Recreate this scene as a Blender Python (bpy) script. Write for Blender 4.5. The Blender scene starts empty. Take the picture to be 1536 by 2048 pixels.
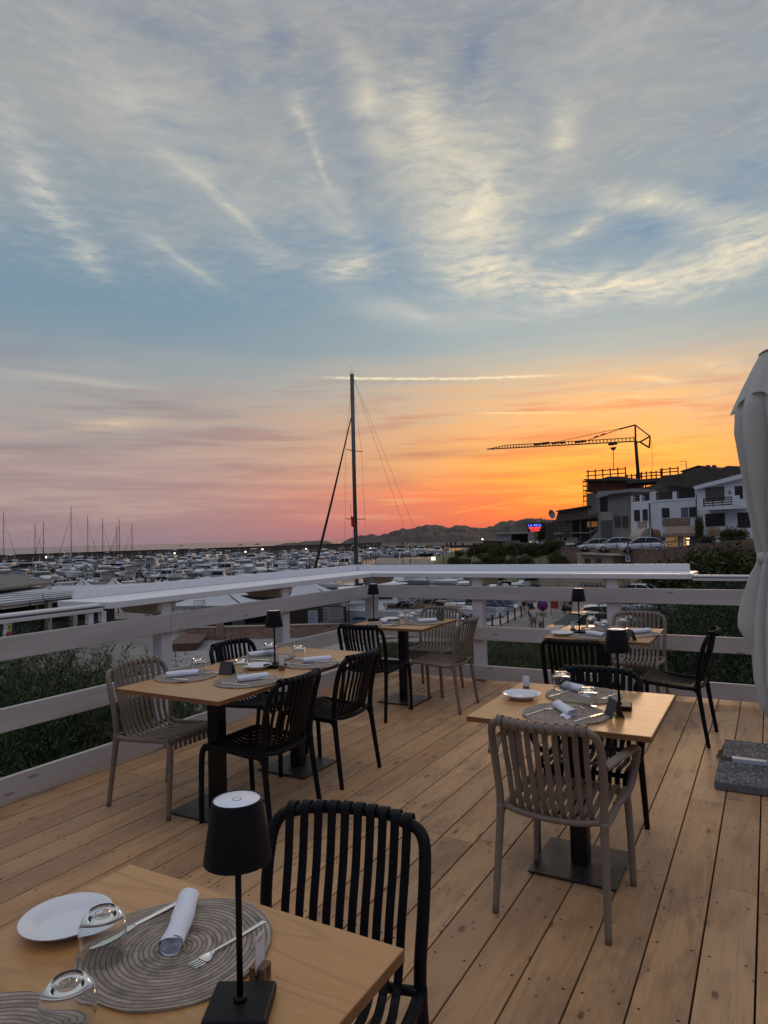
import bpy, bmesh, math, random
from mathutils import Vector, Matrix, noise as mnoise
R = math.radians
PI = math.pi
scene = bpy.context.scene
COL = scene.collection

# ------------------------------------------------------------------ camera
CAM_LOC = Vector((4.1135, -6.9885, 1.575))
CF = Vector((-0.49036172, 0.87067526, 0.03834028))
CR = Vector((0.87056949, 0.49140625, -0.02507312))
CU = Vector((0.0406712, -0.02108298, 0.99895013))
FPX = 1364.785
cam_data = bpy.data.cameras.new("camera")
cam = bpy.data.objects.new("camera", cam_data)
COL.objects.link(cam)
m = Matrix((( CR.x, CU.x, -CF.x, CAM_LOC.x), (CR.y, CU.y, -CF.y, CAM_LOC.y), (CR.z, CU.z, -CF.z, CAM_LOC.z), (0, 0, 0, 1)))
cam.matrix_world = m
cam_data.sensor_fit = 'VERTICAL'
cam_data.sensor_height = 36.0
cam_data.sensor_width = 27.0
cam_data.lens = FPX / 2048 * 36.0
cam_data.clip_start = 0.05
cam_data.clip_end = 60000
scene.camera = cam
scene.render.resolution_x = 768
scene.render.resolution_y = 1024
scene.view_settings.view_transform = 'Standard'
scene.view_settings.look = 'None'
scene.view_settings.exposure = 0.0
scene.view_settings.gamma = 1.0
scene.cycles.use_denoising = True
scene.cycles.max_bounces = 10
scene.cycles.transparent_max_bounces = 16
scene.cycles.transmission_bounces = 8


def ray(px, py):
    """direction of the photograph's pixel (full-size pixels), used to survey where real things stand"""
    return CF + CR * ((px - 768) / FPX) - CU * ((py - 1024) / FPX)


def onz(px, py, z):
    d = ray(px, py)
    t = (z - CAM_LOC.z) / d.z
    return CAM_LOC + d * t


def at(px, py, dist):
    """point seen at that pixel, dist metres away horizontally"""
    d = ray(px, py)
    return CAM_LOC + d * (dist / math.hypot(d.x, d.y))


def s2l(c):
    return tuple(((v / 255) / 12.92 if v / 255 <= 0.04045 else ((v / 255 + 0.055) / 1.055) ** 2.4) for v in c)


# ------------------------------------------------------------------ node helper
class NT:
    def __init__(self, tree):
        self.t = tree
        self.n = tree.nodes
        self.l = tree.links

    def new(self, typ, **kw):
        nd = self.n.new(typ)
        for k, v in kw.items():
            setattr(nd, k, v)
        return nd

    def put(self, sock, v):
        if v is None:
            return
        if isinstance(v, bpy.types.NodeSocket):
            self.l.new(v, sock)
        elif isinstance(v, (tuple, list)) and sock.type == 'RGBA' and len(v) == 3:
            sock.default_value = (*v, 1)
        else:
            sock.default_value = v

    def math(self, op, a, b=None, c=None, clamp=False):
        nd = self.new('ShaderNodeMath', operation=op, use_clamp=clamp)
        self.put(nd.inputs[0], a)
        self.put(nd.inputs[1], b)
        self.put(nd.inputs[2], c)
        return nd.outputs[0]

    def vmath(self, op, a, b=None, scale=None):
        nd = self.new('ShaderNodeVectorMath', operation=op)
        self.put(nd.inputs[0], a)
        self.put(nd.inputs[1], b)
        if scale is not None:
            self.put(nd.inputs['Scale'], scale)
        return nd.outputs['Value'] if op in ('LENGTH', 'DOT_PRODUCT', 'DISTANCE') else nd.outputs[0]

    def xyz(self, x=0.0, y=0.0, z=0.0):
        nd = self.new('ShaderNodeCombineXYZ')
        self.put(nd.inputs[0], x); self.put(nd.inputs[1], y); self.put(nd.inputs[2], z)
        return nd.outputs[0]

    def sep(self, v):
        nd = self.new('ShaderNodeSeparateXYZ')
        self.put(nd.inputs[0], v)
        return nd.outputs

    def mapping(self, v, loc=(0, 0, 0), rot=(0, 0, 0), scale=(1, 1, 1), typ='POINT'):
        nd = self.new('ShaderNodeMapping', vector_type=typ)
        self.put(nd.inputs['Vector'], v)
        nd.inputs['Location'].default_value = loc
        nd.inputs['Rotation'].default_value = rot
        nd.inputs['Scale'].default_value = scale
        return nd.outputs[0]

    def noise(self, v, scale=1.0, detail=4.0, rough=0.55, dist=0.0, lac=2.0, col=False, dims='3D'):
        nd = self.new('ShaderNodeTexNoise', noise_dimensions=dims)
        self.put(nd.inputs['Vector'], v)
        nd.inputs['Scale'].default_value = scale
        nd.inputs['Detail'].default_value = detail
        nd.inputs['Roughness'].default_value = rough
        nd.inputs['Distortion'].default_value = dist
        nd.inputs['Lacunarity'].default_value = lac
        return nd.outputs['Color' if col else 'Fac']

    def voronoi(self, v, scale=1.0, feature='F1', out='Distance', rand=1.0):
        nd = self.new('ShaderNodeTexVoronoi', feature=feature)
        self.put(nd.inputs['Vector'], v)
        nd.inputs['Scale'].default_value = scale
        nd.inputs['Randomness'].default_value = rand
        return nd.outputs[out]

    def ramp(self, f, stops, interp='LINEAR'):
        nd = self.new('ShaderNodeValToRGB')
        self.put(nd.inputs[0], f)
        cr = nd.color_ramp
        cr.interpolation = interp
        while len(cr.elements) > 1:
            cr.elements.remove(cr.elements[-1])
        stops = sorted(stops, key=lambda s: s[0])
        for i, (p, c) in enumerate(stops):
            e = cr.elements[0] if i == 0 else cr.elements.new(p)
            e.position = p
            if isinstance(c, (int, float)):
                c = (c, c, c)
            e.color = (*c[:3], 1)
        return nd.outputs[0]

    def mix(self, f, a, b, blend='MIX', clamp=False):
        nd = self.new('ShaderNodeMix', data_type='RGBA', blend_type=blend, clamp_result=clamp)
        self.put(nd.inputs[0], f)
        self.put(nd.inputs[6], a)
        self.put(nd.inputs[7], b)
        return nd.outputs[2]

    def rng(self, v, a, b, c=0.0, d=1.0, smooth=False):
        nd = self.new('ShaderNodeMapRange', interpolation_type='SMOOTHSTEP' if smooth else 'LINEAR')
        self.put(nd.inputs[0], v)
        for i, x in enumerate((a, b, c, d)):
            nd.inputs[i + 1].default_value = x
        return nd.outputs[0]

    def blob(self, v, u0, v0, a, b, rot, typ='QUADRATIC_SPHERE'):
        mp = self.mapping(v, (u0, v0, 0), (0, 0, R(rot)), (a, b, 1000), 'TEXTURE')
        g = self.new('ShaderNodeTexGradient', gradient_type=typ)
        self.l.new(mp, g.inputs[0])
        return g.outputs['Fac']


# ------------------------------------------------------------------ sky
world = bpy.data.worlds.new("World")
scene.world = world
world.use_nodes = True
wt = NT(world.node_tree)
for n_ in list(wt.n):
    wt.n.remove(n_)
out = wt.new('ShaderNodeOutputWorld')
bg = wt.new('ShaderNodeBackground')
wt.l.new(bg.outputs[0], out.inputs[0])
tc = wt.new('ShaderNodeTexCoord')
D = wt.vmath('NORMALIZE', tc.outputs['Generated'])
dx, dy, dz = wt.sep(D)
az = wt.math('DEGREES', wt.math('ARCTAN2', dx, dy))
u = wt.math('ADD', az, 29.4)
v = wt.math('DEGREES', wt.math('ARCSINE', dz))
vc = wt.math('MAXIMUM', v, 0.0)
# wispy warp of the sky coordinates (degrees)
uv0 = wt.xyz(u, v, 0)
w1 = wt.noise(wt.mapping(uv0, scale=(0.08, 0.12, 1)), 1.0, 2.5, 0.45, col=True)
warp = wt.vmath('SCALE', wt.vmath('SUBTRACT', w1, (0.5, 0.5, 0.5)), scale=4.0)
uvw = wt.vmath('ADD', uv0, warp)
w2 = wt.noise(wt.mapping(uv0, scale=(0.05, 0.35, 1)), 1.0, 3, 0.5, col=True)
uvb = wt.vmath('ADD', uv0, wt.vmath('SCALE', wt.vmath('SUBTRACT', w2, (0.5, 0.5, 0.5)), scale=1.6))


def deg_ramp(stops, f):
    return wt.ramp(wt.math('DIVIDE', f, 90.0), [(a / 90.0, s2l(c)) for a, c in stops])


vwob = wt.math('ADD', vc, wt.math('MULTIPLY', wt.math('SUBTRACT', wt.noise(wt.mapping(uv0, scale=(0.045, 0.3, 1)), 1.0, 4, 0.6), 0.5), wt.rng(v, 0.5, 8, 0.6, 5.0)))
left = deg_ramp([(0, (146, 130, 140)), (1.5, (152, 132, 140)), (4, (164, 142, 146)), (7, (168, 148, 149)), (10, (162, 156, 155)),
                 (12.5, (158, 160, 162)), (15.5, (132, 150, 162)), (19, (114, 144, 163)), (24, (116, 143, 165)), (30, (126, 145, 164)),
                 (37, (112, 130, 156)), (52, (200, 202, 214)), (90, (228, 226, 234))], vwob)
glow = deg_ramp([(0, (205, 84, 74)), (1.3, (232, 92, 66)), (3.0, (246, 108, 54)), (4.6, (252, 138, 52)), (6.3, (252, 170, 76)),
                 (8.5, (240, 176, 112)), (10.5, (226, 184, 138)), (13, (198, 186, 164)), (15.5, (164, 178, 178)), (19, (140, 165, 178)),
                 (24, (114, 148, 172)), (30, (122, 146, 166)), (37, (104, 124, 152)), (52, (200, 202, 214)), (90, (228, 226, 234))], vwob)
back = deg_ramp([(0, (84, 84, 100)), (6, (94, 94, 112)), (15, (104, 110, 132)), (30, (134, 142, 166)), (52, (200, 202, 214)), (90, (228, 226, 234))], vc)  # overhead stops of each ramp, out of view, brightened to light the deck
gu = wt.math('MULTIPLY', wt.math('SUBTRACT', u, 17.0), 1 / 21.0)
gw = wt.math('EXPONENT', wt.math('MULTIPLY', wt.math('MULTIPLY', gu, gu), -1.0))
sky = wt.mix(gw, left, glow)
bk = wt.rng(wt.math('ABSOLUTE', wt.math('SUBTRACT', u, 5.0)), 50, 95, 0, 1, True)
# yellow heart of the glow
sky = wt.mix(wt.math('MULTIPLY', wt.blob(uvb, 24, 5.6, 17, 3.4, 3), 0.45), sky, s2l((255, 176, 74)))
sky = wt.mix(wt.math('MULTIPLY', wt.blob(uvb, 11, 4.4, 13, 1.5, 5), 0.8), sky, s2l((255, 160, 66)))
sky = wt.mix(wt.math('MULTIPLY', wt.blob(uvb, 2, 3.9, 20, 0.9, 1), 0.5), sky, s2l((242, 136, 104)))


def layer(sky, col, fac, k):
    return wt.mix(wt.math('MULTIPLY', fac, k, clamp=True), sky, s2l(col))


# fibrous textures: streaks falling to the right on the left side, rising on the right side
fibL = wt.noise(wt.mapping(uvw, rot=(0, 0, R(33)), scale=(0.09, 0.62, 1)), 1.0, 5, 0.6, 0.0)
fibR = wt.noise(wt.mapping(uvw, rot=(0, 0, R(-24)), scale=(0.14, 0.55, 1)), 1.0, 6, 0.62, 0.0)
fib = wt.mix(wt.rng(u, -4, 10, 0, 1, True), fibL, fibR)
rip = wt.noise(wt.mapping(uvw, rot=(0, 0, R(-12)), scale=(0.5, 1.9, 1)), 1.0, 5, 0.6, 0.15)
ripc = wt.rng(rip, 0.33, 0.73)
fibc = wt.rng(fib, 0.26, 0.74)
fine = wt.math('ADD', wt.math('MULTIPLY', fibc, 0.6), wt.math('MULTIPLY', ripc, 0.4))
big = wt.noise(wt.mapping(uvw, scale=(0.07, 0.09, 1)), 1.0, 3, 0.5)
# veil over the upper sky
veil = wt.math('MULTIPLY', wt.rng(v, 17, 29, 0, 1, True), wt.math('ADD', wt.math('MULTIPLY', fibc, 0.5), wt.math('ADD', wt.math('MULTIPLY', wt.rng(big, 0.35, 0.6), 0.35), 0.3)))
sky = layer(sky, (182, 177, 166), veil, 0.64)
# (u, v, half-length, half-width, tilt, strength, colour) of the single clouds
CREAM, PALE, MAUVE, SLATE, BLUE = (236, 224, 196), (206, 202, 192), (146, 134, 140), (112, 128, 156), (104, 142, 172)
for (u0, v0, a_, b_, rt, k, c, tex) in [
    (8, 26, 9, 9.5, -60, 1.2, CREAM, 'fine'), (4, 31, 8, 5.5, -55, 0.85, CREAM, 'fine'), (9, 21.5, 7, 3.5, -8, 1.1, CREAM, 'rip'),
    (19, 19.6, 17, 2.6, -3, 1.35, CREAM, 'rip'), (28, 19.8, 9, 3.2, 3, 1.1, CREAM, 'rip'), (14, 18.0, 14, 1.7, 2, 0.7, PALE, 'rip'),
    (3.5, 18.2, 12, 2.6, -4, 0.75, PALE, 'fib'), (-2.4, 21.8, 4.6, 2.6, 20, 0.95, CREAM, 'rip'), (-3.5, 26, 9, 5, -40, 0.5, PALE, 'fine'),
    (22.5, 24.6, 8, 1.5, -20, 0.95, CREAM, 'fine'), (17, 24, 5, 1.2, 22, 0.8, CREAM, 'fine'), (27.5, 21.8, 6, 2.0, -15, 0.8, CREAM, 'fine'),
    (16, 30.5, 3, 4.2, 0, 0.75, CREAM, 'fine'), (-12.6, 26.4, 9.0, 0.8, -31, 0.7, CREAM, 'fine'), (-14, 27.5, 13, 3.4, -31, 0.55, PALE, 'fib'),
    (-15.6, 22.2, 5.0, 0.5, -27, 0.55, CREAM, 'fine'), (-17, 23, 9, 2, -28, 0.35, PALE, 'fib'), (-26.5, 26, 9, 2.9, -54, 0.85, PALE, 'rip'), (-23.3, 21.6, 3.4, 2.0, -50, 0.7, PALE, 'rip'),
    (-5.9, 32.2, 3.4, 1.3, -58, 0.6, CREAM, 'fine'), (-4.6, 29.4, 3.0, 0.7, -66, 0.5, CREAM, 'rip'), (-0.5, 32.5, 8, 2.6, -62, 0.7, CREAM, 'fib'),
    (-9, 23, 6, 1.8, -12, 0.4, PALE, 'fine'), (-20, 33, 16, 5, -20, 0.4, PALE, 'fib'), (20, 35, 12, 3, 12, 0.45, PALE, 'fib'),
    (8.5, 35.6, 5, 2.4, 60, 0.7, SLATE, None), (3.0, 36.5, 3.5, 2.2, 40, 0.5, SLATE, None), (-18, 36.5, 12, 2.4, -8, 0.35, SLATE, None),
    (21.8, 23.0, 5.0, 1.8, -4, 0.75, BLUE, None), (28.8, 25.4, 3.6, 1.5, -20, 0.6, BLUE, None), (0.6, 24.0, 3.0, 4.5, 10, 0.4, BLUE, None), (-1.5, 28.2, 2.0, 4.0, 20, 0.4, SLATE, None), (28, 29.5, 5, 3, 20, 0.5, SLATE, 'fib'),
    (-28, 14.6, 6, 2.6, -6, 0.8, (128, 132, 150), 'big'), (-24, 12.6, 13, 1.0, -3, 0.7, (190, 184, 172), None), (-17, 11.0, 10, 1.3, -4, 0.6, MAUVE, 'fib'),
    (-21.5, 9.5, 6.0, 0.85, 7, 0.95, (218, 192, 162), None), (-24, 8.0, 12, 1.2, 4, 0.4, MAUVE, None), (-7, 8.3, 9, 1.3, 5, 0.45, (168, 146, 142), 'fib'), (-15, 6.2, 14, 1.0, 2, 0.45, (176, 150, 148), None),
    (4.2, 6.9, 9.5, 0.75, 3, 0.9, (176, 118, 104), None), (11.5, 7.6, 6, 0.7, 4, 0.6, (196, 134, 104), None), (-6, 5.2, 10, 0.7, 0, 0.45, (206, 140, 128), None), (24, 7.2, 9, 0.5, 6, 0.4, (232, 150, 90), None), (14, 2.4, 12, 0.5, 8, 0.35, (255, 150, 80), None), (6, 3.4, 14, 1.6, 2, 0.45, (240, 106, 80), None), (-4, 1.9, 12, 1.3, 0, 0.35, (214, 128, 124), None), (16, 8.4, 13, 0.5, 5, 0.35, (196, 140, 112), 'fib'), (2, 9.4, 9, 0.6, 4, 0.35, (182, 154, 140), 'fib'), (6, 2.6, 12, 0.45, 2, 0.4, (214, 110, 90), None), (20, 10.3, 10, 1.1, 2, 0.75, (250, 212, 146), 'rip'), (27, 12.2, 5, 1.0, -14, 0.7, (246, 214, 160), 'rip'), (22, 11.9, 3.0, 0.45, -12, 0.8, (250, 226, 170), None),
]:
    f = wt.blob(uvw if v0 > 15 else uvb, u0, v0, a_, b_, rt)
    if tex:
        tx = {'fine': fine, 'rip': wt.math('ADD', wt.math('MULTIPLY', ripc, 0.8), 0.15), 'fib': fibc, 'big': wt.rng(big, 0.3, 0.6)}[tex]
        f = wt.math('MULTIPLY', f, wt.math('MULTIPLY', tx, 1.45))
    sky = layer(sky, c, f, k)
# general small ripples of light in the high cloud, fading toward the horizon
sky = wt.mix(wt.math('MULTIPLY', wt.math('MULTIPLY', wt.rng(v, 16, 22, 0, 1, True), wt.rng(rip, 0.48, 0.74)), 0.16), sky, s2l((214, 208, 196)))
band = wt.noise(wt.mapping(uvb, rot=(0, 0, R(-4)), scale=(0.07, 0.95, 1)), 1.0, 5, 0.6)
lowm = wt.math('MULTIPLY', wt.rng(v, 0.5, 2.5, 0, 1, True), wt.rng(v, 9.5, 15, 1, 0, True))
sky = wt.mix(wt.math('MULTIPLY', wt.math('MULTIPLY', lowm, wt.rng(band, 0.5, 0.64)), 0.6), sky, wt.mix(gw, s2l((182, 160, 154)), s2l((255, 176, 84))))
sky = wt.mix(wt.math('MULTIPLY', wt.math('MULTIPLY', lowm, wt.rng(band, 0.5, 0.36)), 0.6), sky, wt.mix(gw, s2l((142, 126, 132)), s2l((216, 108, 72))))
# condensation trails
tr_n = wt.rng(wt.noise(wt.mapping(uv0, scale=(1.6, 2.6, 1)), 1.0, 4, 0.7), 0.3, 0.62, 0.35, 1.0)
for (ua, va, ub, vb, wd, k, c) in [(-5.5, 13.45, 16.5, 12.68, 0.17, 1.0, (252, 236, 196)), (7.0, 10.25, 17.2, 9.65, 0.15, 0.85, (255, 222, 160)), (4.7, 1.75, 14.2, 3.3, 0.14, 0.6, (255, 170, 90))]:
    sl = (vb - va) / (ub - ua)
    line = wt.math('ADD', wt.math('MULTIPLY', wt.math('SUBTRACT', u, ua), sl), va)
    wob = wt.math('MULTIPLY', wt.math('SUBTRACT', wt.noise(wt.mapping(uv0, scale=(0.9, 0.2, 1)), 1.0, 3, 0.6), 0.5), 0.22)
    dd = wt.math('ABSOLUTE', wt.math('ADD', wt.math('SUBTRACT', v, line), wob))
    f = wt.math('MULTIPLY', wt.rng(dd, 0.0, wd, 1, 0, True), wt.math('MULTIPLY', wt.rng(u, ua - 0.3, ua + 3.2, 0, 1, True), wt.rng(u, ub - 6, ub + 0.3, 1, 0, True)))
    sky = layer(sky, c, wt.math('MULTIPLY', f, tr_n), k)
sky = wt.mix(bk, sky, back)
sky = wt.mix(wt.rng(v, -0.6, -4, 0, 1, True), sky, (0.03, 0.035, 0.05))
# a faint share of physical sky mixed in; the ramps above give the daylight
nish = wt.new('ShaderNodeTexSky', sky_type='NISHITA', sun_disc=False, sun_elevation=R(1.5), sun_rotation=R(-9.0), altitude=10, dust_density=2.0)
wt.l.new(D, nish.inputs[0])
sky = wt.mix(0.02, sky, nish.outputs[0])
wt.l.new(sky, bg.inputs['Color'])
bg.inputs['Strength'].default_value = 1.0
world.cycles.sampling_method = 'MANUAL'
world.cycles.sample_map_resolution = 512

# low sun behind the hill on the right: only a soft warm rest of light
sl = bpy.data.lights.new("sun", 'SUN')
sl.energy = 0.5
sl.angle = R(12)
sl.color = (1.0, 0.62, 0.36)
sun = bpy.data.objects.new("sun", sl)
COL.objects.link(sun)
sun.location = (0, 0, 30)
sun.rotation_euler = Vector((math.sin(R(-9)) * math.cos(R(6)), math.cos(R(-9)) * math.cos(R(6)), math.sin(R(6)))).to_track_quat('Z', 'Y').to_euler()
# ================================================================== geometry helpers
def catmull(pts, sub):
    P = [Vector(p) for p in pts]
    out_ = []
    n = len(P)
    for i in range(n - 1):
        p0 = P[i - 1] if i > 0 else P[0] * 2 - P[1]
        p1, p2 = P[i], P[i + 1]
        p3 = P[i + 2] if i + 2 < n else P[-1] * 2 - P[-2]
        for k in range(sub):
            t = k / sub
            out_.append(0.5 * ((2 * p1) + (p2 - p0) * t + (2 * p0 - 5 * p1 + 4 * p2 - p3) * t * t + (3 * p1 - p0 - 3 * p2 + p3) * t ** 3))
    out_.append(P[-1].copy())
    return out_


def frames(P, up=Vector((0, 0, 1))):
    n = len(P)
    T = []
    for i in range(n):
        a = P[max(i - 1, 0)]
        b = P[min(i + 1, n - 1)]
        t = (b - a)
        T.append(t.normalized() if t.length > 1e-9 else Vector((0, 0, 1)))
    N = [None] * n
    u0 = up - T[0] * up.dot(T[0])
    if u0.length < 1e-3:
        u0 = Vector((1, 0, 0)) - T[0] * T[0].x
        if u0.length < 1e-3:
            u0 = Vector((0, 1, 0))
    N[0] = u0.normalized()
    for i in range(1, n):
        q = T[i - 1].rotation_difference(T[i])
        v_ = q @ N[i - 1]
        v_ = v_ - T[i] * v_.dot(T[i])
        N[i] = v_.normalized()
    return T, N


class MB:
    def __init__(self):
        self.v = []
        self.f = []
        self.s = []
        self.m = []

    def add(self, vs, fs, M=None, smooth=False, mat=0):
        o = len(self.v)
        if M is not None:
            vs = [M @ Vector(p) for p in vs]
        self.v += [tuple(p) for p in vs]
        self.f += [tuple(i + o for i in f) for f in fs]
        self.s += [smooth] * len(fs)
        self.m += [mat] * len(fs)
        return self

    def box(self, x0, x1, y0, y1, z0, z1, M=None, mat=0):
        vs = [(x, y, z) for z in (z0, z1) for y in (y0, y1) for x in (x0, x1)]
        return self.add(vs, [(0, 2, 3, 1), (4, 5, 7, 6), (0, 1, 5, 4), (2, 6, 7, 3), (0, 4, 6, 2), (1, 3, 7, 5)], M, False, mat)

    def hexa(self, bot, top, M=None, mat=0):
        n = len(bot)
        vs = list(bot) + list(top)
        fs = [tuple(reversed(range(n))), tuple(range(n, 2 * n))] + [(i, (i + 1) % n, n + (i + 1) % n, n + i) for i in range(n)]
        return self.add(vs, fs, M, False, mat)

    def prism(self, poly, z0, z1, M=None, mat=0, smooth=False):
        return self.hexa([(x, y, z0) for x, y in poly], [(x, y, z1) for x, y in poly], M, mat)

    def sweep(self, P, prof, M=None, smooth=True, up=Vector((0, 0, 1)), caps=True, mat=0, scales=None, closed=True):
        """sweep a 2-D profile [(n, b)] along points P"""
        P = [Vector(p) for p in P]
        T, N = frames(P, up)
        k = len(prof)
        vs = []
        for i, p in enumerate(P):
            B = T[i].cross(N[i])
            sc_ = scales[i] if scales else 1.0
            sn, sb = sc_ if isinstance(sc_, tuple) else (sc_, sc_)
            for a, b in prof:
                vs.append(p + N[i] * a * sn + B * b * sb)
        fs = []
        for i in range(len(P) - 1):
            for j in range(k if closed else k - 1):
                a, b = i * k + j, i * k + (j + 1) % k
                fs.append((a, b, b + k, a + k))
        self.add(vs, fs, M, smooth, mat)
        if caps:
            o = len(self.v) - len(vs)
            self.f += [tuple(o + j for j in reversed(range(k))), tuple(o + (len(P) - 1) * k + j for j in range(k))]
            self.s += [False, False]
            self.m += [mat, mat]
        return self

    def tube(self, P, r, n=10, M=None, caps=True, mat=0, up=Vector((0, 0, 1))):
        prof = [(math.cos(2 * PI * i / n), math.sin(2 * PI * i / n)) for i in range(n)]
        rs = r if isinstance(r, (list, tuple)) else [r] * len(P)
        return self.sweep(P, prof, M, True, up, caps, mat, scales=[(x if isinstance(x, tuple) else (x, x)) for x in rs])

    def cyl(self, p0, p1, r0, r1=None, n=12, M=None, mat=0):
        return self.tube([p0, p1], [r0, r0 if r1 is None else r1], n, M, True, mat)

    def lathe(self, prof, n=24, M=None, mat=0, smooth=True, caps=False):
        k = len(prof)
        vs = []
        for i in range(n):
            a = 2 * PI * i / n
            for r_, z_ in prof:
                vs.append((r_ * math.cos(a), r_ * math.sin(a), z_))
        fs = []
        for i in range(n):
            j = (i + 1) % n
            for q in range(k - 1):
                fs.append((i * k + q, j * k + q, j * k + q + 1, i * k + q + 1))
        self.add(vs, fs, M, smooth, mat)
        if caps:
            o = len(self.v) - len(vs)
            self.f += [tuple(o + i * k for i in reversed(range(n))), tuple(o + i * k + k - 1 for i in range(n))]
            self.s += [False, False]
            self.m += [mat, mat]
        return self

    def sphere(self, c, r, n=10, M=None, mat=0):
        rx, ry, rz = r if isinstance(r, tuple) else (r, r, r)
        vs = [(c[0], c[1], c[2] - rz)]
        for i in range(1, n // 2):
            ph = -PI / 2 + PI * i / (n // 2)
            for j in range(n):
                th = 2 * PI * j / n
                vs.append((c[0] + rx * math.cos(ph) * math.cos(th), c[1] + ry * math.cos(ph) * math.sin(th), c[2] + rz * math.sin(ph)))
        vs.append((c[0], c[1], c[2] + rz))
        fs = [(0, 1 + (j + 1) % n, 1 + j) for j in range(n)]
        rows = n // 2 - 1
        for i in range(rows - 1):
            for j in range(n):
                a, b = 1 + i * n + j, 1 + i * n + (j + 1) % n
                fs.append((a, b, b + n, a + n))
        last = len(vs) - 1
        fs += [(last, 1 + (rows - 1) * n + j, 1 + (rows - 1) * n + (j + 1) % n) for j in range(n)]
        return self.add(vs, fs, M, True, mat)

    def mesh(self, name, mats):
        me = bpy.data.meshes.new(name)
        me.from_pydata(self.v, [], self.f)
        me.update()
        mats = mats if isinstance(mats, (list, tuple)) else [mats]
        for mm in mats:
            me.materials.append(mm)
        me.polygons.foreach_set('use_smooth', self.s)
        me.polygons.foreach_set('material_index', self.m)
        me.update()
        return me

    def build(self, name, mats, parent=None, bevel=0.0, seg=2, loc=None, rot=None):
        o = bpy.data.objects.new(name, self.mesh(name, mats))
        COL.objects.link(o)
        if parent is not None:
            o.parent = parent
        if loc is not None:
            o.location = loc
        if rot is not None:
            o.rotation_euler = rot
        if bevel > 0:
            bm_ = o.modifiers.new('bevel', 'BEVEL')
            bm_.width = bevel
            bm_.segments = seg
            bm_.limit_method = 'ANGLE'
            bm_.angle_limit = R(40)
            bm_.harden_normals = False
        return o


def tag(o, label=None, cat=None, group=None, kind=None):
    if label:
        o['label'] = label
    if cat:
        o['category'] = cat
    if group:
        o['group'] = group
    if kind:
        o['kind'] = kind
    return o


def thing(name, label, cat, loc=(0, 0, 0), rz=0.0, group=None):
    o = bpy.data.objects.new(name, None)
    o.empty_display_size = 0.1
    COL.objects.link(o)
    o.location = loc
    o.rotation_euler = (0, 0, rz)
    return tag(o, label, cat, group)


def copy_tree(o, parent=None):
    c = o.copy()
    COL.objects.link(c)
    if parent is not None:
        c.parent = parent
    for ch in list(o.children):
        copy_tree(ch, c)
    return c


class Kind:
    """first call hands out the prototype, later calls copies of it"""
    def __init__(self, maker):
        self.maker, self.proto = maker, None

    def __call__(self, label, loc, rz=0.0, group=None, scale=None):
        if self.proto is None:
            self.proto = o = self.maker()
        else:
            o = copy_tree(self.proto)
        o.location = loc
        o.rotation_euler = (0, 0, rz)
        if scale is not None:
            o.scale = scale if isinstance(scale, (tuple, list)) else (scale,) * 3
        o['label'] = label
        if group:
            o['group'] = group
        elif 'group' in o:
            del o['group']
        return o


# ================================================================== materials
def mat(name, base, rough=0.5, metal=0.0, var=0.0, vscale=3.0, bump=0.0, bscale=40.0, emis=None, estr=0.0, alpha=None, coat=0.0, spec=0.5, stretch=(1, 1, 1), coord='Object', col2=None, rvar=0.0):
    m_ = bpy.data.materials.new(name)
    m_.use_nodes = True
    nt = NT(m_.node_tree)
    b = nt.n['Principled BSDF']
    base = tuple(base[:3])
    nt.put(b.inputs['Base Color'], base)
    b.inputs['Roughness'].default_value = rough
    b.inputs['Metallic'].default_value = metal
    b.inputs['Specular IOR Level'].default_value = spec
    if coat:
        b.inputs['Coat Weight'].default_value = coat
    if emis:
        nt.put(b.inputs['Emission Color'], emis)
        b.inputs['Emission Strength'].default_value = estr
    if var or bump or rvar:
        c = nt.new('ShaderNodeTexCoord').outputs[coord]
        c = nt.mapping(c, scale=stretch)
        if var:
            nz = nt.noise(c, vscale, 6, 0.6)
            hi = tuple(min(1, x * (1 + var)) for x in base)
            lo = col2 if col2 else tuple(x * (1 - var) for x in base)
            nt.l.new(nt.mix(nt.rng(nz, 0.3, 0.7), lo, hi), b.inputs['Base Color'])
            if rvar:
                nt.l.new(nt.rng(nz, 0.3, 0.7, max(0.02, rough - rvar), min(1, rough + rvar)), b.inputs['Roughness'])
        if bump:
            bn = nt.new('ShaderNodeBump')
            bn.inputs['Strength'].default_value = bump
            bn.inputs['Distance'].default_value = 0.01
            nt.l.new(nt.noise(c, bscale, 5, 0.6), bn.inputs['Height'])
            nt.l.new(bn.outputs[0], b.inputs['Normal'])
    return m_


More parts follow.
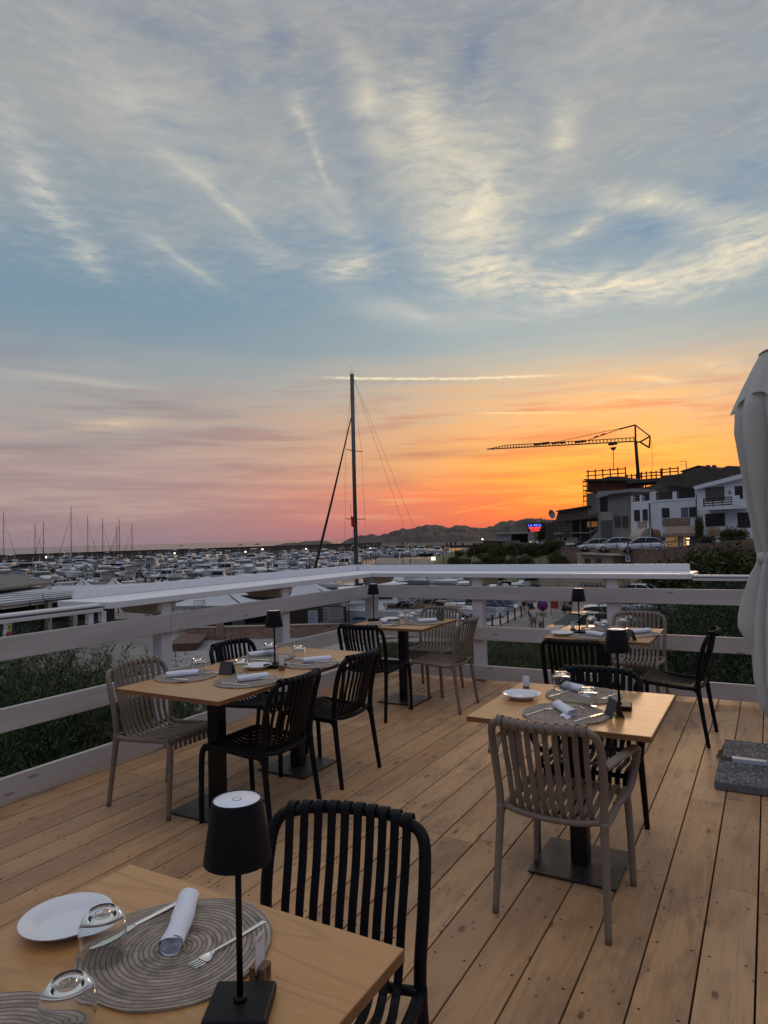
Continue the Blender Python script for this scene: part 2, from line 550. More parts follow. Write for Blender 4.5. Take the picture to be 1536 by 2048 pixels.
def wood(name, dark, light, axis='x', ring=14.0, rough=0.45, fine=60.0, bump=0.15, coord='Object', coat=0.0, per_obj=True):
    """oak-like grain running along one axis, with cathedral figure"""
    m_ = bpy.data.materials.new(name)
    m_.use_nodes = True
    nt = NT(m_.node_tree)
    b = nt.n['Principled BSDF']
    c = nt.new('ShaderNodeTexCoord').outputs[coord]
    if per_obj:
        oi = nt.new('ShaderNodeObjectInfo')
        c = nt.vmath('ADD', c, nt.xyz(nt.math('MULTIPLY', oi.outputs['Random'], 7.0), nt.math('MULTIPLY', oi.outputs['Random'], 13.0), 0))
    lng = {'x': (0.16, 1, 1), 'y': (1, 0.16, 1)}[axis]
    lngf = {'x': (0.03, 1, 1), 'y': (1, 0.03, 1)}[axis]
    cm_ = nt.mapping(c, scale=lng)
    f1 = nt.noise(cm_, 3.2, 3, 0.5, 0.2)
    rings = nt.math('FRACT', nt.math('MULTIPLY', f1, ring))
    rings = nt.math('ABSOLUTE', nt.math('SUBTRACT', rings, 0.5))
    rings = nt.rng(rings, 0.0, 0.16, 1, 0)
    f2 = nt.noise(nt.mapping(c, scale=lngf), fine * 3, 3, 0.6)
    pores = nt.rng(f2, 0.42, 0.7)
    cl = nt.mix(nt.math('MULTIPLY', rings, 0.5), light, dark)
    cl = nt.mix(nt.math('MULTIPLY', pores, 0.3), cl, dark)
    scf = nt.noise(nt.mapping(c, rot=(0, 0, 0.7), scale=(3, 22, 1)), 1.0, 5, 0.75)
    cl = nt.mix(nt.rng(scf, 0.6, 0.72, 0, 0.35), cl, tuple(min(1, x * 1.35) for x in light))
    big_ = nt.noise(c, 2.2, 2, 0.5)
    cl = nt.mix(nt.rng(big_, 0.35, 0.7, 0.0, 0.25), cl, tuple(x * 0.72 for x in dark))
    nt.l.new(cl, b.inputs['Base Color'])
    nt.l.new(nt.rng(f2, 0.3, 0.7, rough - 0.06, rough + 0.1), b.inputs['Roughness'])
    if coat:
        b.inputs['Coat Weight'].default_value = coat
        b.inputs['Coat Roughness'].default_value = 0.3
    bn = nt.new('ShaderNodeBump')
    bn.inputs['Strength'].default_value = bump
    bn.inputs['Distance'].default_value = 0.002
    nt.l.new(f2, bn.inputs['Height'])
    nt.l.new(bn.outputs[0], b.inputs['Normal'])
    return m_


BLACK = mat('black plastic', (0.0035, 0.0042, 0.0065), 0.5, spec=0.2, bump=0.05, bscale=300)
TAUPE = mat('taupe plastic', (0.20, 0.158, 0.122), 0.5, var=0.08, vscale=6, bump=0.05, bscale=300)
IRON = mat('black painted metal', (0.010, 0.0105, 0.012), 0.42, spec=0.3, bump=0.06, bscale=250, var=0.3, vscale=5)
IRONP = mat('worn base plate', (0.018, 0.019, 0.020), 0.45, var=0.35, vscale=9, rvar=0.12)
OAK = wood('table veneer', (0.35, 0.16, 0.052), (0.55, 0.29, 0.105), 'x', coat=0.15, rough=0.36)
OAKY = wood('table veneer crosswise', (0.40, 0.245, 0.12), (0.56, 0.37, 0.20), 'y', coat=0.15, rough=0.36)
STEEL = mat('cutlery steel', (0.86, 0.84, 0.80), 0.2, 1.0)
CHINA = mat('white china', (0.74, 0.76, 0.8), 0.12, coat=0.4)
CLOTH = mat('white napkin cloth', (0.76, 0.79, 0.88), 0.85, bump=0.35, bscale=160, var=0.04, vscale=10)
LAMPB = mat('lamp black coating', (0.004, 0.0045, 0.006), 0.5, spec=0.22, bump=0.04, bscale=400)
LAMPW = mat('lamp cap white', (0.80, 0.84, 0.92), 0.3)
GREYMARK = mat('grey print', (0.22, 0.23, 0.25), 0.5)
INK = mat('black ink', (0.02, 0.015, 0.012), 0.6)
WALNUT = wood('small dark wood block', (0.09, 0.04, 0.022), (0.2, 0.095, 0.05), 'x', rough=0.5)
PAPER = mat('card white', (0.72, 0.72, 0.76), 0.5)
SLATEC = mat('dark card', (0.045, 0.045, 0.048), 0.6)


def glass_mat(name, col=(1, 1, 1), rough=0.0, ior=1.45):
    m_ = bpy.data.materials.new(name)
    m_.use_nodes = True
    nt = NT(m_.node_tree)
    b = nt.n['Principled BSDF']
    nt.put(b.inputs['Base Color'], col)
    b.inputs['Transmission Weight'].default_value = 1.0
    b.inputs['Roughness'].default_value = rough
    b.inputs['IOR'].default_value = ior
    return m_


GLASS = glass_mat('clear glass', (0.94, 0.96, 0.96))
# ================================================================== the deck
def deck_material():
    m_ = bpy.data.materials.new('pine deck boards')
    m_.use_nodes = True
    nt = NT(m_.node_tree)
    b = nt.n['Principled BSDF']
    c = nt.new('ShaderNodeTexCoord').outputs['Object']
    isl = nt.new('ShaderNodeNewGeometry').outputs['Random Per Island']
    off = nt.xyz(nt.math('MULTIPLY', isl, 37.0), nt.math('MULTIPLY', isl, 91.0), 0)
    ci = nt.vmath('ADD', c, off)
    x, y, z = nt.sep(c)
    # long figure of the grain
    f1 = nt.noise(nt.mapping(ci, scale=(5.0, 0.35, 1)), 1.0, 3, 0.5, 0.35)
    rings = nt.math('ABSOLUTE', nt.math('SUBTRACT', nt.math('FRACT', nt.math('MULTIPLY', f1, 9.0)), 0.5))
    rings = nt.rng(rings, 0.0, 0.2, 1, 0)
    f2 = nt.noise(nt.mapping(ci, scale=(160.0, 3.0, 1)), 1.0, 4, 0.65)
    tone = nt.noise(nt.mapping(ci, scale=(3, 0.8, 1)), 1.0, 4, 0.6)
    base = nt.mix(nt.rng(tone, 0.3, 0.7), (0.41, 0.212, 0.094), (0.62, 0.368, 0.175))
    base = nt.mix(nt.math('MULTIPLY', rings, 0.3), base, (0.25, 0.125, 0.055))
    base = nt.mix(nt.rng(f2, 0.45, 0.75, 0, 0.35), base, (0.21, 0.115, 0.06))
    base = nt.mix(nt.math('MULTIPLY', isl, 0.55), base, (0.32, 0.20, 0.115))
    isl2 = nt.math('FRACT', nt.math('MULTIPLY', isl, 17.3))
    base = nt.mix(nt.rng(isl2, 0.55, 1.0, 0, 0.35), base, (0.66, 0.42, 0.23))
    # knots
    kn = nt.voronoi(nt.mapping(ci, scale=(6.5, 3.0, 1)), 1.0)
    kw = nt.math('ADD', kn, nt.math('MULTIPLY', nt.math('SUBTRACT', nt.noise(ci, 60, 2, 0.5), 0.5), 0.05))
    knot = nt.rng(kw, 0.055, 0.095, 1, 0, True)
    halo = nt.rng(kn, 0.06, 0.24, 0.5, 0, True)
    kr = nt.math('ABSOLUTE', nt.math('SINE', nt.math('MULTIPLY', kn, 160.0)))
    base = nt.mix(nt.math('MULTIPLY', halo, kr), base, (0.25, 0.13, 0.07))
    base = nt.mix(nt.math('MULTIPLY', knot, 0.85), base, (0.11, 0.05, 0.028))
    # small specks and scuffs
    sp = nt.voronoi(nt.mapping(ci, scale=(16, 7, 1)), 1.0)
    base = nt.mix(nt.rng(nt.math('ADD', sp, nt.math('MULTIPLY', nt.noise(ci, 90, 2, 0.5), 0.1)), 0.13, 0.17, 0.65, 0, True), base, (0.11, 0.06, 0.035))
    # grey weathering
    gr = nt.noise(nt.mapping(ci, scale=(4.2, 1.3, 1)), 1.0, 6, 0.72)
    gr2 = nt.noise(nt.mapping(c, scale=(0.9, 0.7, 1)), 1.0, 3, 0.5)
    gm = nt.math('MULTIPLY', nt.rng(gr, 0.47, 0.62), nt.rng(gr2, 0.38, 0.58, 0.25, 1.0))
    base = nt.mix(nt.math('MULTIPLY', gm, 0.55), base, (0.14, 0.10, 0.075))
    scr = nt.noise(nt.mapping(ci, rot=(0, 0, 0.5), scale=(14, 1.4, 1)), 1.0, 6, 0.75, 0.5)
    base = nt.mix(nt.rng(scr, 0.60, 0.68, 0, 0.6), base, (0.12, 0.085, 0.06))
    # screw heads: two across each board over every joist
    xm = nt.math('FRACT', nt.math('DIVIDE', nt.math('SUBTRACT', x, 2.728), 0.1829))
    sx = nt.math('ABSOLUTE', nt.math('SUBTRACT', nt.math('ABSOLUTE', nt.math('SUBTRACT', xm, 0.5)), 0.33))
    sx = nt.math('MULTIPLY', sx, 0.1829)
    bid = nt.math('FLOOR', nt.math('DIVIDE', nt.math('SUBTRACT', x, 2.728), 0.1829))
    jit = nt.math('MULTIPLY', nt.math('SINE', nt.math('MULTIPLY', bid, 7.3)), 0.012)
    ym = nt.math('FRACT', nt.math('DIVIDE', nt.math('ADD', y, nt.math('ADD', jit, 9.0)), 0.42))
    sy = nt.math('MULTIPLY', nt.math('ABSOLUTE', nt.math('SUBTRACT', ym, 0.5)), 0.42)
    rr = nt.math('SQRT', nt.math('ADD', nt.math('MULTIPLY', sx, sx), nt.math('MULTIPLY', sy, sy)))
    screw = nt.rng(rr, 0.0045, 0.0065, 1, 0)
    base = nt.mix(screw, base, (0.02, 0.014, 0.01))
    nt.l.new(base, b.inputs['Base Color'])
    rg = nt.rng(f2, 0.3, 0.7, 0.42, 0.6)
    nt.l.new(nt.math('ADD', rg, nt.math('MULTIPLY', gm, 0.15)), b.inputs['Roughness'])
    bn = nt.new('ShaderNodeBump')
    bn.inputs['Strength'].default_value = 0.35
    bn.inputs['Distance'].default_value = 0.002
    h = nt.math('SUBTRACT', nt.math('ADD', f2, nt.math('MULTIPLY', tone, 2.0)), nt.math('MULTIPLY', nt.math('ADD', screw, knot), 2.0))
    nt.l.new(h, bn.inputs['Height'])
    nt.l.new(bn.outputs[0], b.inputs['Normal'])
    return m_


random.seed(4)
DECKM = deck_material()
BW = 0.1829
seams = {}
for px, py in [(864, 1664), (990, 1685), (1302, 1746), (1470, 1779), (1400, 1600), (1510, 1606), (1022, 1530), (700, 1452), (900, 1545), (1180, 1600), (420, 1560), (270, 1548), (660, 1500), (1450, 1425), (1250, 1500)]:
    P_ = onz(px, py, 0)
    seams.setdefault(int(math.floor((P_.x - 2.728) / BW)), []).append(P_.y)
mb = MB()
for k in range(-16, 28):
    x0 = 2.728 + k * BW + 0.0034
    x1 = 2.728 + (k + 1) * BW - 0.0034
    if k == -16:
        x0 = -0.12
    ys = sorted(seams.get(k, []))
    cur = 0.13
    cuts = [y for y in ys if -8.5 < y < 0]
    y_ = -0.6 - random.random() * 3.4
    while y_ > -9.4:
        if all(abs(y_ - c_) > 1.3 for c_ in cuts) and len(ys) == 0:
            cuts.append(y_)
        y_ -= 3.9
    y_ = (min(cuts) if cuts else 0) - 3.9
    while y_ > -9.3:
        cuts.append(y_)
        y_ -= 3.9
    edges = [0.125] + sorted(cuts, reverse=True) + [-10.0]
    for a, b_ in zip(edges[:-1], edges[1:]):
        dz = random.uniform(-0.0006, 0.0006)
        mb.box(x0, x1, b_ + 0.0012, a - 0.0012, -0.028, dz)
deck = mb.build('deck_floor', DECKM, bevel=0.0022, seg=2)
tag(deck, kind='structure')
mb = MB()
mb.box(-0.14, 7.95, -10.05, 0.135, -0.22, -0.06)
for k in range(24):
    y0 = 0.0 - k * 0.42
    mb.box(-0.1, 7.9, y0 - 0.04, y0 + 0.02, -0.06, -0.03)
sub = mb.build('deck_substructure', mat('dark joists', (0.028, 0.02, 0.014), 0.9))
tag(sub, kind='structure')
# piers that carry the deck down to the ground
for px_, py_ in [(0.15, -0.1), (3.2, -0.1), (6.4, -0.1), (0.15, -3.4), (0.15, -6.6), (0.15, -9.8), (7.6, -9.8)]:
    o = MB().box(-0.1, 0.1, -0.1, 0.1, -4.5, -0.22).build('deck_pier', mat('pier timber', (0.12, 0.09, 0.06), 0.8) if px_ == 0.15 and py_ == -0.1 else bpy.data.materials['pier timber'], loc=(px_, py_, 0))
    tag(o, kind='structure')


def paintwood(name, base, wear, grain=0.25, rough=0.5):
    m_ = bpy.data.materials.new(name)
    m_.use_nodes = True
    nt = NT(m_.node_tree)
    b = nt.n['Principled BSDF']
    tc_ = nt.new('ShaderNodeTexCoord').outputs['Object']
    oi = nt.new('ShaderNodeObjectInfo').outputs['Random']
    c = nt.vmath('ADD', tc_, nt.xyz(nt.math('MULTIPLY', oi, 31.0), nt.math('MULTIPLY', oi, 17.0), 0))
    # boards are modelled along their local X
    f = nt.noise(nt.mapping(c, scale=(1.6, 45, 45)), 1.0, 4, 0.6)
    g = nt.noise(nt.mapping(c, scale=(0.9, 5, 5)), 1.0, 4, 0.6, 0.3)
    cl = nt.mix(nt.rng(f, 0.4, 0.7, 0, grain), base, wear)
    cl = nt.mix(nt.rng(g, 0.45, 0.75, 0, grain * 1.6), cl, wear)
    kn = nt.voronoi(nt.mapping(c, scale=(2.2, 9, 9)), 1.0)
    cl = nt.mix(nt.rng(nt.math('ADD', kn, nt.math('MULTIPLY', g, 0.1)), 0.1, 0.17, grain * 2.2, 0, True), cl, tuple(v_ * 0.6 for v_ in wear))
    nt.l.new(cl, b.inputs['Base Color'])
    b.inputs['Roughness'].default_value = rough
    bn = nt.new('ShaderNodeBump')
    bn.inputs['Strength'].default_value = 0.25
    bn.inputs['Distance'].default_value = 0.003
    nt.l.new(f, bn.inputs['Height'])
    nt.l.new(bn.outputs[0], b.inputs['Normal'])
    return m_


RAILM = paintwood('whitewashed pine', (0.56, 0.535, 0.53), (0.36, 0.31, 0.285), 0.32)
POSTM = paintwood('white painted post', (0.68, 0.67, 0.68), (0.48, 0.44, 0.42), 0.15)
SHELFM = paintwood('white painted shelf', (0.80, 0.82, 0.85), (0.64, 0.65, 0.67), 0.12, 0.38)
BRACKM = paintwood('raw spruce bracket', (0.50, 0.41, 0.31), (0.35, 0.25, 0.17), 0.2)
ALU = mat('white aluminium rail', (0.66, 0.67, 0.69), 0.32, 0.0, coat=0.3)
SCREWM = mat('dark screw', (0.05, 0.045, 0.045), 0.5, 0.6)
HZ = [(0.022, 0.172), (0.446, 0.592), (0.882, 1.026)]


def board_x(parent, name, length, z0, z1, th, loc, rz, m_, bevel=0.004):
    """a board modelled along its local X, its inner face on local y = 0"""
    o = MB().box(0, length, 0, th, z0, z1).build(name, m_, parent, bevel=bevel)
    o.location = loc
    o.rotation_euler = (0, 0, rz)
    return o


rl = thing('deck_railing', 'long whitewashed timber railing above the green bushes and harbour boats', 'railing', (0, 0, 0))
# rails run along -Y; local X = -Y, local +y = -X
for i, (z0, z1) in enumerate(HZ):
    if i == 2:
        board_x(rl, 'rail', 3.125, z0, z1, 0.034, (0, 0.0, 0), -PI / 2, RAILM)
        board_x(rl, 'rail', 6.8, z0, z1, 0.034, (0, -3.128, 0), -PI / 2, RAILM)
    else:
        board_x(rl, 'rail', 9.9, z0, z1, 0.034, (0, 0.0, 0), -PI / 2, RAILM)
# the helper above puts thickness to local +y, which is world +X for -90 degrees: push the boards outward
for ch in rl.children:
    ch.location.x = -0.034
for yc in (-3.14, -1.62, -4.7, -6.25, -7.8, -9.4):
    MB().box(-0.05, 0.05, -0.055, 0.055, -0.3, 1.115).build('post', POSTM, rl, bevel=0.004, loc=(-0.087, yc, 0))
rr_ = thing('deck_railing', 'whitewashed timber railing along the far end of the deck, in front of the parked cars', 'railing', (0, 0, 0))
for i, (z0, z1) in enumerate(HZ):
    board_x(rr_, 'rail', 7.9, z0, z1, 0.034, (0.002, 0.0, 0), 0, RAILM)
MB().box(-0.06, 0.06, -0.06, 0.06, -0.3, 1.115).build('post', POSTM, rr_, bevel=0.004, loc=(-0.078, 0.096, 0))
for xc in (1.30, 2.735, 4.2, 5.65, 7.1):
    MB().box(-0.062, 0.062, -0.05, 0.05, -0.3, 1.115).build('post', POSTM, rr_, bevel=0.004, loc=(xc, 0.086, 0))
# screws in the rails
for (px_, z_) in [(1.30, z) for z in (0.92, 0.985, 0.485, 0.55, 0.06, 0.13)] + [(2.735, z) for z in (0.92, 0.985, 0.485, 0.55)]:
    MB().lathe([(0, -0.001), (0.0055, -0.001), (0.0055, 0.0)], 10).build('screw_head', SCREWM, rr_, loc=(px_, -0.0005, z_), rot=(-PI / 2 + PI, 0, 0))
for (y_, z_) in [(y, z) for y in (-3.085, -3.17) for z in (0.915, 0.99)] + [(-1.62, 0.92), (-1.62, 0.985), (-3.14, 0.5), (-1.62, 0.5)]:
    MB().lathe([(0, -0.001), (0.0055, -0.001), (0.0055, 0.0)], 10).build('screw_head', SCREWM, rl, loc=(0.0005, y_, z_), rot=(0, PI / 2, 0))
# corbels under the shelf
def corbel(parent, loc, rz):
    for s_ in (-1, 1):
        mbb = MB()
        prof = [(0.03, 0.0), (0.46, 0.0), (0.50, -0.03), (0.42, -0.085), (0.06, -0.092), (0.03, -0.06)]
        y0, y1 = (0.052, 0.09) if s_ > 0 else (-0.09, -0.052)
        vs = [(a, y0, b_) for a, b_ in prof] + [(a, y1, b_) for a, b_ in prof]
        n_ = len(prof)
        fs = [tuple(range(n_)), tuple(reversed(range(n_, 2 * n_)))] + [(i, n_ + i, n_ + (i + 1) % n_, (i + 1) % n_) for i in range(n_)]
        mbb.add(vs, fs)
        o = mbb.build('bracket', BRACKM, parent, bevel=0.004)
        o.location = loc
        o.rotation_euler = (0, 0, rz)


SH_T, SH_B, DEP = 1.167, 1.119, 0.56
sh1 = thing('bar_shelf', 'long white bar shelf on the railing, nearer arm with a rounded free end', 'shelf', (0, 0, 0))
poly = [(-0.002, 0.0), (-DEP, DEP - 0.002), (-DEP, -3.72), (-0.06, -3.70), (-0.012, -3.675), (-0.0, -3.61)]
MB().prism(poly, SH_B, SH_T).build('shelf_top', SHELFM, sh1, bevel=0.004)
MB().prism([(-DEP + 0.03, DEP - 0.034), (-DEP, DEP - 0.002), (-DEP, -3.60), (-DEP + 0.03, -3.60)], SH_T + 0.001, SH_T + 0.072).build('upstand', SHELFM, sh1, bevel=0.003)
for yc in (-3.14, -1.62):
    corbel(sh1, (0, yc, SH_B - 0.001), PI)
sh2 = thing('bar_shelf', 'long white bar shelf on the far railing, ending beside the closed parasol', 'shelf', (0, 0, 0))
poly = [(0.002, -0.0), (3.40, 0.0), (3.47, 0.045), (3.475, DEP), (-DEP + 0.002, DEP)]
MB().prism(poly, SH_B, SH_T).build('shelf_top', SHELFM, sh2, bevel=0.004)
MB().prism([(-DEP + 0.036, DEP - 0.03), (3.40, DEP - 0.03), (3.40, DEP), (-DEP + 0.004, DEP)], SH_T + 0.001, SH_T + 0.072).build('upstand', SHELFM, sh2, bevel=0.003)
for xc in (1.30, 2.735):
    corbel(sh2, (xc, 0, SH_B - 0.001), PI / 2)
corbel(sh2, (-0.075, 0.02, SH_B - 0.001), PI / 2)
# aluminium handrails that go on from the shelf ends
h1 = thing('handrail', 'white aluminium handrail leading from the shelf end past the tent roofs', 'handrail', (0, 0, 0))
pr = [(0.0, -0.03), (0.012, -0.03), (0.022, -0.02), (0.022, 0.02), (0.012, 0.03), (0.0, 0.03)]
MB().sweep([(-0.05, -3.76, 1.143), (-0.05, -10, 1.143)], pr, smooth=False).build('top_bar', ALU, h1, bevel=0.002)
MB().box(-0.072, -0.028, -10, -3.72, 1.132, 1.1425).build('slot_strip', mat('shadow gap grey', (0.12, 0.12, 0.125), 0.6), h1)
MB().box(-0.082, -0.018, -10, -3.74, 1.106, 1.131).build('lower_bar', ALU, h1, bevel=0.003)
MB().box(-0.02, 0.02, -0.02, 0.02, 1.027, 1.105).build('stub_post', ALU, h1, bevel=0.002, loc=(-0.05, -3.725, 0))
MB().box(-0.02, 0.02, -0.02, 0.02, 1.027, 1.105).build('stub_post', ALU, h1, bevel=0.002, loc=(-0.05, -3.83, 0))
h2 = thing('handrail', 'thin white aluminium handrail between the shelf end and the closed parasol', 'handrail', (0, 0, 0))
MB().sweep([(3.475, 0.05, 1.137), (7.9, 0.05, 1.137)], pr, smooth=False).build('top_bar', ALU, h2, bevel=0.002)
MB().box(3.47, 7.9, 0.02, 0.08, 1.104, 1.127).build('lower_bar', ALU, h2, bevel=0.003)
MB().box(3.47, 7.9, 0.03, 0.07, 1.1275, 1.1365).build('slot_strip', bpy.data.materials['shadow gap grey'], h2)
for xc in (5.0, 6.5):
    MB().box(-0.02, 0.02, -0.02, 0.02, 1.027, 1.103).build('stub_post', ALU, h2, bevel=0.002, loc=(xc, 0.05, 0))
# ================================================================== chairs
def chair_parts(m_, arms, prefix=''):
    """slatted moulded chair facing +Y; origin on the floor under the seat"""
    cat_ = 'chair'
    root = thing('slatted_armchair' if arms else 'slatted_chair', 'x', cat_)
    sd = 1
    tw = 0.222 if arms else 0.222          # half width of the top rail
    fw = 0.215                             # half width of the side frame at the seat
    # back frame: one hoop from joint to joint
    hoop = []
    for sx in (-1, 1):
        side = [(sx * (fw + 0.002), -0.205, 0.425), (sx * (fw + 0.004), -0.208, 0.50), (sx * (fw + 0.010), -0.222, 0.60), (sx * (tw + 0.004), -0.246, 0.70), (sx * (tw - 0.002), -0.270, 0.765), (sx * (tw - 0.022), -0.284, 0.795), (sx * (tw - 0.060), -0.292, 0.807)]
        hoop.append(side)
    mid = [(x, -0.302 - 0.030 * (1 - (x / 0.18) ** 2), 0.811) for x in (-0.10, 0.0, 0.10)]
    path = catmull(hoop[0] + mid + list(reversed(hoop[1])), 5)
    MB().tube(path, 0.0165, 10).build('back_frame', m_, root)
    # seat frame: side rails joined by a rear and a front bar
    mb_ = MB()
    for sx in (-1, 1):
        pts = catmull([(sx * fw, -0.215, 0.418), (sx * fw, -0.13, 0.412), (sx * (fw - 0.001), 0.0, 0.420), (sx * (fw - 0.004), 0.13, 0.430), (sx * (fw - 0.006), 0.195, 0.430), (sx * (fw - 0.008), 0.232, 0.412)], 4)
        mb_.tube(pts, 0.0155, 10)
        if not arms or True:
            mb_.tube(catmull([(sx * fw, -0.14, 0.412), (sx * fw, -0.185, 0.400), (sx * (fw + 0.001), -0.21, 0.36)], 4), [0.012] * 9, 8)
    mb_.tube(catmull([(-fw, -0.195, 0.43), (-0.12, -0.212, 0.415), (0, -0.218, 0.410), (0.12, -0.212, 0.415), (fw, -0.195, 0.43)], 4), (0.013), 8)
    mb_.tube([(-fw + 0.006, 0.205, 0.418), (fw - 0.006, 0.205, 0.418)], 0.012, 8)
    mb_.build('seat_frame', m_, root)
    # legs
    for sx in (-1, 1):
        MB().tube(catmull([(sx * (fw + 0.002), -0.205, 0.435), (sx * (fw + 0.003), -0.212, 0.36), (sx * (fw + 0.010), -0.236, 0.18), (sx * (fw + 0.016), -0.262, 0.0)], 5), [0.0185 - 0.0045 * i / 15 for i in range(16)], 10).build('leg', m_, root)
        MB().tube(catmull([(sx * (fw - 0.007), 0.214, 0.426), (sx * (fw - 0.007), 0.236, 0.395), (sx * (fw - 0.004), 0.243, 0.33), (sx * (fw + 0.004), 0.240, 0.16), (sx * (fw + 0.008), 0.236, 0.0)], 5), [0.018 - 0.0035 * i / 20 for i in range(21)], 10).build('leg', m_, root)
    # flat slats
    nsl = 10
    prof_b = [(-0.0034, -0.0127), (0.0030, -0.0127), (0.0048, -0.0085), (0.0048, 0.0085), (0.0030, 0.0127), (-0.0034, 0.0127)]
    back, seat = MB(), MB()
    for i in range(nsl):
        t = (i - (nsl - 1) / 2) / ((nsl - 1) / 2)
        xt = t * (tw - 0.050)
        xb = t * (fw - 0.052)
        cv = (1 - t * t)
        yt = -0.294 - 0.036 * cv
        pts = [(xt, yt - 0.012, 0.790), (xt, yt - 0.019, 0.808), (xt, yt - 0.010, 0.826), (xt, yt + 0.008, 0.828), (xt, yt + 0.019, 0.815),
               (xt * .985 + xb * .015, yt + 0.026, 0.775), (xt * .72 + xb * .28, -0.250 - 0.036 * cv, 0.68), (xt * .4 + xb * .6, -0.222 - 0.034 * cv, 0.58), (xt * .13 + xb * .87, -0.208 - 0.028 * cv, 0.50), (xb, -0.186 - 0.022 * cv, 0.438)]
        P = catmull(pts, 3)
        n_ = len(P)
        scl = [(1.0, 1.0 - 0.16 * (k / n_)) for k in range(n_)]
        back.sweep(P, prof_b, smooth=False, up=Vector((0, 1, 0)), scales=scl)
        xs = t * (fw - 0.046)
        sag = 0.010 * cv
        pts = [(xb, -0.186 - 0.022 * cv, 0.438), (xb, -0.160 - 0.010 * cv, 0.412 - sag), (xs, -0.110, 0.403 - sag), (xs, -0.03, 0.408 - sag), (xs, 0.06, 0.422 - sag * .8), (xs, 0.14, 0.437 - sag * .4), (xs, 0.19, 0.441), (xs, 0.222, 0.434), (xs, 0.240, 0.414), (xs, 0.244, 0.385)]
        P = catmull(pts, 3)
        seat.sweep(P, prof_b, smooth=False, up=Vector((0, 1, 0.3)), scales=[(1.0, 0.84 + 0.1 * min(1, k / 12)) for k in range(len(P))])
    back.build('backrest', m_, root)
    seat.build('seat', m_, root)
    if arms:
        for sx in (-1, 1):
            pts = catmull([(sx * 0.232, -0.232, 0.655), (sx * 0.252, -0.17, 0.668), (sx * 0.272, -0.06, 0.668), (sx * 0.280, 0.05, 0.664), (sx * 0.279, 0.115, 0.648), (sx * 0.276, 0.138, 0.61), (sx * 0.268, 0.128, 0.54), (sx * 0.252, 0.085, 0.475), (sx * 0.225, 0.04, 0.437), (sx * 0.212, 0.01, 0.428)], 5)
            n_ = len(pts)
            sc_ = []
            for k in range(n_):
                q = k / (n_ - 1)
                wdt = 0.024 if q < 0.45 else 0.024 - 0.009 * min(1, (q - 0.45) / 0.2)
                sc_.append((0.011, wdt))
            prof = [(math.cos(2 * PI * j / 10), math.sin(2 * PI * j / 10)) for j in range(10)]
            MB().sweep(pts, prof, scales=sc_).build('armrest', m_, root)
    return root


CH = {(c, a): Kind(lambda c=c, a=a: chair_parts({'black': BLACK, 'taupe': TAUPE}[c], a)) for c in ('black', 'taupe') for a in (0, 1)}
FN, FS, FE, FWs = 0.0, PI, -PI / 2, PI / 2     # chair faces +Y, -Y, +X, -X
GR = 'slatted chairs round the tables'
for c, a, x, y, rz, lab in [
    ('black', 0, 3.122, -5.655, FS + R(11), 'black slatted chair behind the nearest table, beyond the big black lamp'),
    ('taupe', 1, 3.292, -3.985, FN - R(2), 'taupe slatted armchair with its back to us at the square table'),
    ('black', 1, 3.265, -3.385, FS + R(2), 'black slatted armchair facing us across the square table'),
    ('black', 0, 2.87, -1.83, FN, 'black slatted chair with its back to us at the table by the parked cars'),
    ('taupe', 0, 3.02, -0.52, FS, 'taupe slatted chair between the far railing and the table by the parked cars'),
    ('black', 0, 3.42, -1.255, FWs - R(3), 'black slatted chair seen side-on beside the closed parasol'),
    ('black', 0, 0.965, -1.61, FN, 'black slatted chair with its back to us at the corner table'),
    ('taupe', 0, 1.03, -0.60, FS, 'taupe slatted chair at the corner table, its back to the far railing'),
    ('taupe', 0, 1.40, -1.145, FWs + R(2), 'taupe slatted chair seen side-on at the corner table'),
    ('black', 0, 1.500, -3.885, FWs + R(1), 'black slatted chair at the long double table, right beside the nearer pedestal'),
    ('black', 0, 1.445, -3.10, FWs - R(1), 'black slatted chair at the long double table, beside its farther pedestal'),
    ('taupe', 0, 0.83, -3.945, FE, 'taupe slatted chair between the railing and the near end of the double table'),
    ('black', 0, 0.83, -3.06, FE - R(2), 'black slatted chair between the railing and the far end of the double table'),
]:
    CH[(c, a)](lab, (x, y, 0), rz, GR)

# ================================================================== tables
EDGE = mat('brown edge banding', (0.23, 0.105, 0.038), 0.5, var=0.2, vscale=14, stretch=(1, 1, 8))


def make_table(m_):
    t = thing('square_table', 'x', 'table')
    top = MB().box(-0.4, 0.4, -0.4, 0.4, 0.725, 0.75).build('tabletop', m_, t, bevel=0.0025, seg=3)
    for x0, x1, y0, y1 in [(-0.3985, 0.3985, -0.4011, -0.4), (-0.3985, 0.3985, 0.4, 0.4011), (-0.4011, -0.4, -0.3985, 0.3985), (0.4, 0.4011, -0.3985, 0.3985)]:
        MB().box(x0, x1, y0, y1, 0.7265, 0.7482).build('edge_band', EDGE, top)
    MB().box(-0.13, 0.13, -0.13, 0.13, 0.717, 0.7245).build('top_plate', IRON, t, bevel=0.002)
    MB().box(-0.04, 0.04, -0.04, 0.04, 0.013, 0.7165).build('pedestal', IRON, t, bevel=0.006, seg=3)
    p = MB().box(-0.2, 0.2, -0.2, 0.2, 0.0045, 0.0125).build('base_plate', IRONP, t, bevel=0.002)
    for sx in (-1, 1):
        for sy in (-1, 1):
            MB().cyl((sx * 0.17, sy * 0.17, 0.0), (sx * 0.17, sy * 0.17, 0.0044), 0.016, n=12).build('foot_pad', BLACK, p)
    return t


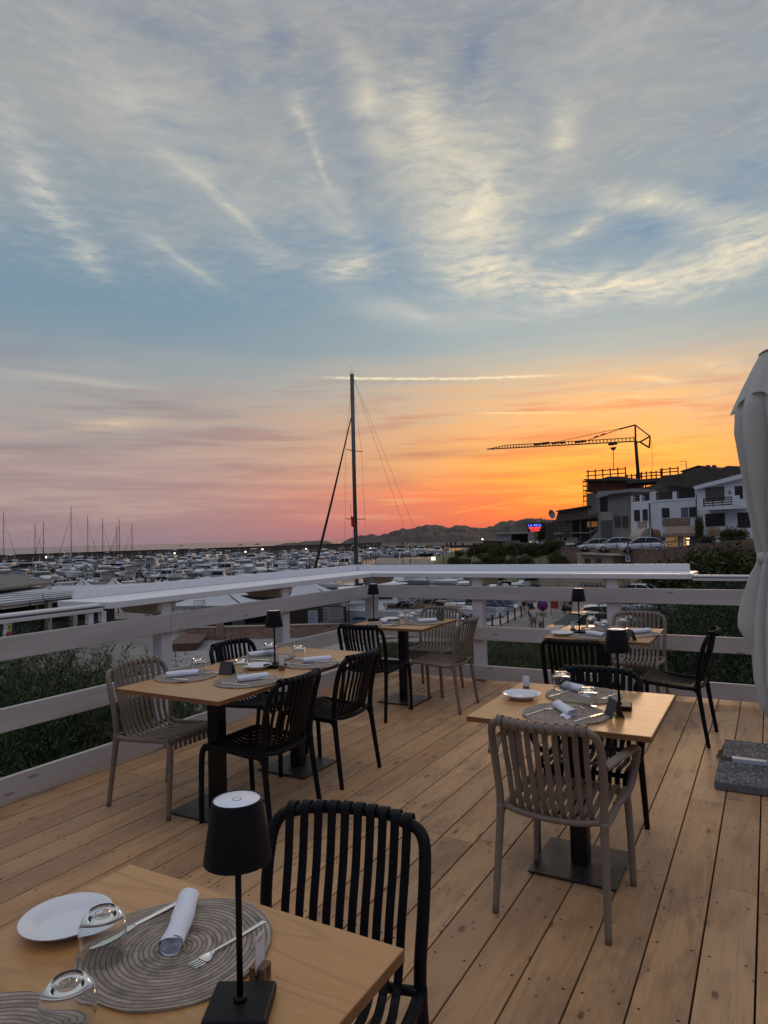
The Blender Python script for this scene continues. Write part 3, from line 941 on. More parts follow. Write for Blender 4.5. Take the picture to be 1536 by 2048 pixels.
tab = Kind(lambda: make_table(OAK))
tab('square oak table with a taupe armchair and a black armchair drawn up', (3.268, -3.655, 0), 0)
tab('oak table forming the near half of the long double table', (1.195, -3.905, 0), R(-0.4), 'two tables pushed together')
tab('oak table forming the far half of the long double table', (1.185, -3.1, 0), R(-0.4), 'two tables pushed together')
tab('oak table in the far corner of the deck', (0.968, -1.082, 0), 0)
tab('oak table in front of the parked cars at the far railing', (2.905, -1.185, 0), 0)
tab('oak table nearest to us, cut off by the bottom of the picture', (3.04, -6.155, 0), 0)

# ================================================================== tableware
def mat_material():
    m_ = bpy.data.materials.new('braided placemat')
    m_.use_nodes = True
    nt = NT(m_.node_tree)
    b = nt.n['Principled BSDF']
    tc_ = nt.new('ShaderNodeTexCoord').outputs['Object']
    oi = nt.new('ShaderNodeObjectInfo').outputs['Random']
    x, y, z = nt.sep(tc_)
    r_ = nt.math('SQRT', nt.math('ADD', nt.math('MULTIPLY', x, x), nt.math('MULTIPLY', y, y)))
    an = nt.math('ARCTAN2', y, x)
    sp = nt.math('ADD', nt.math('DIVIDE', r_, 0.0100), nt.math('DIVIDE', an, 2 * PI))
    fr = nt.math('FRACT', sp)
    ridge = nt.math('SINE', nt.math('MULTIPLY', fr, PI))
    idn = nt.math('FLOOR', sp)
    tw = nt.math('SINE', nt.math('ADD', nt.math('MULTIPLY', nt.math('MULTIPLY', an, r_), 900.0), nt.math('MULTIPLY', fr, 5.0)))
    c = nt.noise(nt.xyz(nt.math('MULTIPLY', idn, 3.1), nt.math('MULTIPLY', an, 1.5), oi), 1.0, 3, 0.7)
    cl = nt.mix(nt.rng(c, 0.3, 0.7), (0.17, 0.135, 0.105), (0.46, 0.38, 0.31))
    cl = nt.mix(nt.rng(nt.noise(nt.xyz(nt.math('MULTIPLY', sp, 4.0), nt.math('MULTIPLY', an, 30.0), 0), 1.0, 2, 0.6), 0.55, 0.75, 0, 0.5), cl, (0.45, 0.41, 0.38))
    cl = nt.mix(nt.rng(ridge, 0.0, 0.5, 0.95, 0, True), cl, (0.035, 0.03, 0.027))
    nt.l.new(cl, b.inputs['Base Color'])
    b.inputs['Roughness'].default_value = 0.8
    bn = nt.new('ShaderNodeBump')
    bn.inputs['Strength'].default_value = 0.8
    bn.inputs['Distance'].default_value = 0.002
    nt.l.new(nt.math('ADD', ridge, nt.math('MULTIPLY', tw, 0.12)), bn.inputs['Height'])
    nt.l.new(bn.outputs[0], b.inputs['Normal'])
    return m_


MATM = mat_material()


def make_mat(seed):
    rn = random.Random(seed)
    ph = [rn.random() * 6.28 for _ in range(6)]
    mb_ = MB()
    nr, na = 22, 96
    vs, fs = [], []
    for i in range(nr + 1):
        for j in range(na):
            a = 2 * PI * j / na
            rr2 = i / nr
            rad = 0.19 * rr2 * (1 + 0.014 * rr2 * math.sin(2 * a + ph[0]) + 0.012 * rr2 * math.sin(3 * a + ph[1]) + 0.005 * rr2 * math.sin(9 * a + ph[2]))
            z_ = 0.0042 + 0.0016 * rr2 ** 3 * (1 + math.sin(2 * a + ph[3])) + 0.0022 * rr2 ** 4 * max(0, math.sin(5 * a + ph[4])) 
            vs.append((rad * math.cos(a), rad * math.sin(a), z_))
    for i in range(nr):
        for j in range(na):
            k = (j + 1) % na
            fs.append((i * na + j, (i + 1) * na + j, (i + 1) * na + k, i * na + k))
    mb_.add(vs, fs, smooth=True)
    # rim and underside
    o = len(vs)
    rim = [vs[nr * na + j] for j in range(na)]
    v2 = rim + [(x * 0.995, y * 0.995, 0.0003) for x, y, z in rim]
    mb_.add(v2, [(j, na + j, na + (j + 1) % na, (j + 1) % na) for j in range(na)], smooth=True)
    o = mb_.build('placemat', MATM)
    return tag(o, 'x', 'placemat')


MATS = [Kind(lambda s=s: make_mat(s)) for s in (1, 2, 3)]


def make_napkin(seed, tail=False):
    """rolled cloth lying along local X"""
    rn = random.Random(seed)
    L, rad = 0.19, 0.0215
    mb_ = MB()
    na, nl = 36, 26
    ph = [rn.random() * 6.28 for _ in range(6)]
    vs, fs = [], []
    for i in range(nl + 1):
        s_ = i / nl
        x = (s_ - 0.5) * L
        for j in range(na):
            a = 2 * PI * j / na
            q = rad * (1 + 0.04 * math.sin(3 * s_ * PI + ph[0]) + 0.022 * math.sin(2 * a + ph[1] + 2.6 * s_) + 0.014 * math.sin(5 * a + 7 * s_ + ph[2]) + 0.01 * math.sin(13 * s_ + 3 * a + ph[3]))
            if s_ < 0.06 or s_ > 0.94:
                q *= 0.97
            y_, z_ = q * math.cos(a) * 1.1, q * math.sin(a) * 0.88
            z_ = max(z_, -rad * 0.80) + rad * 0.80
            xx = x + (0.004 * math.sin(2 * a + ph[4])) * (1 if s_ > 0.5 else -1)
            vs.append((xx, y_ + 0.003 * math.sin(4 * s_ + ph[5]), z_))
    for i in range(nl):
        for j in range(na):
            k = (j + 1) % na
            fs.append((i * na + j, i * na + k, (i + 1) * na + k, (i + 1) * na + j))
    mb_.add(vs, fs, smooth=True)
    # spiral cloth edges at both ends
    for sgn in (-1, 1):
        sp, n_ = [], 60
        for i in range(n_):
            t = i / (n_ - 1)
            a = t * 2 * PI * 3.1 + ph[1]
            q = rad * (0.16 + 0.74 * t)
            sp.append((q * math.cos(a) * 1.08, q * math.sin(a) * 0.86 + rad * 0.80))
        vs2, fs2 = [], []
        for i, (y_, z_) in enumerate(sp):
            z_ = max(z_, 0.0012)
            e_ = sgn * (L / 2 + 0.001 * math.sin(i * .9) - 0.001)
            vs2 += [(e_, y_ * 0.95, z_), (e_, y_ * 1.08, z_ + 0.0009), (sgn * (L / 2 - 0.012), y_, z_)]
        for i in range(n_ - 1):
            fs2 += [(3 * i, 3 * i + 1, 3 * i + 4, 3 * i + 3), (3 * i, 3 * i + 3, 3 * i + 5, 3 * i + 2)]
        mb_.add(vs2, fs2, smooth=True)
    cap = [(sgn * (L / 2 - 0.007), rad * math.cos(a) * 0.98, max(rad * math.sin(a) * 0.8, -rad * .78) + rad * 0.8) for sgn in (-1, 1) for a in [2 * PI * j / 24 for j in range(24)]]
    mb_.add(cap, [tuple(range(24)), tuple(reversed(range(24, 48)))])
    # the outer flap of the cloth: a fold line running the length
    fl = []
    for i in range(nl + 1):
        s_ = i / nl
        x = (s_ - 0.5) * (L - 0.004)
        w_ = 0.006 * math.sin(3 * s_ + ph[2])
        for k in range(6):
            a = 0.35 + w_ * 8 + k * 0.2
            q = rad * (1.045 + 0.03 * math.sin(3 * s_ * PI + ph[0])) + (0.0012 if k < 5 else -0.001)
            fl.append((x, q * math.cos(a) * 1.1, q * math.sin(a) * 0.88 + rad * 0.80))
    mb_.add(fl, [(i * 6 + k, i * 6 + k + 1, (i + 1) * 6 + k + 1, (i + 1) * 6 + k) for i in range(nl) for k in range(5)], smooth=True)
    if tail:
        tl = []
        for i in range(9):
            for k in range(7):
                u_, w_ = i / 8, k / 6
                tl.append((L / 2 - 0.05 + 0.062 * u_, -rad * 0.9 - 0.020 * w_ - 0.006 * math.sin(5 * u_), 0.002 + 0.016 * (1 - w_) * (0.6 + 0.4 * math.sin(4 * u_)) + 0.003 * math.sin(9 * u_ + 3 * w_)))
        mb_.add(tl, [(i * 7 + k, i * 7 + k + 1, (i + 1) * 7 + k + 1, (i + 1) * 7 + k) for i in range(8) for k in range(6)], smooth=True)
    o = mb_.build('napkin', CLOTH)
    return tag(o, 'x', 'napkin')


NAPS = [Kind(lambda: make_napkin(11)), Kind(lambda: make_napkin(5)), Kind(lambda: make_napkin(8, True))]


def make_glass():
    """stemless tumbler standing upside down"""
    H = 0.098
    outer = [(0.0390, 0.0006), (0.0408, 0.012), (0.0432, 0.030), (0.0452, 0.050), (0.0455, 0.062), (0.0438, 0.074), (0.0390, 0.085), (0.0330, 0.092), (0.0295, 0.0955), (0.0265, 0.098), (0.0245, 0.0985), (0.0225, 0.0970), (0.018, 0.0955), (0.0, 0.0950)]
    inner = [(0.0, 0.0865), (0.020, 0.0862), (0.030, 0.0835), (0.0375, 0.0775), (0.0415, 0.070), (0.0436, 0.061), (0.0434, 0.050), (0.0414, 0.030), (0.0390, 0.012), (0.0373, 0.0006)]
    o = MB().lathe(outer + inner + [outer[0]], 48).build('glass', GLASS)
    return tag(o, 'x', 'glass')


GL = Kind(make_glass)


def make_plate():
    pr = [(r_ * 0.94, z_) for r_, z_ in [(0.0, 0.0050), (0.060, 0.0050), (0.0635, 0.0058), (0.066, 0.0085), (0.084, 0.0185), (0.099, 0.0262), (0.1008, 0.0255), (0.0988, 0.0232), (0.083, 0.0155), (0.062, 0.0030), (0.060, 0.0), (0.055, 0.0), (0.054, 0.0025), (0.0, 0.0025)]]
    o = MB().lathe(pr, 72).build('side_plate', CHINA)
    return tag(o, 'x', 'plate')


PL = Kind(make_plate)


def knife():
    root = thing('table_knife', 'x', 'knife')
    # handle along +X from 0 to 0.11, blade to 0.215
    P = catmull([(-0.108, 0, 0.0035), (-0.09, 0, 0.0036), (-0.04, 0, 0.0036), (-0.008, 0, 0.0034), (0.002, 0, 0.003)], 4)
    sc_ = [(0.0034, 0.0088 - 0.0040 * (i / 16)) for i in range(17)]
    MB().sweep(P, [(math.cos(2 * PI * j / 12), math.sin(2 * PI * j / 12)) for j in range(12)], scales=sc_).build('handle', STEEL, root)
    top = [(0.0, 0.0055), (0.02, 0.0105), (0.05, 0.0122), (0.08, 0.0112), (0.10, 0.006), (0.107, -0.001)]
    bot = [(0.0, -0.0045), (0.03, -0.0075), (0.07, -0.0075), (0.10, -0.0045)]
    poly = bot + list(reversed(top))
    MB().prism(poly, 0.0022, 0.0040).build('blade', STEEL, root, bevel=0.0005)
    return root


def fork():
    root = thing('table_fork', 'x', 'fork')
    P = catmull([(-0.135, 0, 0.0030), (-0.12, 0, 0.0034), (-0.05, 0, 0.0050), (0.0, 0, 0.0075), (0.018, 0, 0.0078), (0.028, 0, 0.0060)], 4)
    n_ = len(P)
    sc_ = [(0.0019, 0.0080 - 0.0048 * min(1, i / (n_ * 0.7)) + (0.006 * max(0, (i / n_ - 0.82) / 0.18))) for i in range(n_)]
    MB().sweep(P, [(math.cos(2 * PI * j / 12), math.sin(2 * PI * j / 12)) for j in range(12)], scales=sc_).build('handle', STEEL, root)
    hd = MB()
    rows = []
    for i in range(8):
        u_ = i / 7
        x = 0.026 + 0.026 * u_
        w_ = 0.0052 + 0.0092 * math.sin(min(1, u_ * 1.5) * PI / 2)
        z_ = 0.0060 - 0.0045 * math.sin(u_ * PI * 0.8)
        rows.append([(x, w_ * (k - 3) / 3, z_ + 0.0022 * ((k - 3) / 3) ** 2) for k in range(7)])
    vs = [p for r_ in rows for p in r_]
    hd.add(vs, [(i * 7 + k, i * 7 + k + 1, (i + 1) * 7 + k + 1, (i + 1) * 7 + k) for i in range(7) for k in range(6)], smooth=True)
    hd.add([(x, y, z - 0.0012) for x, y, z in vs], [(i * 7 + k, (i + 1) * 7 + k, (i + 1) * 7 + k + 1, i * 7 + k + 1) for i in range(7) for k in range(6)], smooth=True)
    for k in range(4):
        y_ = (k - 1.5) * 0.0076
        hd.sweep(catmull([(0.050, y_, 0.0020), (0.066, y_ * 1.02, 0.0022), (0.082, y_ * 1.0, 0.0050)], 4), [(0.0009, 0.0021), (0.0009, -0.0021), (-0.0009, -0.0021), (-0.0009, 0.0021)], smooth=False, scales=[1, 1, 1, 1, 1, 1, .9, .8, .5])
    hd.build('tines', STEEL, root)
    for ch in root.children:
        for v_ in ch.data.vertices:
            v_.co *= 0.88
    return root


KN, FK = Kind(knife), Kind(fork)


def lamp(h=0.34):
    t = thing('table_lamp', 'x', 'lamp')
    b_ = MB()
    MB().box(-0.055, 0.055, -0.055, 0.055, 0.0005, 0.022).build('base', LAMPB, t, bevel=0.006, seg=4)
    MB().lathe([(0.0, 0.0225), (0.012, 0.0225), (0.011, 0.0265), (0.008, 0.030), (0.0, 0.030)], 20).build('pole_collar', LAMPB, t)
    MB().cyl((0, 0, 0.0225), (0, 0, 0.320), 0.0056, n=16).build('pole', LAMPB, t)
    sh = MB().lathe([(0.0588, 0.264), (0.0600, 0.264), (0.0600, 0.2655), (0.0440, 0.3670), (0.0430, 0.3695), (0.0412, 0.3695), (0.0412, 0.3675), (0.0580, 0.2655), (0.0588, 0.264)], 64).build('lamp_shade', LAMPB, t)
    MB().lathe([(0.0, 0.3688), (0.0402, 0.3688), (0.0410, 0.3680)], 48).build('top_cap', LAMPW, sh)
    ic = MB()
    arc = [(0.008 * math.cos(a), 0.008 * math.sin(a), 0.3691) for a in [PI / 2 + 0.55 + k * (2 * PI - 1.1) / 22 for k in range(23)]]
    ic.tube(arc, 0.0006, 4)
    ic.tube([(0, 0.003, 0.3691), (0, 0.0095, 0.3691)], 0.0006, 4)
    ic.build('power_symbol', GREYMARK, sh)
    MB().lathe([(0.0, 0.3675), (0.03, 0.358), (0.0, 0.3201)], 20).build('light_unit', LAMPW, sh)
    return t


LP = Kind(lamp)
TZ = 0.7505


def digit7(mb_, cx, cz, y, s, sy=-1):
    for (x0, z0, x1, z1) in [(-.32, .5, .35, .5), (.35, .5, -.05, -.5), (-.15, .02, .28, .02)]:
        a, b_ = Vector((cx + x0 * s, y, cz + z0 * s)), Vector((cx + x1 * s, y, cz + z1 * s))
        d = (b_ - a).normalized()
        n_ = Vector((-d.z, 0, d.x)) * s * 0.07
        mb_.hexa([a + n_, a - n_, b_ - n_, b_ + n_], [p + Vector((0, sy * 0.0004, 0)) for p in (a + n_, a - n_, b_ - n_, b_ + n_)])


def card_holder():
    t = thing('card_holder', 'x', 'card holder')
    w_ = 0.0155
    blk = MB().box(-w_, w_, -w_, w_, 0.0, 0.031).build('wood_block', WALNUT, t, bevel=0.0015)
    pm = MB()
    digit7(pm, 0.0, 0.0155, -w_ - 0.0002, 0.018)
    pm.build('number_mark', INK, blk)
    pm = MB()
    digit7(pm, 0.0, 0.0155, -w_ - 0.0002, 0.018)
    q = pm.build('number_mark', INK, blk)
    q.rotation_euler = (0, 0, PI / 2)
    c = MB().box(-0.0008, 0.0008, -0.0175, 0.0175, 0.024, 0.086).build('card', PAPER, t, bevel=0.0004)
    ln = MB()
    ln.box(0.0009, 0.0012, -0.012, 0.011, 0.0770, 0.0785)
    ln.box(0.0009, 0.0012, -0.008, 0.008, 0.0735, 0.0748)
    ln.build('printed_line', GREYMARK, c)
    return t


CHD = Kind(card_holder)


def tent_card():
    t = thing('tent_card', 'x', 'tent card')
    w_, h_, d_ = 0.043, 0.078, 0.030
    for s_ in (-1, 1):
        MB().hexa([(-w_, s_ * d_, 0), (w_, s_ * d_, 0), (w_, s_ * (d_ - 0.0012), 0), (-w_, s_ * (d_ - 0.0012), 0)],
                  [(-w_, s_ * 0.0016, h_), (w_, s_ * 0.0016, h_), (w_, s_ * 0.0003, h_), (-w_, s_ * 0.0003, h_)]).build('card_leaf', SLATEC, t)
    return t


TC = Kind(tent_card)


def mat_at(i, x, y, lab, rz=0.0):
    return MATS[i % 3](lab, (x, y, TZ), rz, 'braided placemats')


MZ = TZ + 0.0046
def nap_at(i, x, y, rz, lab):
    return NAPS[i % 3](lab, (x, y, MZ), rz, 'rolled white napkins')


def towards(x, y, x2, y2):
    return math.atan2(y2 - y, x2 - x)


WT = {'E': 'the nearest table', 'A': 'the square table with two armchairs', 'B': 'the long double table', 'C': 'the corner table', 'D': 'the table by the parked cars'}
# nearest table
mat_at(0, 3.030, -5.968, 'round grey-brown braided placemat in full view on the nearest table', 0.6)
mat_at(1, 2.985, -6.362, 'braided placemat cut off at the very bottom corner under an upturned glass', 2.0)
nap_at(1, 2.985, -5.915, R(-55), 'rolled white napkin standing out diagonally across the nearest placemat')
KN('steel knife lying under the nearest upturned glass, beside the white plate', (2.893, -5.955, MZ), R(262), 'steel cutlery')
FK('steel fork lying behind the pole of the nearest lamp', (3.118, -5.935, MZ), R(263), 'steel cutlery')
GL('upturned clear glass between the plate and the placemat of the nearest table', (2.925, -6.063, TZ), 0, 'upturned clear glasses')
GL('upturned clear glass at the bottom edge, on the cut-off placemat', (3.064, -6.240, MZ), 0, 'upturned clear glasses')
PL('white side plate on the nearest table', (2.752, -6.02, TZ), 0, 'white side plates')
LP('black table lamp with a white top, largest and nearest of the lamps', (3.272, -6.052, TZ), R(28), 'black table lamps')
CHD('dark wooden block holding a white card behind the nearest lamp', (3.247, -5.968, TZ), R(12), 'wooden card holders')
# square table
mat_at(2, 3.270, -3.852, 'braided placemat on the side of the square table nearer to us', 0.3)
mat_at(0, 3.255, -3.452, 'braided placemat on the far side of the square table', 1.3)
nap_at(2, 3.262, -3.835, R(-53), 'rolled white napkin with a loose tail on the near placemat of the square table')
nap_at(2, 3.215, -3.388, R(-31), 'rolled white napkin on the far placemat of the square table')
FK('steel fork on the near placemat of the square table, beside the white plate', (3.165, -3.85, MZ), R(68), 'steel cutlery')
KN('steel knife on the near placemat of the square table, next to the dark tent card', (3.385, -3.885, MZ), R(66), 'steel cutlery')
KN('steel knife half under the glass on the far placemat of the square table', (3.150, -3.475, MZ), R(250), 'steel cutlery')
FK('steel fork on the far placemat of the square table, beside the lamp', (3.385, -3.455, MZ), R(255), 'steel cutlery')
GL('upturned clear glass in the middle of the square table', (3.335, -3.685, TZ), 0, 'upturned clear glasses')
GL('upturned clear glass on the far placemat of the square table', (3.130, -3.385, MZ), 0, 'upturned clear glasses')
PL('white side plate on the square table', (2.990, -3.625, TZ), 0, 'white side plates')
LP('black table lamp on the square table', (3.468, -3.640, TZ), R(8), 'black table lamps')
TC('dark folded tent card standing on the square table', (3.475, -3.800, TZ), R(125), 'dark tent cards')
CHD('small dark wooden block at the edge of the square table behind the plate', (2.972, -3.490, TZ), R(100), 'wooden card holders')
# double table
for i, (x, y, rz, nx, ny, na_, lab) in enumerate([
    (1.395, -3.865, 0, 1.415, -3.835, R(62), 'by the black chair at the near end'), (0.940, -3.895, 1, 0.925, -3.915, R(55), 'on the railing side at the near end'),
    (1.420, -3.250, 2, 1.430, -3.195, R(50), 'by the black chair at the far end'), (0.995, -3.185, 3, 0.915, -3.145, R(54), 'on the railing side at the far end')]):
    mat_at(i, x, y, 'placemat %s of the double table' % lab, rz)
    nap_at(i % 2, nx, ny, na_, 'rolled white napkin %s of the double table' % lab)
KN('steel knife sticking out beyond the napkin at the near end of the double table', (1.475, -3.765, MZ), R(50), 'steel cutlery')
FK('steel fork on the near placemat of the double table beside the black chair', (1.385, -3.975, MZ), R(186), 'steel cutlery')
KN('steel knife on the railing-side placemat at the near end of the double table', (0.945, -4.005, MZ), R(190), 'steel cutlery')
FK('steel fork beyond the glass on the railing-side placemat of the double table', (1.025, -3.770, MZ), R(30), 'steel cutlery')
FK('steel fork on the far placemat of the double table beside the black chair', (1.350, -3.335, MZ), R(190), 'steel cutlery')
KN('steel knife at the tip of the far napkin of the double table', (1.500, -3.150, MZ), R(45), 'steel cutlery')
KN('steel knife on the railing-side placemat at the far end of the double table', (0.985, -3.290, MZ), R(190), 'steel cutlery')
FK('steel fork on the railing-side placemat at the far end of the double table', (1.080, -3.120, MZ), R(25), 'steel cutlery')
GL('upturned clear glass beside the dark tent card on the double table', (1.225, -3.715, TZ), 0, 'upturned clear glasses')
GL('upturned clear glass next to the railing-side napkin at the near end of the double table', (0.945, -3.795, MZ), 0, 'upturned clear glasses')
GL('upturned clear glass beyond the lamp near the far end of the double table', (1.235, -3.135, TZ), 0, 'upturned clear glasses')
GL('upturned clear glass on the far railing-side placemat, right behind the lamp pole', (0.990, -3.145, MZ), 0, 'upturned clear glasses')
PL('white side plate on the double table', (1.185, -3.515, TZ), 0, 'white side plates')
LP('black table lamp on the double table', (1.262, -3.430, TZ), R(-6), 'black table lamps')
TC('dark folded tent card on the double table', (1.125, -3.735, TZ), R(14), 'dark tent cards')
CHD('small wooden card block beside the lamp of the double table', (1.372, -3.500, TZ), R(100), 'wooden card holders')
# corner table
for i, (x, y, rz, nx, ny, na_, lab) in enumerate([
    (0.870, -1.235, 0, 0.835, -1.205, R(-46), 'on the side of the corner table towards us'), (1.180, -1.060, 1, 1.205, -1.035, R(47), 'by the side-on taupe chair of the corner table'), (0.955, -0.880, 2, 0.905, -0.730 - 0.06, R(-44), 'on the far side of the corner table')]):
    mat_at(i + 1, x, y, 'braided placemat %s' % lab, rz + 1.2)
    nap_at(i % 2, nx, ny, na_, 'rolled white napkin %s' % lab)
KN('steel knife on the near placemat of the corner table', (0.985, -1.330, MZ), R(50), 'steel cutlery')
FK('steel fork on the near placemat of the corner table', (0.745, -1.225, MZ), R(225), 'steel cutlery')
GL('upturned clear glass in front of the pair of glasses on the corner table', (1.005, -1.165, MZ), 0, 'upturned clear glasses')
GL('upturned clear glass behind the plate of the corner table', (0.905, -1.000, TZ), 0, 'upturned clear glasses')
GL('upturned clear glass between the two far napkins of the corner table', (1.020, -0.965, MZ), 0, 'upturned clear glasses')
PL('white side plate on the corner table', (0.790, -0.985, TZ), 0, 'white side plates')
LP('black table lamp on the corner table', (0.622, -1.050, TZ), R(20), 'black table lamps')
TC('dark folded tent card on the corner table', (1.245, -0.825, TZ), R(25), 'dark tent cards')
# table by the parked cars
for i, (x, y, rz, nx, ny, na_, lab) in enumerate([
    (2.845, -1.400, 0, 2.878, -1.410, R(-34), 'on the near side of the table by the parked cars'), (3.140, -1.160, 1, 3.170, -1.135, R(52), 'at the end of the table by the closed parasol'), (2.850, -0.960, 2, 2.805, -0.845, R(-52), 'on the far side of the table by the parked cars')]):
    mat_at(i, x, y, 'braided placemat %s' % lab, rz + 0.4)
    nap_at((i + 1) % 2, nx, ny, na_, 'rolled white napkin %s' % lab)
FK('steel fork on the near placemat of the table by the parked cars', (2.735, -1.395, MZ), R(68), 'steel cutlery')
KN('steel knife on the placemat next to the parasol', (3.215, -1.330, MZ), R(55), 'steel cutlery')
KN('steel knife on the far placemat of the table by the parked cars', (2.745, -0.965, MZ), R(250), 'steel cutlery')
GL('upturned clear glass, leftmost of three on the table by the parked cars', (2.725, -0.865, MZ), 0, 'upturned clear glasses')
GL('upturned clear glass, middle one of three on the table by the parked cars', (2.880, -1.075, TZ), 0, 'upturned clear glasses')
GL('upturned clear glass nearest the taupe chair on the table by the parked cars', (2.995, -0.905, TZ), 0, 'upturned clear glasses')
PL('white side plate on the table by the parked cars', (2.612, -1.425, TZ), 0, 'white side plates')
LP('black table lamp on the table by the parked cars', (2.715, -1.265, TZ), R(5), 'black table lamps')
TC('dark folded tent card on the table by the parked cars', (3.160, -1.500, TZ), R(122), 'dark tent cards')
CHD('wooden block with a white card beside the lamp by the parked cars', (2.650, -1.220, TZ), R(-40), 'wooden card holders')
# ================================================================== land, water, hills
ZG, ZW, ZR = -4.5, -5.7, -0.57     # quay, sea, upper road
def xy(px, D):
    p = at(px, 1070, D)
    return (p.x, p.y)


def gxy(px, py, z=ZG):
    p = onz(px, py, z)
    return (p.x, p.y)


def water_material():
    m_ = bpy.data.materials.new('harbour water')
    m_.use_nodes = True
    nt = NT(m_.node_tree)
    b = nt.n['Principled BSDF']
    nt.put(b.inputs['Base Color'], (0.012, 0.022, 0.027))
    b.inputs['Roughness'].default_value = 0.2
    b.inputs['IOR'].default_value = 1.33
    c = nt.new('ShaderNodeTexCoord').outputs['Object']
    h = nt.math('ADD', nt.noise(nt.mapping(c, scale=(0.5, 0.9, 1)), 1.0, 4, 0.6), nt.math('MULTIPLY', nt.noise(nt.mapping(c, scale=(0.05, 0.12, 1)), 1.0, 3, 0.6), 3.0))
    bn = nt.new('ShaderNodeBump')
    bn.inputs['Strength'].default_value = 0.28
    bn.inputs['Distance'].default_value = 0.6
    nt.l.new(h, bn.inputs['Height'])
    nt.l.new(bn.outputs[0], b.inputs['Normal'])
    return m_


S_ = 40000
sea = MB().add([(-S_, -S_, ZW), (S_, -S_, ZW), (S_, S_, ZW), (-S_, S_, ZW)], [(0, 1, 2, 3)]).build('sea', water_material())
tag(sea, kind='structure')
QUAYM = mat('quay concrete and dust', (0.19, 0.18, 0.165), 0.9, var=0.28, vscale=0.35, bump=0.4, bscale=6)
GRAVELM = mat('gravel yard', (0.27, 0.27, 0.265), 0.95, var=0.45, vscale=3.5, bump=0.9, bscale=9)
EARTHM = mat('dry grass slope', (0.11, 0.115, 0.05), 0.95, var=0.5, vscale=0.5, bump=0.8, bscale=3)
ASPH = mat('asphalt', (0.06, 0.06, 0.062), 0.9, var=0.25, vscale=0.6)
# the quay land, running from behind the deck to the water's edge (pixel survey of the edge)
edge = [xy(-900, 60), xy(-260, 92), gxy(0, 1188), gxy(430, 1196), gxy(600, 1205), gxy(675, 1270), gxy(955, 1252), gxy(1072, 1203), gxy(1135, 1180), gxy(1150, 1156), gxy(1010, 1136), gxy(930, 1129), gxy(742, 1128), gxy(760, 1118), gxy(905, 1117), xy(960, 210), xy(1250, 260), xy(2300, 300), (150, -60), (-60, -60)]
land = MB().prism(list(reversed(edge)) if False else edge, ZW - 2.0, ZG).build('quay_ground', QUAYM)
bm_ = bmesh.new(); bm_.from_mesh(land.data); bmesh.ops.recalc_face_normals(bm_, faces=bm_.faces); bm_.to_mesh(land.data); bm_.free()
tag(land, kind='structure')
yard = MB().prism([gxy(340, 1262), gxy(690, 1279), gxy(760, 1300), gxy(700, 1420), gxy(250, 1420)], ZG + 0.001, ZG + 0.012).build('gravel_yard', GRAVELM)
tag(yard, kind='structure')
lawn = MB().prism([gxy(700, 1286), gxy(960, 1281), gxy(1130, 1262), gxy(1300, 1290), gxy(1300, 1500), gxy(720, 1500)], ZG + 0.001, ZG + 0.010).build('lawn', mat('rough lawn', (0.04, 0.046, 0.026), 0.95, var=0.5, vscale=0.9, bump=1.0, bscale=5))
tag(lawn, kind='structure')
quay_walk = MB().prism([gxy(962, 1252), gxy(1074, 1206), gxy(1092, 1206), gxy(1000, 1252)], ZG + 0.001, ZG + 0.06).build('pavement', mat('pale pavement', (0.36, 0.31, 0.27), 0.85, var=0.15, vscale=1.5))
tag(quay_walk, kind='structure')
lot = MB().prism([gxy(1100, 1262), gxy(1110, 1200), gxy(1160, 1176), gxy(1340, 1172), gxy(1460, 1200), gxy(1400, 1262)], ZG + 0.001, ZG + 0.014).build('car_park', mat('faded asphalt', (0.17, 0.155, 0.145), 0.9, var=0.2, vscale=0.8))
tag(lot, kind='structure')


def grid_mesh(name, rows, m_, smooth=True):
    n_ = len(rows[0])
    vs = [p for r_ in rows for p in r_]
    fs = [(i * n_ + k, i * n_ + k + 1, (i + 1) * n_ + k + 1, (i + 1) * n_ + k) for i in range(len(rows) - 1) for k in range(n_ - 1)]
    return MB().add(vs, fs, smooth=smooth).build(name, m_)


def lerp_pts(pts, x):
    for (x0, y0), (x1, y1) in zip(pts[:-1], pts[1:]):
        if x0 <= x <= x1:
            return y0 + (y1 - y0) * (x - x0) / (x1 - x0)
    return pts[0][1] if x < pts[0][0] else pts[-1][1]


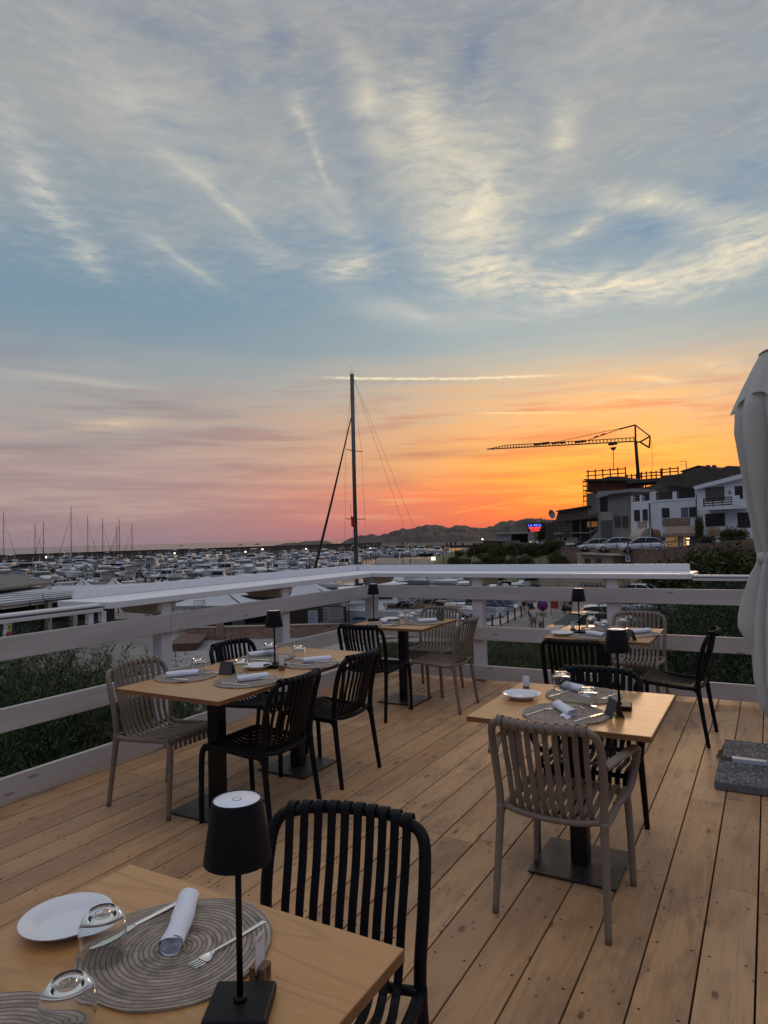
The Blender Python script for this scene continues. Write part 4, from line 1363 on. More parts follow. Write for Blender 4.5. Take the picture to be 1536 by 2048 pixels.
# distant rocky hills: ridge heights surveyed, relief added in depth
ridge = [(555, 1090), (568, 1087), (590, 1085), (615, 1082), (642, 1081), (660, 1084), (668, 1088), (680, 1087), (693, 1080), (714, 1071), (748, 1069), (752, 1071), (775, 1066), (786, 1062), (804, 1057), (830, 1055.5), (846, 1050), (861, 1048.5), (880, 1050), (898, 1055), (912, 1050), (934, 1051), (950, 1055), (968, 1055.5), (986, 1051.6), (1002, 1044), (1018, 1040), (1033, 1041), (1046, 1037), (1065, 1035), (1091, 1037), (1120, 1041), (1180, 1046), (1300, 1052), (1420, 1056)]
ROCKM = mat('far granite and scrub', (0.060, 0.042, 0.037), 0.95, var=0.42, vscale=0.02, bump=0.8, bscale=0.06, col2=(0.035, 0.03, 0.026))
rows = []
NRr = 26
for j in range(NRr + 1):
    t = j / NRr
    row = []
    for i in range(433):
        px = 550 + i * 2.0
        py = lerp_pts(ridge, px)
        D = 1050 - 330 * (1 - min(t / 0.72, 1.0)) + 500 * max(0, (t - 0.72) / 0.28)
        r0 = at(px, py, 1050)
        hz_ = r0.z
        p = at(px, py, D)
        rag = mnoise.fractal(Vector((px * 0.11, 0.3, 0.0)), 0.8, 2.1, 4) * 1.6
        if t < 0.72:
            q = t / 0.72
            n_ = mnoise.fractal(Vector((px * 0.028, q * 2.6, 1.0)), 0.9, 2.0, 6)
            zz = ZW + (hz_ + rag - ZW) * (q ** 0.8) * (1 + 0.0) + n_ * 9.0 * math.sin(q * PI) * min(1, (hz_ - ZW) / 25)
            zz = min(zz, 1.575 + (hz_ + rag - 1.575) * D / 1050 - 0.1) if q < 1 else zz
        else:
            q = (t - 0.72) / 0.28
            zz = (hz_ + rag) * (1 - q) + (ZW - 3) * q
        if t == 0:
            zz = ZW - 1
        row.append((p.x, p.y, zz))
    rows.append(row)
hl = grid_mesh('hills', rows, ROCKM)
tag(hl, kind='structure')
# low far shore under the hills and the land that carries the upper road
shore = MB()
shore.prism([xy(565, 520), xy(760, 500), xy(1010, 420), xy(1100, 430), xy(1100, 760), xy(540, 760)], ZW - 1, -4.2)
so = shore.build('far_shore', mat('dark shore', (0.05, 0.045, 0.04), 0.95, var=0.4, vscale=0.03))
tag(so, kind='structure')
# hillside with scrub between the quay and the upper road
top = [(870, 1128), (885, 1122), (905, 1112), (930, 1104), (960, 1098), (1000, 1093), (1060, 1091), (1180, 1093.5)]
rows = []
for j in range(25):
    t = j / 24
    row = []
    for i in range(70):
        px = 868 + i * 4.6
        py = lerp_pts(top, px)
        Dt = 118 - (px - 870) * 0.085
        Db = 104 - (px - 870) * 0.09
        D = Db + (Dt - Db) * t
        zt = at(px, py, Dt).z
        n_ = mnoise.fractal(Vector((px * 0.05, t * 3, 5.0)), 0.9, 2.0, 4)
        zz = (ZG - 0.1) + (zt - ZG) * (t ** 0.85) + n_ * 0.45 * math.sin(t * PI)
        p = at(px, py, D)
        row.append((p.x, p.y, min(zz, zt) if t > .95 else zz))
    rows.append(row)
p_last = rows[-1]
rows.append([(a[0] + (a[0] - CAM_LOC.x) * 0.35, a[1] + (a[1] - CAM_LOC.y) * 0.35, a[2] - 0.02) for a in p_last])
hs = grid_mesh('hillside', rows, EARTHM)
tag(hs, kind='structure')
roadp = [xy(1128, 90.5), xy(1330, 68.8), xy(1420, 66), xy(1700, 62), xy(1900, 120), xy(1150, 175), xy(985, 175), xy(990, 112), xy(1060, 106)]
road = MB().prism(roadp, ZG - 0.5, ZR).build('upper_road', ASPH)
bm_ = bmesh.new(); bm_.from_mesh(road.data); bmesh.ops.recalc_face_normals(bm_, faces=bm_.faces); bm_.to_mesh(road.data); bm_.free()
tag(road, kind='structure')


# ------------------------------------------------------------------ walls surveyed as vertical planes
class Wall:
    def __init__(self, name, label, cat, pA, DA, pB, DB, group=None):
        A, B = xy(pA, DA), xy(pB, DB)
        self.A = Vector((A[0], A[1], 0))
        d = Vector((B[0] - A[0], B[1] - A[1], 0))
        self.len = d.length
        self.d = d.normalized()
        self.n = Vector((-self.d.y, self.d.x, 0))
        self.rz = math.atan2(self.d.y, self.d.x)
        self.root = thing(name, label, cat, self.A, self.rz, group)

    def L(self, px, py, off=0.0):
        d = ray(px, py)
        a = self.A + self.n * off
        t = (a - CAM_LOC).dot(self.n) / d.dot(self.n)
        p = CAM_LOC + d * t - self.A
        return p.dot(self.d), p.z

    def rect(self, name, m_, x0, y0, x1, y1, d0, d1, parent=None, bevel=0.0, off=None):
        off = d0 if off is None else off
        ym, xm = (y0 + y1) / 2, (x0 + x1) / 2
        s0, s1 = self.L(x0, ym, off)[0], self.L(x1, ym, off)[0]
        z1, z0 = self.L(xm, y0, off)[1], self.L(xm, y1, off)[1]
        return MB().box(s0, s1, d0, d1, z0, z1).build(name, m_, parent or self.root, bevel=bevel), (s0, s1, z0, z1)

    def poly(self, name, m_, pts, d0, d1, parent=None, off=None):
        off = d0 if off is None else off
        q = [self.L(x, y, off) for x, y in pts]
        mb_ = MB()
        n_ = len(q)
        vs = [(s, d0, z) for s, z in q] + [(s, d1, z) for s, z in q]
        mb_.add(vs, [tuple(reversed(range(n_))), tuple(range(n_, 2 * n_))] + [(i, (i + 1) % n_, n_ + (i + 1) % n_, n_ + i) for i in range(n_)])
        o = mb_.build(name, m_, parent or self.root)
        bm2 = bmesh.new(); bm2.from_mesh(o.data); bmesh.ops.recalc_face_normals(bm2, faces=bm2.faces); bm2.to_mesh(o.data); bm2.free()
        return o


def stone_mat(name, a, b_, scale=1.6):
    m_ = bpy.data.materials.new(name)
    m_.use_nodes = True
    nt = NT(m_.node_tree)
    bs = nt.n['Principled BSDF']
    c = nt.new('ShaderNodeTexCoord').outputs['Object']
    mp = nt.mapping(c, scale=(1, 1, 1.5))
    vo = nt.new('ShaderNodeTexVoronoi', feature='F1')
    nt.l.new(mp, vo.inputs['Vector']); vo.inputs['Scale'].default_value = scale
    ed = nt.voronoi(mp, scale, 'DISTANCE_TO_EDGE')
    rn = nt.sep(vo.outputs['Color'])[0]
    cl = nt.mix(rn, a, b_)
    cl = nt.mix(nt.rng(nt.noise(c, 5, 4, 0.6), 0.35, 0.7, 0, 0.5), cl, tuple(v_ * 0.5 for v_ in a))
    cl = nt.mix(nt.rng(ed, 0.0, 0.07, 0.8, 0), cl, tuple(v_ * 0.45 for v_ in b_))
    nt.l.new(cl, bs.inputs['Base Color'])
    bs.inputs['Roughness'].default_value = 0.95
    return m_


STONE = stone_mat('pink granite rubble', (0.20, 0.12, 0.09), (0.30, 0.20, 0.155), 2.6)
STONE2 = stone_mat('warm stone wall', (0.26, 0.16, 0.11), (0.38, 0.27, 0.20), 3.2)
BWM = mat('breakwater concrete', (0.105, 0.078, 0.068), 0.95, var=0.35, vscale=0.06, bump=0.4, bscale=0.4)
WHITEW = mat('white render', (0.72, 0.74, 0.78), 0.9, var=0.10, vscale=0.5, bump=0.1, bscale=3)
WHITE2 = mat('sun-bleached white render', (0.78, 0.80, 0.86), 0.9, var=0.06, vscale=0.4)
GREYW = mat('bare grey render', (0.26, 0.245, 0.225), 0.95, var=0.22, vscale=0.5)
BRICKM = mat('raw brick', (0.20, 0.075, 0.042), 0.95, var=0.3, vscale=1.5)
ROOFD = mat('dark roof tiles', (0.085, 0.068, 0.058), 0.9, var=0.3, vscale=1.2)
DARKW = mat('dark window glass', (0.012, 0.014, 0.016), 0.12)
SHUT = mat('dark green shutters', (0.016, 0.02, 0.016), 0.6)
WOODD = mat('dark balcony wood', (0.02, 0.016, 0.013), 0.7)
FRAMEM = mat('dark frame', (0.025, 0.022, 0.02), 0.6)
BEIGE = mat('beige render', (0.40, 0.34, 0.27), 0.9, var=0.15, vscale=0.6)
SCAFM = mat('rusty scaffold tube', (0.035, 0.02, 0.013), 0.7, 0.3)
CRANEM = mat('crane steel', (0.03, 0.026, 0.02), 0.6, 0.3)

# breakwater
bw = Wall('breakwater', 'long dark breakwater wall along the whole marina below the sea horizon', 'breakwater', -420, 290, 762, 470)
prof = []
MB().box(-60, bw.len, 0, 3.2, ZW - 1, -1.45).build('parapet_wall', BWM, bw.root)
MB().box(-60, bw.len, -5.5, -0.003, ZW - 1, -4.0).build('lower_quay', mat('breakwater apron', (0.13, 0.115, 0.105), 0.95, var=0.3, vscale=0.1), bw.root)
MB().box(-60, bw.len, -0.25, 3.5, -1.448, -1.22).build('coping', BWM, bw.root)
# retaining wall of the upper road with its guard rail
rw = Wall('retaining_wall', 'long pink stone retaining wall below the row of parked cars', 'wall', 1126, 90, 1331, 68.4)
MB().box(0, rw.len, -0.35, -0.003, ZG, ZR + 0.40).build('masonry', STONE, rw.root)
MB().box(0, rw.len, -0.40, 0.06, ZR + 0.402, ZR + 0.48).build('coping', mat('wall coping', (0.22, 0.17, 0.14), 0.9, var=0.2), rw.root)
gr_ = thing('guard_rail', 'thin dark guard rail along the edge of the upper road', 'railing', rw.A, rw.rz)
for k in range(14):
    s = 0.6 + k * (rw.len - 1.2) / 13
    MB().cyl((s, -0.15, ZR + 0.48), (s, -0.15, ZR + 1.25), 0.03, n=6).build('post', FRAMEM, gr_)
MB().box(0.5, rw.len - 0.5, -0.175, -0.125, ZR + 1.22, ZR + 1.28).build('top_rail', FRAMEM, gr_)
rw2 = Wall('retaining_wall', 'stone wall rising towards the parasol below the painted sun', 'wall', 1331.5, 68.3, 1560, 61)
rw2.poly('masonry', STONE, [(1331.5, 1094.5), (1365, 1092.5), (1420, 1086), (1455, 1082), (1500, 1078), (1560, 1074), (1560, 1180), (1331.5, 1180)], 0, 0.5)
g2 = thing('guard_rail', 'sloping dark guard rail in front of the painted sun', 'railing', rw2.A, rw2.rz)
a_, b_ = rw2.L(1336, 1084, 0.25), rw2.L(1500, 1073, 0.25)
MB().tube([(a_[0], 0.25, a_[1]), (b_[0], 0.25, b_[1])], 0.035, 6).build('top_rail', FRAMEM, g2)
for k in range(8):
    t = k / 7
    s, z_ = a_[0] + (b_[0] - a_[0]) * t, a_[1] + (b_[1] - a_[1]) * t
    MB().cyl((s, 0.25, z_ - 0.95), (s, 0.25, z_), 0.028, n=6).build('post', FRAMEM, g2)
# lower base storey under the wall
lb = Wall('garage_block', 'low beige garage block at the foot of the stone wall', 'building', 1155, 82, 1226, 74)
lb.rect('wall', BEIGE, 1155, 1110, 1226, 1150, 0.0, 4.0)
lb.rect('roof_slab', mat('pale slab', (0.36, 0.32, 0.27), 0.9), 1152, 1107.5, 1229, 1110.2, -0.6, 4.0)
for x0 in (1169, 1191):
    lb.rect('window', DARKW, x0, 1117, x0 + 11, 1127, -0.04, 0.0)

# ------------------------------------------------------------------ the white houses
def window_on(w, x0, y0, x1, y1, pane=DARKW, frame=FRAMEM, d=0.0, name='window', cols=2):
    f, (s0, s1, z0, z1) = w.rect(name, frame, x0, y0, x1, y1, d - 0.05, d - 0.003)
    mb_ = MB()
    n_ = cols
    for k in range(n_):
        a = s0 + 0.06 + (s1 - s0 - 0.06) * k / n_
        c_ = s0 + (s1 - s0 - 0.06) * (k + 1) / n_
        mb_.box(a, c_, d - 0.058, d - 0.051, z0 + 0.07, z1 - 0.07)
    mb_.build('pane', pane, f)
    return f


def balcony(w, x0, y0, x1, y1, d, bars=4, m_=WOODD):
    s0, z1 = w.L(x0, y0, d)
    s1, _ = w.L(x1, y0, d)
    z0 = w.L((x0 + x1) / 2, y1, d)[1]
    mb_ = MB()
    for k in range(bars):
        z_ = z0 + (z1 - z0) * (k + 0.5) / bars
        mb_.box(s0, s1, d - 0.03, d + 0.03, z_ - 0.055, z_ + 0.055)
    for k in range(4):
        s = s0 + 0.05 + (s1 - s0 - 0.1) * k / 3
        mb_.box(s - 0.04, s + 0.04, d + 0.031, d + 0.07, z0, z1)
    return mb_.build('balcony_railing', m_, w.root)


hA = Wall('white_house', 'white house with striped shop awning and roof terrace', 'house', 1303, 84.5, 1393.5, 81.5)
hA.rect('wall', WHITEW, 1303, 1000.5, 1393, 1095, 0, 7.0, off=0)
# terrace parapet pillars
for x0, x1, yt in [(1303, 1311.5, 983), (1345, 1353.5, 983), (1390, 1393.5, 981)]:
    hA.rect('parapet_pillar', WHITEW, x0, yt, x1, 1000.2, 0.003, 0.4)
hA.rect('terrace_edge', WHITE2, 1302, 998, 1393.5, 1001.2, -0.06, -0.003)
balcony(hA, 1312, 984.5, 1345, 999, 0.1)
balcony(hA, 1354, 982.5, 1390, 998, 0.1)
window_on(hA, 1323.5, 1016, 1338.5, 1035, SHUT, SHUT, name='shuttered_window', cols=2)
window_on(hA, 1362, 1015, 1375.5, 1033.5, mat('pale curtain glass', (0.16, 0.17, 0.18), 0.3))
hA.rect('shutter', SHUT, 1378, 1014, 1393, 1034, -0.05, -0.003)
hA.rect('stone_panel', STONE2, 1324.5, 1036, 1378.5, 1051.5, -0.12, -0.003)
# awning, striped
s0, z1 = hA.L(1324, 1056.5, -0.9)
s1, _ = hA.L(1391, 1056.5, -0.9)
z0 = hA.L(1357, 1073, -0.9)[1]
aw = MB()
ns = 36
for k in range(ns):
    a, c_ = s0 + (s1 - s0) * k / ns, s0 + (s1 - s0) * (k + 1) / ns
    aw.add([(a, -0.05, z1 + 0.25), (c_, -0.05, z1 + 0.25), (c_, -0.9, z0 + 0.35), (a, -0.9, z0 + 0.35), (c_, -0.9, z0), (a, -0.9, z0)], [(0, 3, 2, 1), (3, 5, 4, 2)], mat=k % 2)
aw.build('awning', [mat('awning cream', (0.50, 0.44, 0.37), 0.9), mat('awning brown', (0.15, 0.065, 0.045), 0.9)], hA.root)
WARM = (1.0, 0.5, 0.14)


def shop_mat(name, k):
    m_ = bpy.data.materials.new(name)
    m_.use_nodes = True
    nt = NT(m_.node_tree)
    b = nt.n['Principled BSDF']
    c = nt.new('ShaderNodeTexCoord').outputs['Object']
    vo = nt.new('ShaderNodeTexVoronoi', feature='F1', distance='CHEBYCHEV')
    nt.l.new(nt.mapping(c, scale=(2.6, 0.2, 3.4)), vo.inputs['Vector'])
    rn = nt.sep(vo.outputs['Color'])[0]
    cl = nt.mix(rn, (0.05, 0.02, 0.01), (0.75, 0.42, 0.16))
    nt.l.new(cl, b.inputs['Base Color'])
    nt.l.new(cl, b.inputs['Emission Color'])
    b.inputs['Emission Strength'].default_value = k
    return m_


LITM = mat('lit shop interior', (0.3, 0.15, 0.05), 0.6, emis=(1.0, 0.62, 0.25), estr=1.6)
f_, q_ = hA.rect('shop_window', FRAMEM, 1329.5, 1072.5, 1358, 1095, -0.06, -0.003)
hA.rect('display', shop_mat('lit shelves of goods', 0.30), 1331, 1074, 1356.5, 1094, -0.075, -0.061, parent=f_)
f_, q_ = hA.rect('shop_door', FRAMEM, 1364.5, 1072.5, 1381, 1095, -0.06, -0.003)
hA.rect('display', shop_mat('lit doorway goods', 0.5), 1366, 1074, 1379.5, 1094, -0.075, -0.061, parent=f_)
for yy, w_ in [(1077, 6), (1083.5, 5), (1088, 4)]:
    hA.rect('lamp_glow', mat('shop lamp', (1, 0.8, 0.5), 0.5, emis=(1.0, 0.72, 0.36), estr=3.0) if yy == 1077 else bpy.data.materials['shop lamp'], 1376 - w_ / 2, yy - 0.9, 1376 + w_ / 2, yy + 0.9, -0.083, -0.076, parent=f_)
hA.rect('door', mat('grey door', (0.17, 0.17, 0.17), 0.6), 1382.5, 1073, 1392, 1095, -0.06, -0.003)
MB().tube([(hA.L(1394.2, 1010, -0.1)[0], -0.1, hA.L(1394, 990, -0.1)[1]), (hA.L(1397, 1060, -0.1)[0], -0.1, hA.L(1397, 1092, -0.1)[1])], 0.07, 6).build('drainpipe', FRAMEM, hA.root)
s_, z_ = hA.L(1311.5, 1068.5, -0.06)
MB().lathe([(0, 0.05), (0.55, 0.045), (0.6, 0.0)], 20).build('round_plaque', mat('terracotta plaque', (0.30, 0.12, 0.055), 0.7), hA.root, loc=(s_, -0.004, z_), rot=(PI / 2, 0, 0))
s_, z_ = hA.L(1320, 1077, -0.06)
o = MB().lathe([(0, 0.05), (0.55, 0.045), (0.6, 0.0)], 20).build('fish_plaque', mat('blue plaque', (0.07, 0.11, 0.20), 0.6), hA.root, loc=(s_, -0.004, z_), rot=(PI / 2, 0, 0))
o.scale = (1.0, 0.6, 1)
# the part set back behind the roof terrace
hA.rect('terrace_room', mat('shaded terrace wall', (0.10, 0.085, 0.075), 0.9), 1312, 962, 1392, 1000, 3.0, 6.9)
hA.poly('roof', ROOFD, [(1322, 951), (1350, 949), (1372, 945), (1392, 941), (1430, 938), (1470, 935), (1505, 936), (1505, 975), (1400, 979), (1316, 966)], 1.2, 9.5)
# left wing of the same block
hB = Wall('white_house', 'narrow white house with two dark shuttered windows and a drainpipe', 'house', 1262, 87.5, 1302.6, 84.6)
hB.poly('wall', WHITE2, [(1262, 1004), (1302, 1001), (1302, 1095), (1262, 1095)], 0, 6)
for x0, x1, yt in [(1262, 1265, 992), (1279.5, 1283.5, 990), (1299.5, 1302.4, 985)]:
    hB.rect('parapet_pillar', WHITE2, x0, yt, x1, 1003, 0.003, 0.4)
balcony(hB, 1265.5, 991.5, 1279, 1004, 0.1, 3)
balcony(hB, 1284, 989, 1299, 1002.5, 0.1, 3)
hB.rect('shutter', SHUT, 1268, 1020, 1279, 1042, -0.07, -0.003)
hB.rect('shutter', SHUT, 1285, 1018.5, 1294.5, 1041, -0.07, -0.003)
hB.rect('stone_panel', BEIGE, 1275, 1043, 1292, 1057, -0.1, -0.003)
# barrel awning
s0, zc = hB.L(1258, 1072, -1.4); s1, _ = hB.L(1280, 1072, -1.4)
aw = MB()
arc = [(math.cos(a) * 1.35 - 0.05, math.sin(a) * 1.35) for a in [PI / 2 + k * PI / 2 / 8 for k in range(9)]]
vs = [(s0, x, zc - 0.5 + z) for x, z in arc] + [(s1, x, zc - 0.5 + z) for x, z in arc]
aw.add(vs, [(i, i + 1, 9 + i + 1, 9 + i) for i in range(8)], smooth=True)
aw.add([vs[i] for i in range(9)] + [(s0, -0.05, zc - 0.5)], [tuple(range(10))])
aw.add([vs[9 + i] for i in range(9)] + [(s1, -0.05, zc - 0.5)], [tuple(range(10))])
aw.build('barrel_awning', mat('cream canvas', (0.46, 0.40, 0.33), 0.9), hB.root)
hB.rect('shop_front', shop_mat('dim shop goods', 0.04), 1281, 1060, 1299, 1084, -0.08, -0.003)
MB().tube([(hB.L(1298.5, 1000, -.1)[0], -0.1, hB.L(1298, 1006, -.1)[1]), (hB.L(1299, 1040, -.1)[0], -0.1, hB.L(1299, 1052, -.1)[1]), (hB.L(1304, 1060, -.1)[0], -0.1, hB.L(1304, 1059, -.1)[1]), (hB.L(1304, 1070, -.1)[0], -0.1, hB.L(1305, 1085, -.1)[1])], 0.07, 6).build('drainpipe', FRAMEM, hB.root)
hC = Wall('white_house', 'white gabled house with balcony and painted sun on its wall', 'house', 1394, 81.0, 1520, 76.5)
hC.poly('wall', WHITEW, [(1394, 979), (1520, 944), (1520, 1096), (1394, 1096)], 0, 7)
hC.poly('gable_board', WHITE2, [(1386, 973), (1520, 938), (1520, 947.5), (1389, 979.5)], -0.45, -0.003)
hC.poly('roof', ROOFD, [(1386, 971.5), (1395, 955), (1455, 931.5), (1520, 934), (1520, 938), (1387, 973)], -0.3, 8)
window_on(hC, 1410.5, 974.5, 1448, 1002, mat('dim balcony glass', (0.10, 0.095, 0.09), 0.25), FRAMEM, cols=4, name='balcony_door')
hC.rect('balcony_slab', WHITE2, 1402, 1013, 1478, 1019, -1.2, -0.003)
hC.rect('balcony_wall', WHITE2, 1402.5, 996, 1405.5, 1013, -1.2, -1.05)
hC.rect('balcony_wall', WHITE2, 1464.5, 991, 1478, 1013, -1.2, -1.05)
balcony(hC, 1406, 996, 1464, 1012.5, -1.12, 4)
hC.rect('shuttered_window', SHUT, 1410.5, 1027, 1449, 1052, -0.07, -0.003)
window_on(hC, 1469.5, 972, 1485, 997, cols=2)
hC.rect('shuttered_door', SHUT, 1475, 1025, 1500, 1060, -0.07, -0.003)
hC.rect('stair_wall', WHITE2, 1469.5, 1056, 1500, 1084, -2.0, -0.003)
s_, z_ = hC.L(1425.5, 1066, -0.05)
sun_mb = MB()
sun_mb.lathe([(0, 0.02), (0.42, 0.015), (0.46, 0.0)], 24)
for k in range(24):
    a = 2 * PI * k / 24
    L_ = 1.05 if k % 2 else 0.82
    wv = 0.06
    sun_mb.hexa([(0.50 * math.cos(a - wv * 1.5), 0.50 * math.sin(a - wv * 1.5), 0.0), (L_ * math.cos(a), L_ * math.sin(a), 0.0), (0.50 * math.cos(a + wv * 1.5), 0.50 * math.sin(a + wv * 1.5), 0.0)],
                [(0.50 * math.cos(a - wv * 1.5), 0.50 * math.sin(a - wv * 1.5), 0.012), (L_ * math.cos(a), L_ * math.sin(a), 0.012), (0.50 * math.cos(a + wv * 1.5), 0.50 * math.sin(a + wv * 1.5), 0.012)])
sun_mb.build('sun_ornament', mat('ochre sun ornament', (0.42, 0.25, 0.06), 0.7), hC.root, loc=(s_, -0.004, z_), rot=(PI / 2, 0, 0))
s_, z_ = hC.L(1458.5, 985, -0.05)
MB().prism([(0.32, 0), (0.09, 0.09), (0, 0.32), (-0.09, 0.09), (-0.32, 0), (-0.09, -0.09), (0, -0.32), (0.09, -0.09)], 0, 0.03).build('star_ornament', mat('grey ornament', (0.28, 0.26, 0.27), 0.8), hC.root, loc=(s_, -0.004, z_), rot=(PI / 2, 0, 0))
# more roofs behind
hD = Wall('house_roof', 'pale gabled house behind the white terrace house', 'house', 1360, 98, 1425, 96)
hD.poly('wall', mat('pale far gable', (0.30, 0.27, 0.25), 0.9), [(1364, 941), (1396, 932.5), (1421, 938), (1421, 980), (1364, 980)], 0, 6)
hD.poly('roof', ROOFD, [(1360, 942), (1396, 930.5), (1425, 937), (1425, 939), (1396, 932.3), (1361, 944)], -0.4, 6)
for x0 in (1412, 1424):
    hD.rect('chimney', ROOFD, x0, 930, x0 + 3, 938, -0.2, 0.6)
ant = thing('tv_antenna', 'thin roof antenna above the white terrace house', 'antenna', at(1373, 940, 95))
ant.location.z = 0
zt, zb = at(1373, 922, 95).z, at(1373, 945, 95).z
MB().cyl((0, 0, zb), (0, 0, zt), 0.05, n=5).build('mast', FRAMEM, ant)
MB().tube([(-0.9 * CR.x, -0.9 * CR.y, zt - 0.05), (0.05, 0, zt - 0.05)], 0.03, 5).build('boom', FRAMEM, ant)
MB().tube([(-0.9 * CR.x, -0.9 * CR.y, zt - 0.5), (0.05, 0, zt - 0.5)], 0.03, 5).build('boom', FRAMEM, ant)
# grey unfinished house
hE = Wall('grey_house', 'bare grey rendered house between the building site and the white houses', 'house', 1196, 91, 1262, 88)
hE.poly('wall', GREYW, [(1196, 995), (1214, 991), (1262, 983), (1262, 1092), (1196, 1092)], 0, 8)
hE.poly('roof_edge', mat('pale eave', (0.30, 0.29, 0.28), 0.9), [(1190, 997), (1196, 983), (1240, 980), (1262, 977), (1262, 983.5), (1222, 988), (1196, 996)], -0.8, 7)
hE.rect('recess', DARKW, 1200, 996, 1214.5, 1023, -0.05, -0.003)
hE.rect('garage_door', mat('grey garage door', (0.10, 0.10, 0.098), 0.7), 1202, 1041, 1224, 1080, -0.05, -0.003)
for x0 in (1229, 1244):
    hE.rect('shuttered_window', mat('brown shutter', (0.07, 0.055, 0.048), 0.7) if x0 == 1229 else bpy.data.materials['brown shutter'], x0, 1032, x0 + 11.5, 1054.5, -0.06, -0.003)
hE.rect('pale_panel', mat('pale render panel', (0.34, 0.33, 0.30), 0.9), 1201.5, 1024, 1225, 1040.5, -0.08, -0.003)
# building site
hF = Wall('building_under_construction', 'raw brick building site with scaffold rails on its roof', 'building', 1171, 100, 1256, 98)
hF.rect('wall', GREYW, 1174, 984, 1256, 1060, 0, 8)
hF.poly('brick_storey', BRICKM, [(1174, 958), (1253, 958), (1253, 984.5), (1174, 984.5)], -0.1, 7.5)
hF.poly('roof_slab', mat('raw concrete', (0.07, 0.062, 0.055), 0.95), [(1168, 958), (1204, 957), (1216, 952.8), (1246, 952.8), (1256, 958), (1256, 961), (1168, 961)], -1.2, 7.7)


def rail_set(name, label, w, x0, x1, yt, yb, n_, d=0.0, mid=1):
    t = thing(name, label, 'scaffold rail', w.A, w.rz)
    s0, z1 = w.L(x0, yt, d)
    s1, z1b = w.L(x1, yt, d)
    z0 = w.L((x0 + x1) / 2, yb, d)[1]
    for k in range(n_):
        s = s0 + (s1 - s0) * k / (n_ - 1)
        MB().box(s - 0.07, s + 0.07, d - 0.05, d + 0.05, z0, z1 + 0.25).build('post', SCAFM, t)
    for q in range(mid + 1):
        z_ = z1 - (z1 - z0) * 0.5 * q
        MB().box(s0 - 0.3, s1 + 0.1, d - 0.1, d - 0.052, z_ - 0.07, z_ + 0.07).build('rail', SCAFM, t)
    return t


rail_set('scaffold_rail', 'scaffold railing on top of the brick storey', hF, 1176, 1251, 943.5, 957.5, 6, -0.8)
rail_set('scaffold_rail', 'scaffold railing to the right of the crane mast', hF, 1283, 1322, 947, 957.5, 5, -0.5)
rail_set('scaffold_rail', 'short scaffold railing next to the roof antenna', hF, 1324, 1356, 939, 950, 3, 0.0)
rail_set('scaffold_rail', 'scaffold railing around the foot of the crane mast', hF, 1254, 1282, 952, 957.5, 4, 0.5, 0)
dk = Wall('concrete_deck', 'unfinished concrete floors beside the brick storey', 'building', 1250, 97, 1325, 95)
dk.rect('slab', bpy.data.materials['raw concrete'], 1253, 958, 1322, 965, 0, 6)
dk.poly('roof_slope', ROOFD, [(1256, 983), (1318, 967), (1318, 990), (1256, 992)], -1, 6)
for x0 in (1256, 1263, 1269, 1277, 1290, 1302):
    dk.rect('prop', SCAFM, x0, 964, x0 + 1.6, 984, 0.2, 0.4)
sc_ = Wall('scaffold_tower', 'narrow scaffold tower at the corner of the building site', 'scaffold', 1165, 98, 1175, 98)
for x0 in (1166, 1172.5):
    sc_.rect('standard', SCAFM, x0, 958, x0 + 1.1, 1012, 0, 0.09)
    sc_.rect('standard', SCAFM, x0, 958, x0 + 1.1, 1012, 1.2, 1.29, off=0)
for yy in (962, 971, 980, 991, 1001):
    sc_.rect('deck_board', SCAFM, 1166, yy, 1174, yy + 1.4, -0.05, 1.3)
a_ = sc_.L(1166.5, 1000); c_ = sc_.L(1173, 980)
MB().tube([(a_[0], -0.06, a_[1]), (c_[0], -0.06, c_[1])], 0.05, 5).build('brace', SCAFM, sc_.root)
# low houses on the left of the site
hG = Wall('tavern', 'low dark house with wooden pergola and stairs at the end of the row', 'house', 1106, 106, 1196, 97)
hG.poly('upper_storey', mat('brown render', (0.105, 0.083, 0.073), 0.95, var=0.2), [(1117, 1020), (1172, 1012.5), (1172, 1032), (1111, 1040)], 0.5, 8)
hG.poly('roof', ROOFD, [(1112, 1021.5), (1172, 1011.5), (1172, 1014), (1112, 1024)], 0, 9)
hG.poly('porch_roof', mat('brown porch roof', (0.10, 0.065, 0.05), 0.9), [(1104, 1041), (1196, 1027), (1196, 1035), (1104, 1045)], -2.2, 0.4)
hG.poly('lower_storey', mat('dark lower storey', (0.06, 0.052, 0.046), 0.95, var=0.3), [(1090, 1046), (1196, 1036), (1196, 1092), (1090, 1092)], 0.6, 8)
for x0 in (1118, 1139, 1141.5, 1160, 1180):
    hG.rect('timber_post', mat('grey timber', (0.15, 0.13, 0.115), 0.8) if x0 == 1118 else bpy.data.materials['grey timber'], x0, 1040, x0 + 1.6, 1090, -1.8, -1.65)
for yy in (1054, 1059):
    hG.rect('timber_rail', bpy.data.materials['grey timber'], 1119, yy, 1140, yy + 1.2, -1.9, -1.82)
hG.rect('canopy', mat('pale canopy', (0.30, 0.28, 0.25), 0.9), 1107, 1065.5, 1124, 1068, -2.4, 0.5)
hG.poly('stair_parapet', mat('stair parapet', (0.20, 0.19, 0.175), 0.9), [(1144, 1065), (1178, 1064), (1198, 1054), (1198, 1056.5), (1179, 1066.5), (1146, 1067.5)], -2.0, -1.82)
hG.poly('stair_side', GREYW, [(1166, 1092), (1198, 1058), (1198, 1092)], -1.8, 0.5)
hG.rect('lit_window', mat('dim lit window', (0.2, 0.09, 0.03), 0.5, emis=(1, 0.45, 0.1), estr=0.12), 1174, 1043, 1194, 1054, 0.55, 0.6)
s_, z_ = hG.L(1110, 1023.5, -0.3)
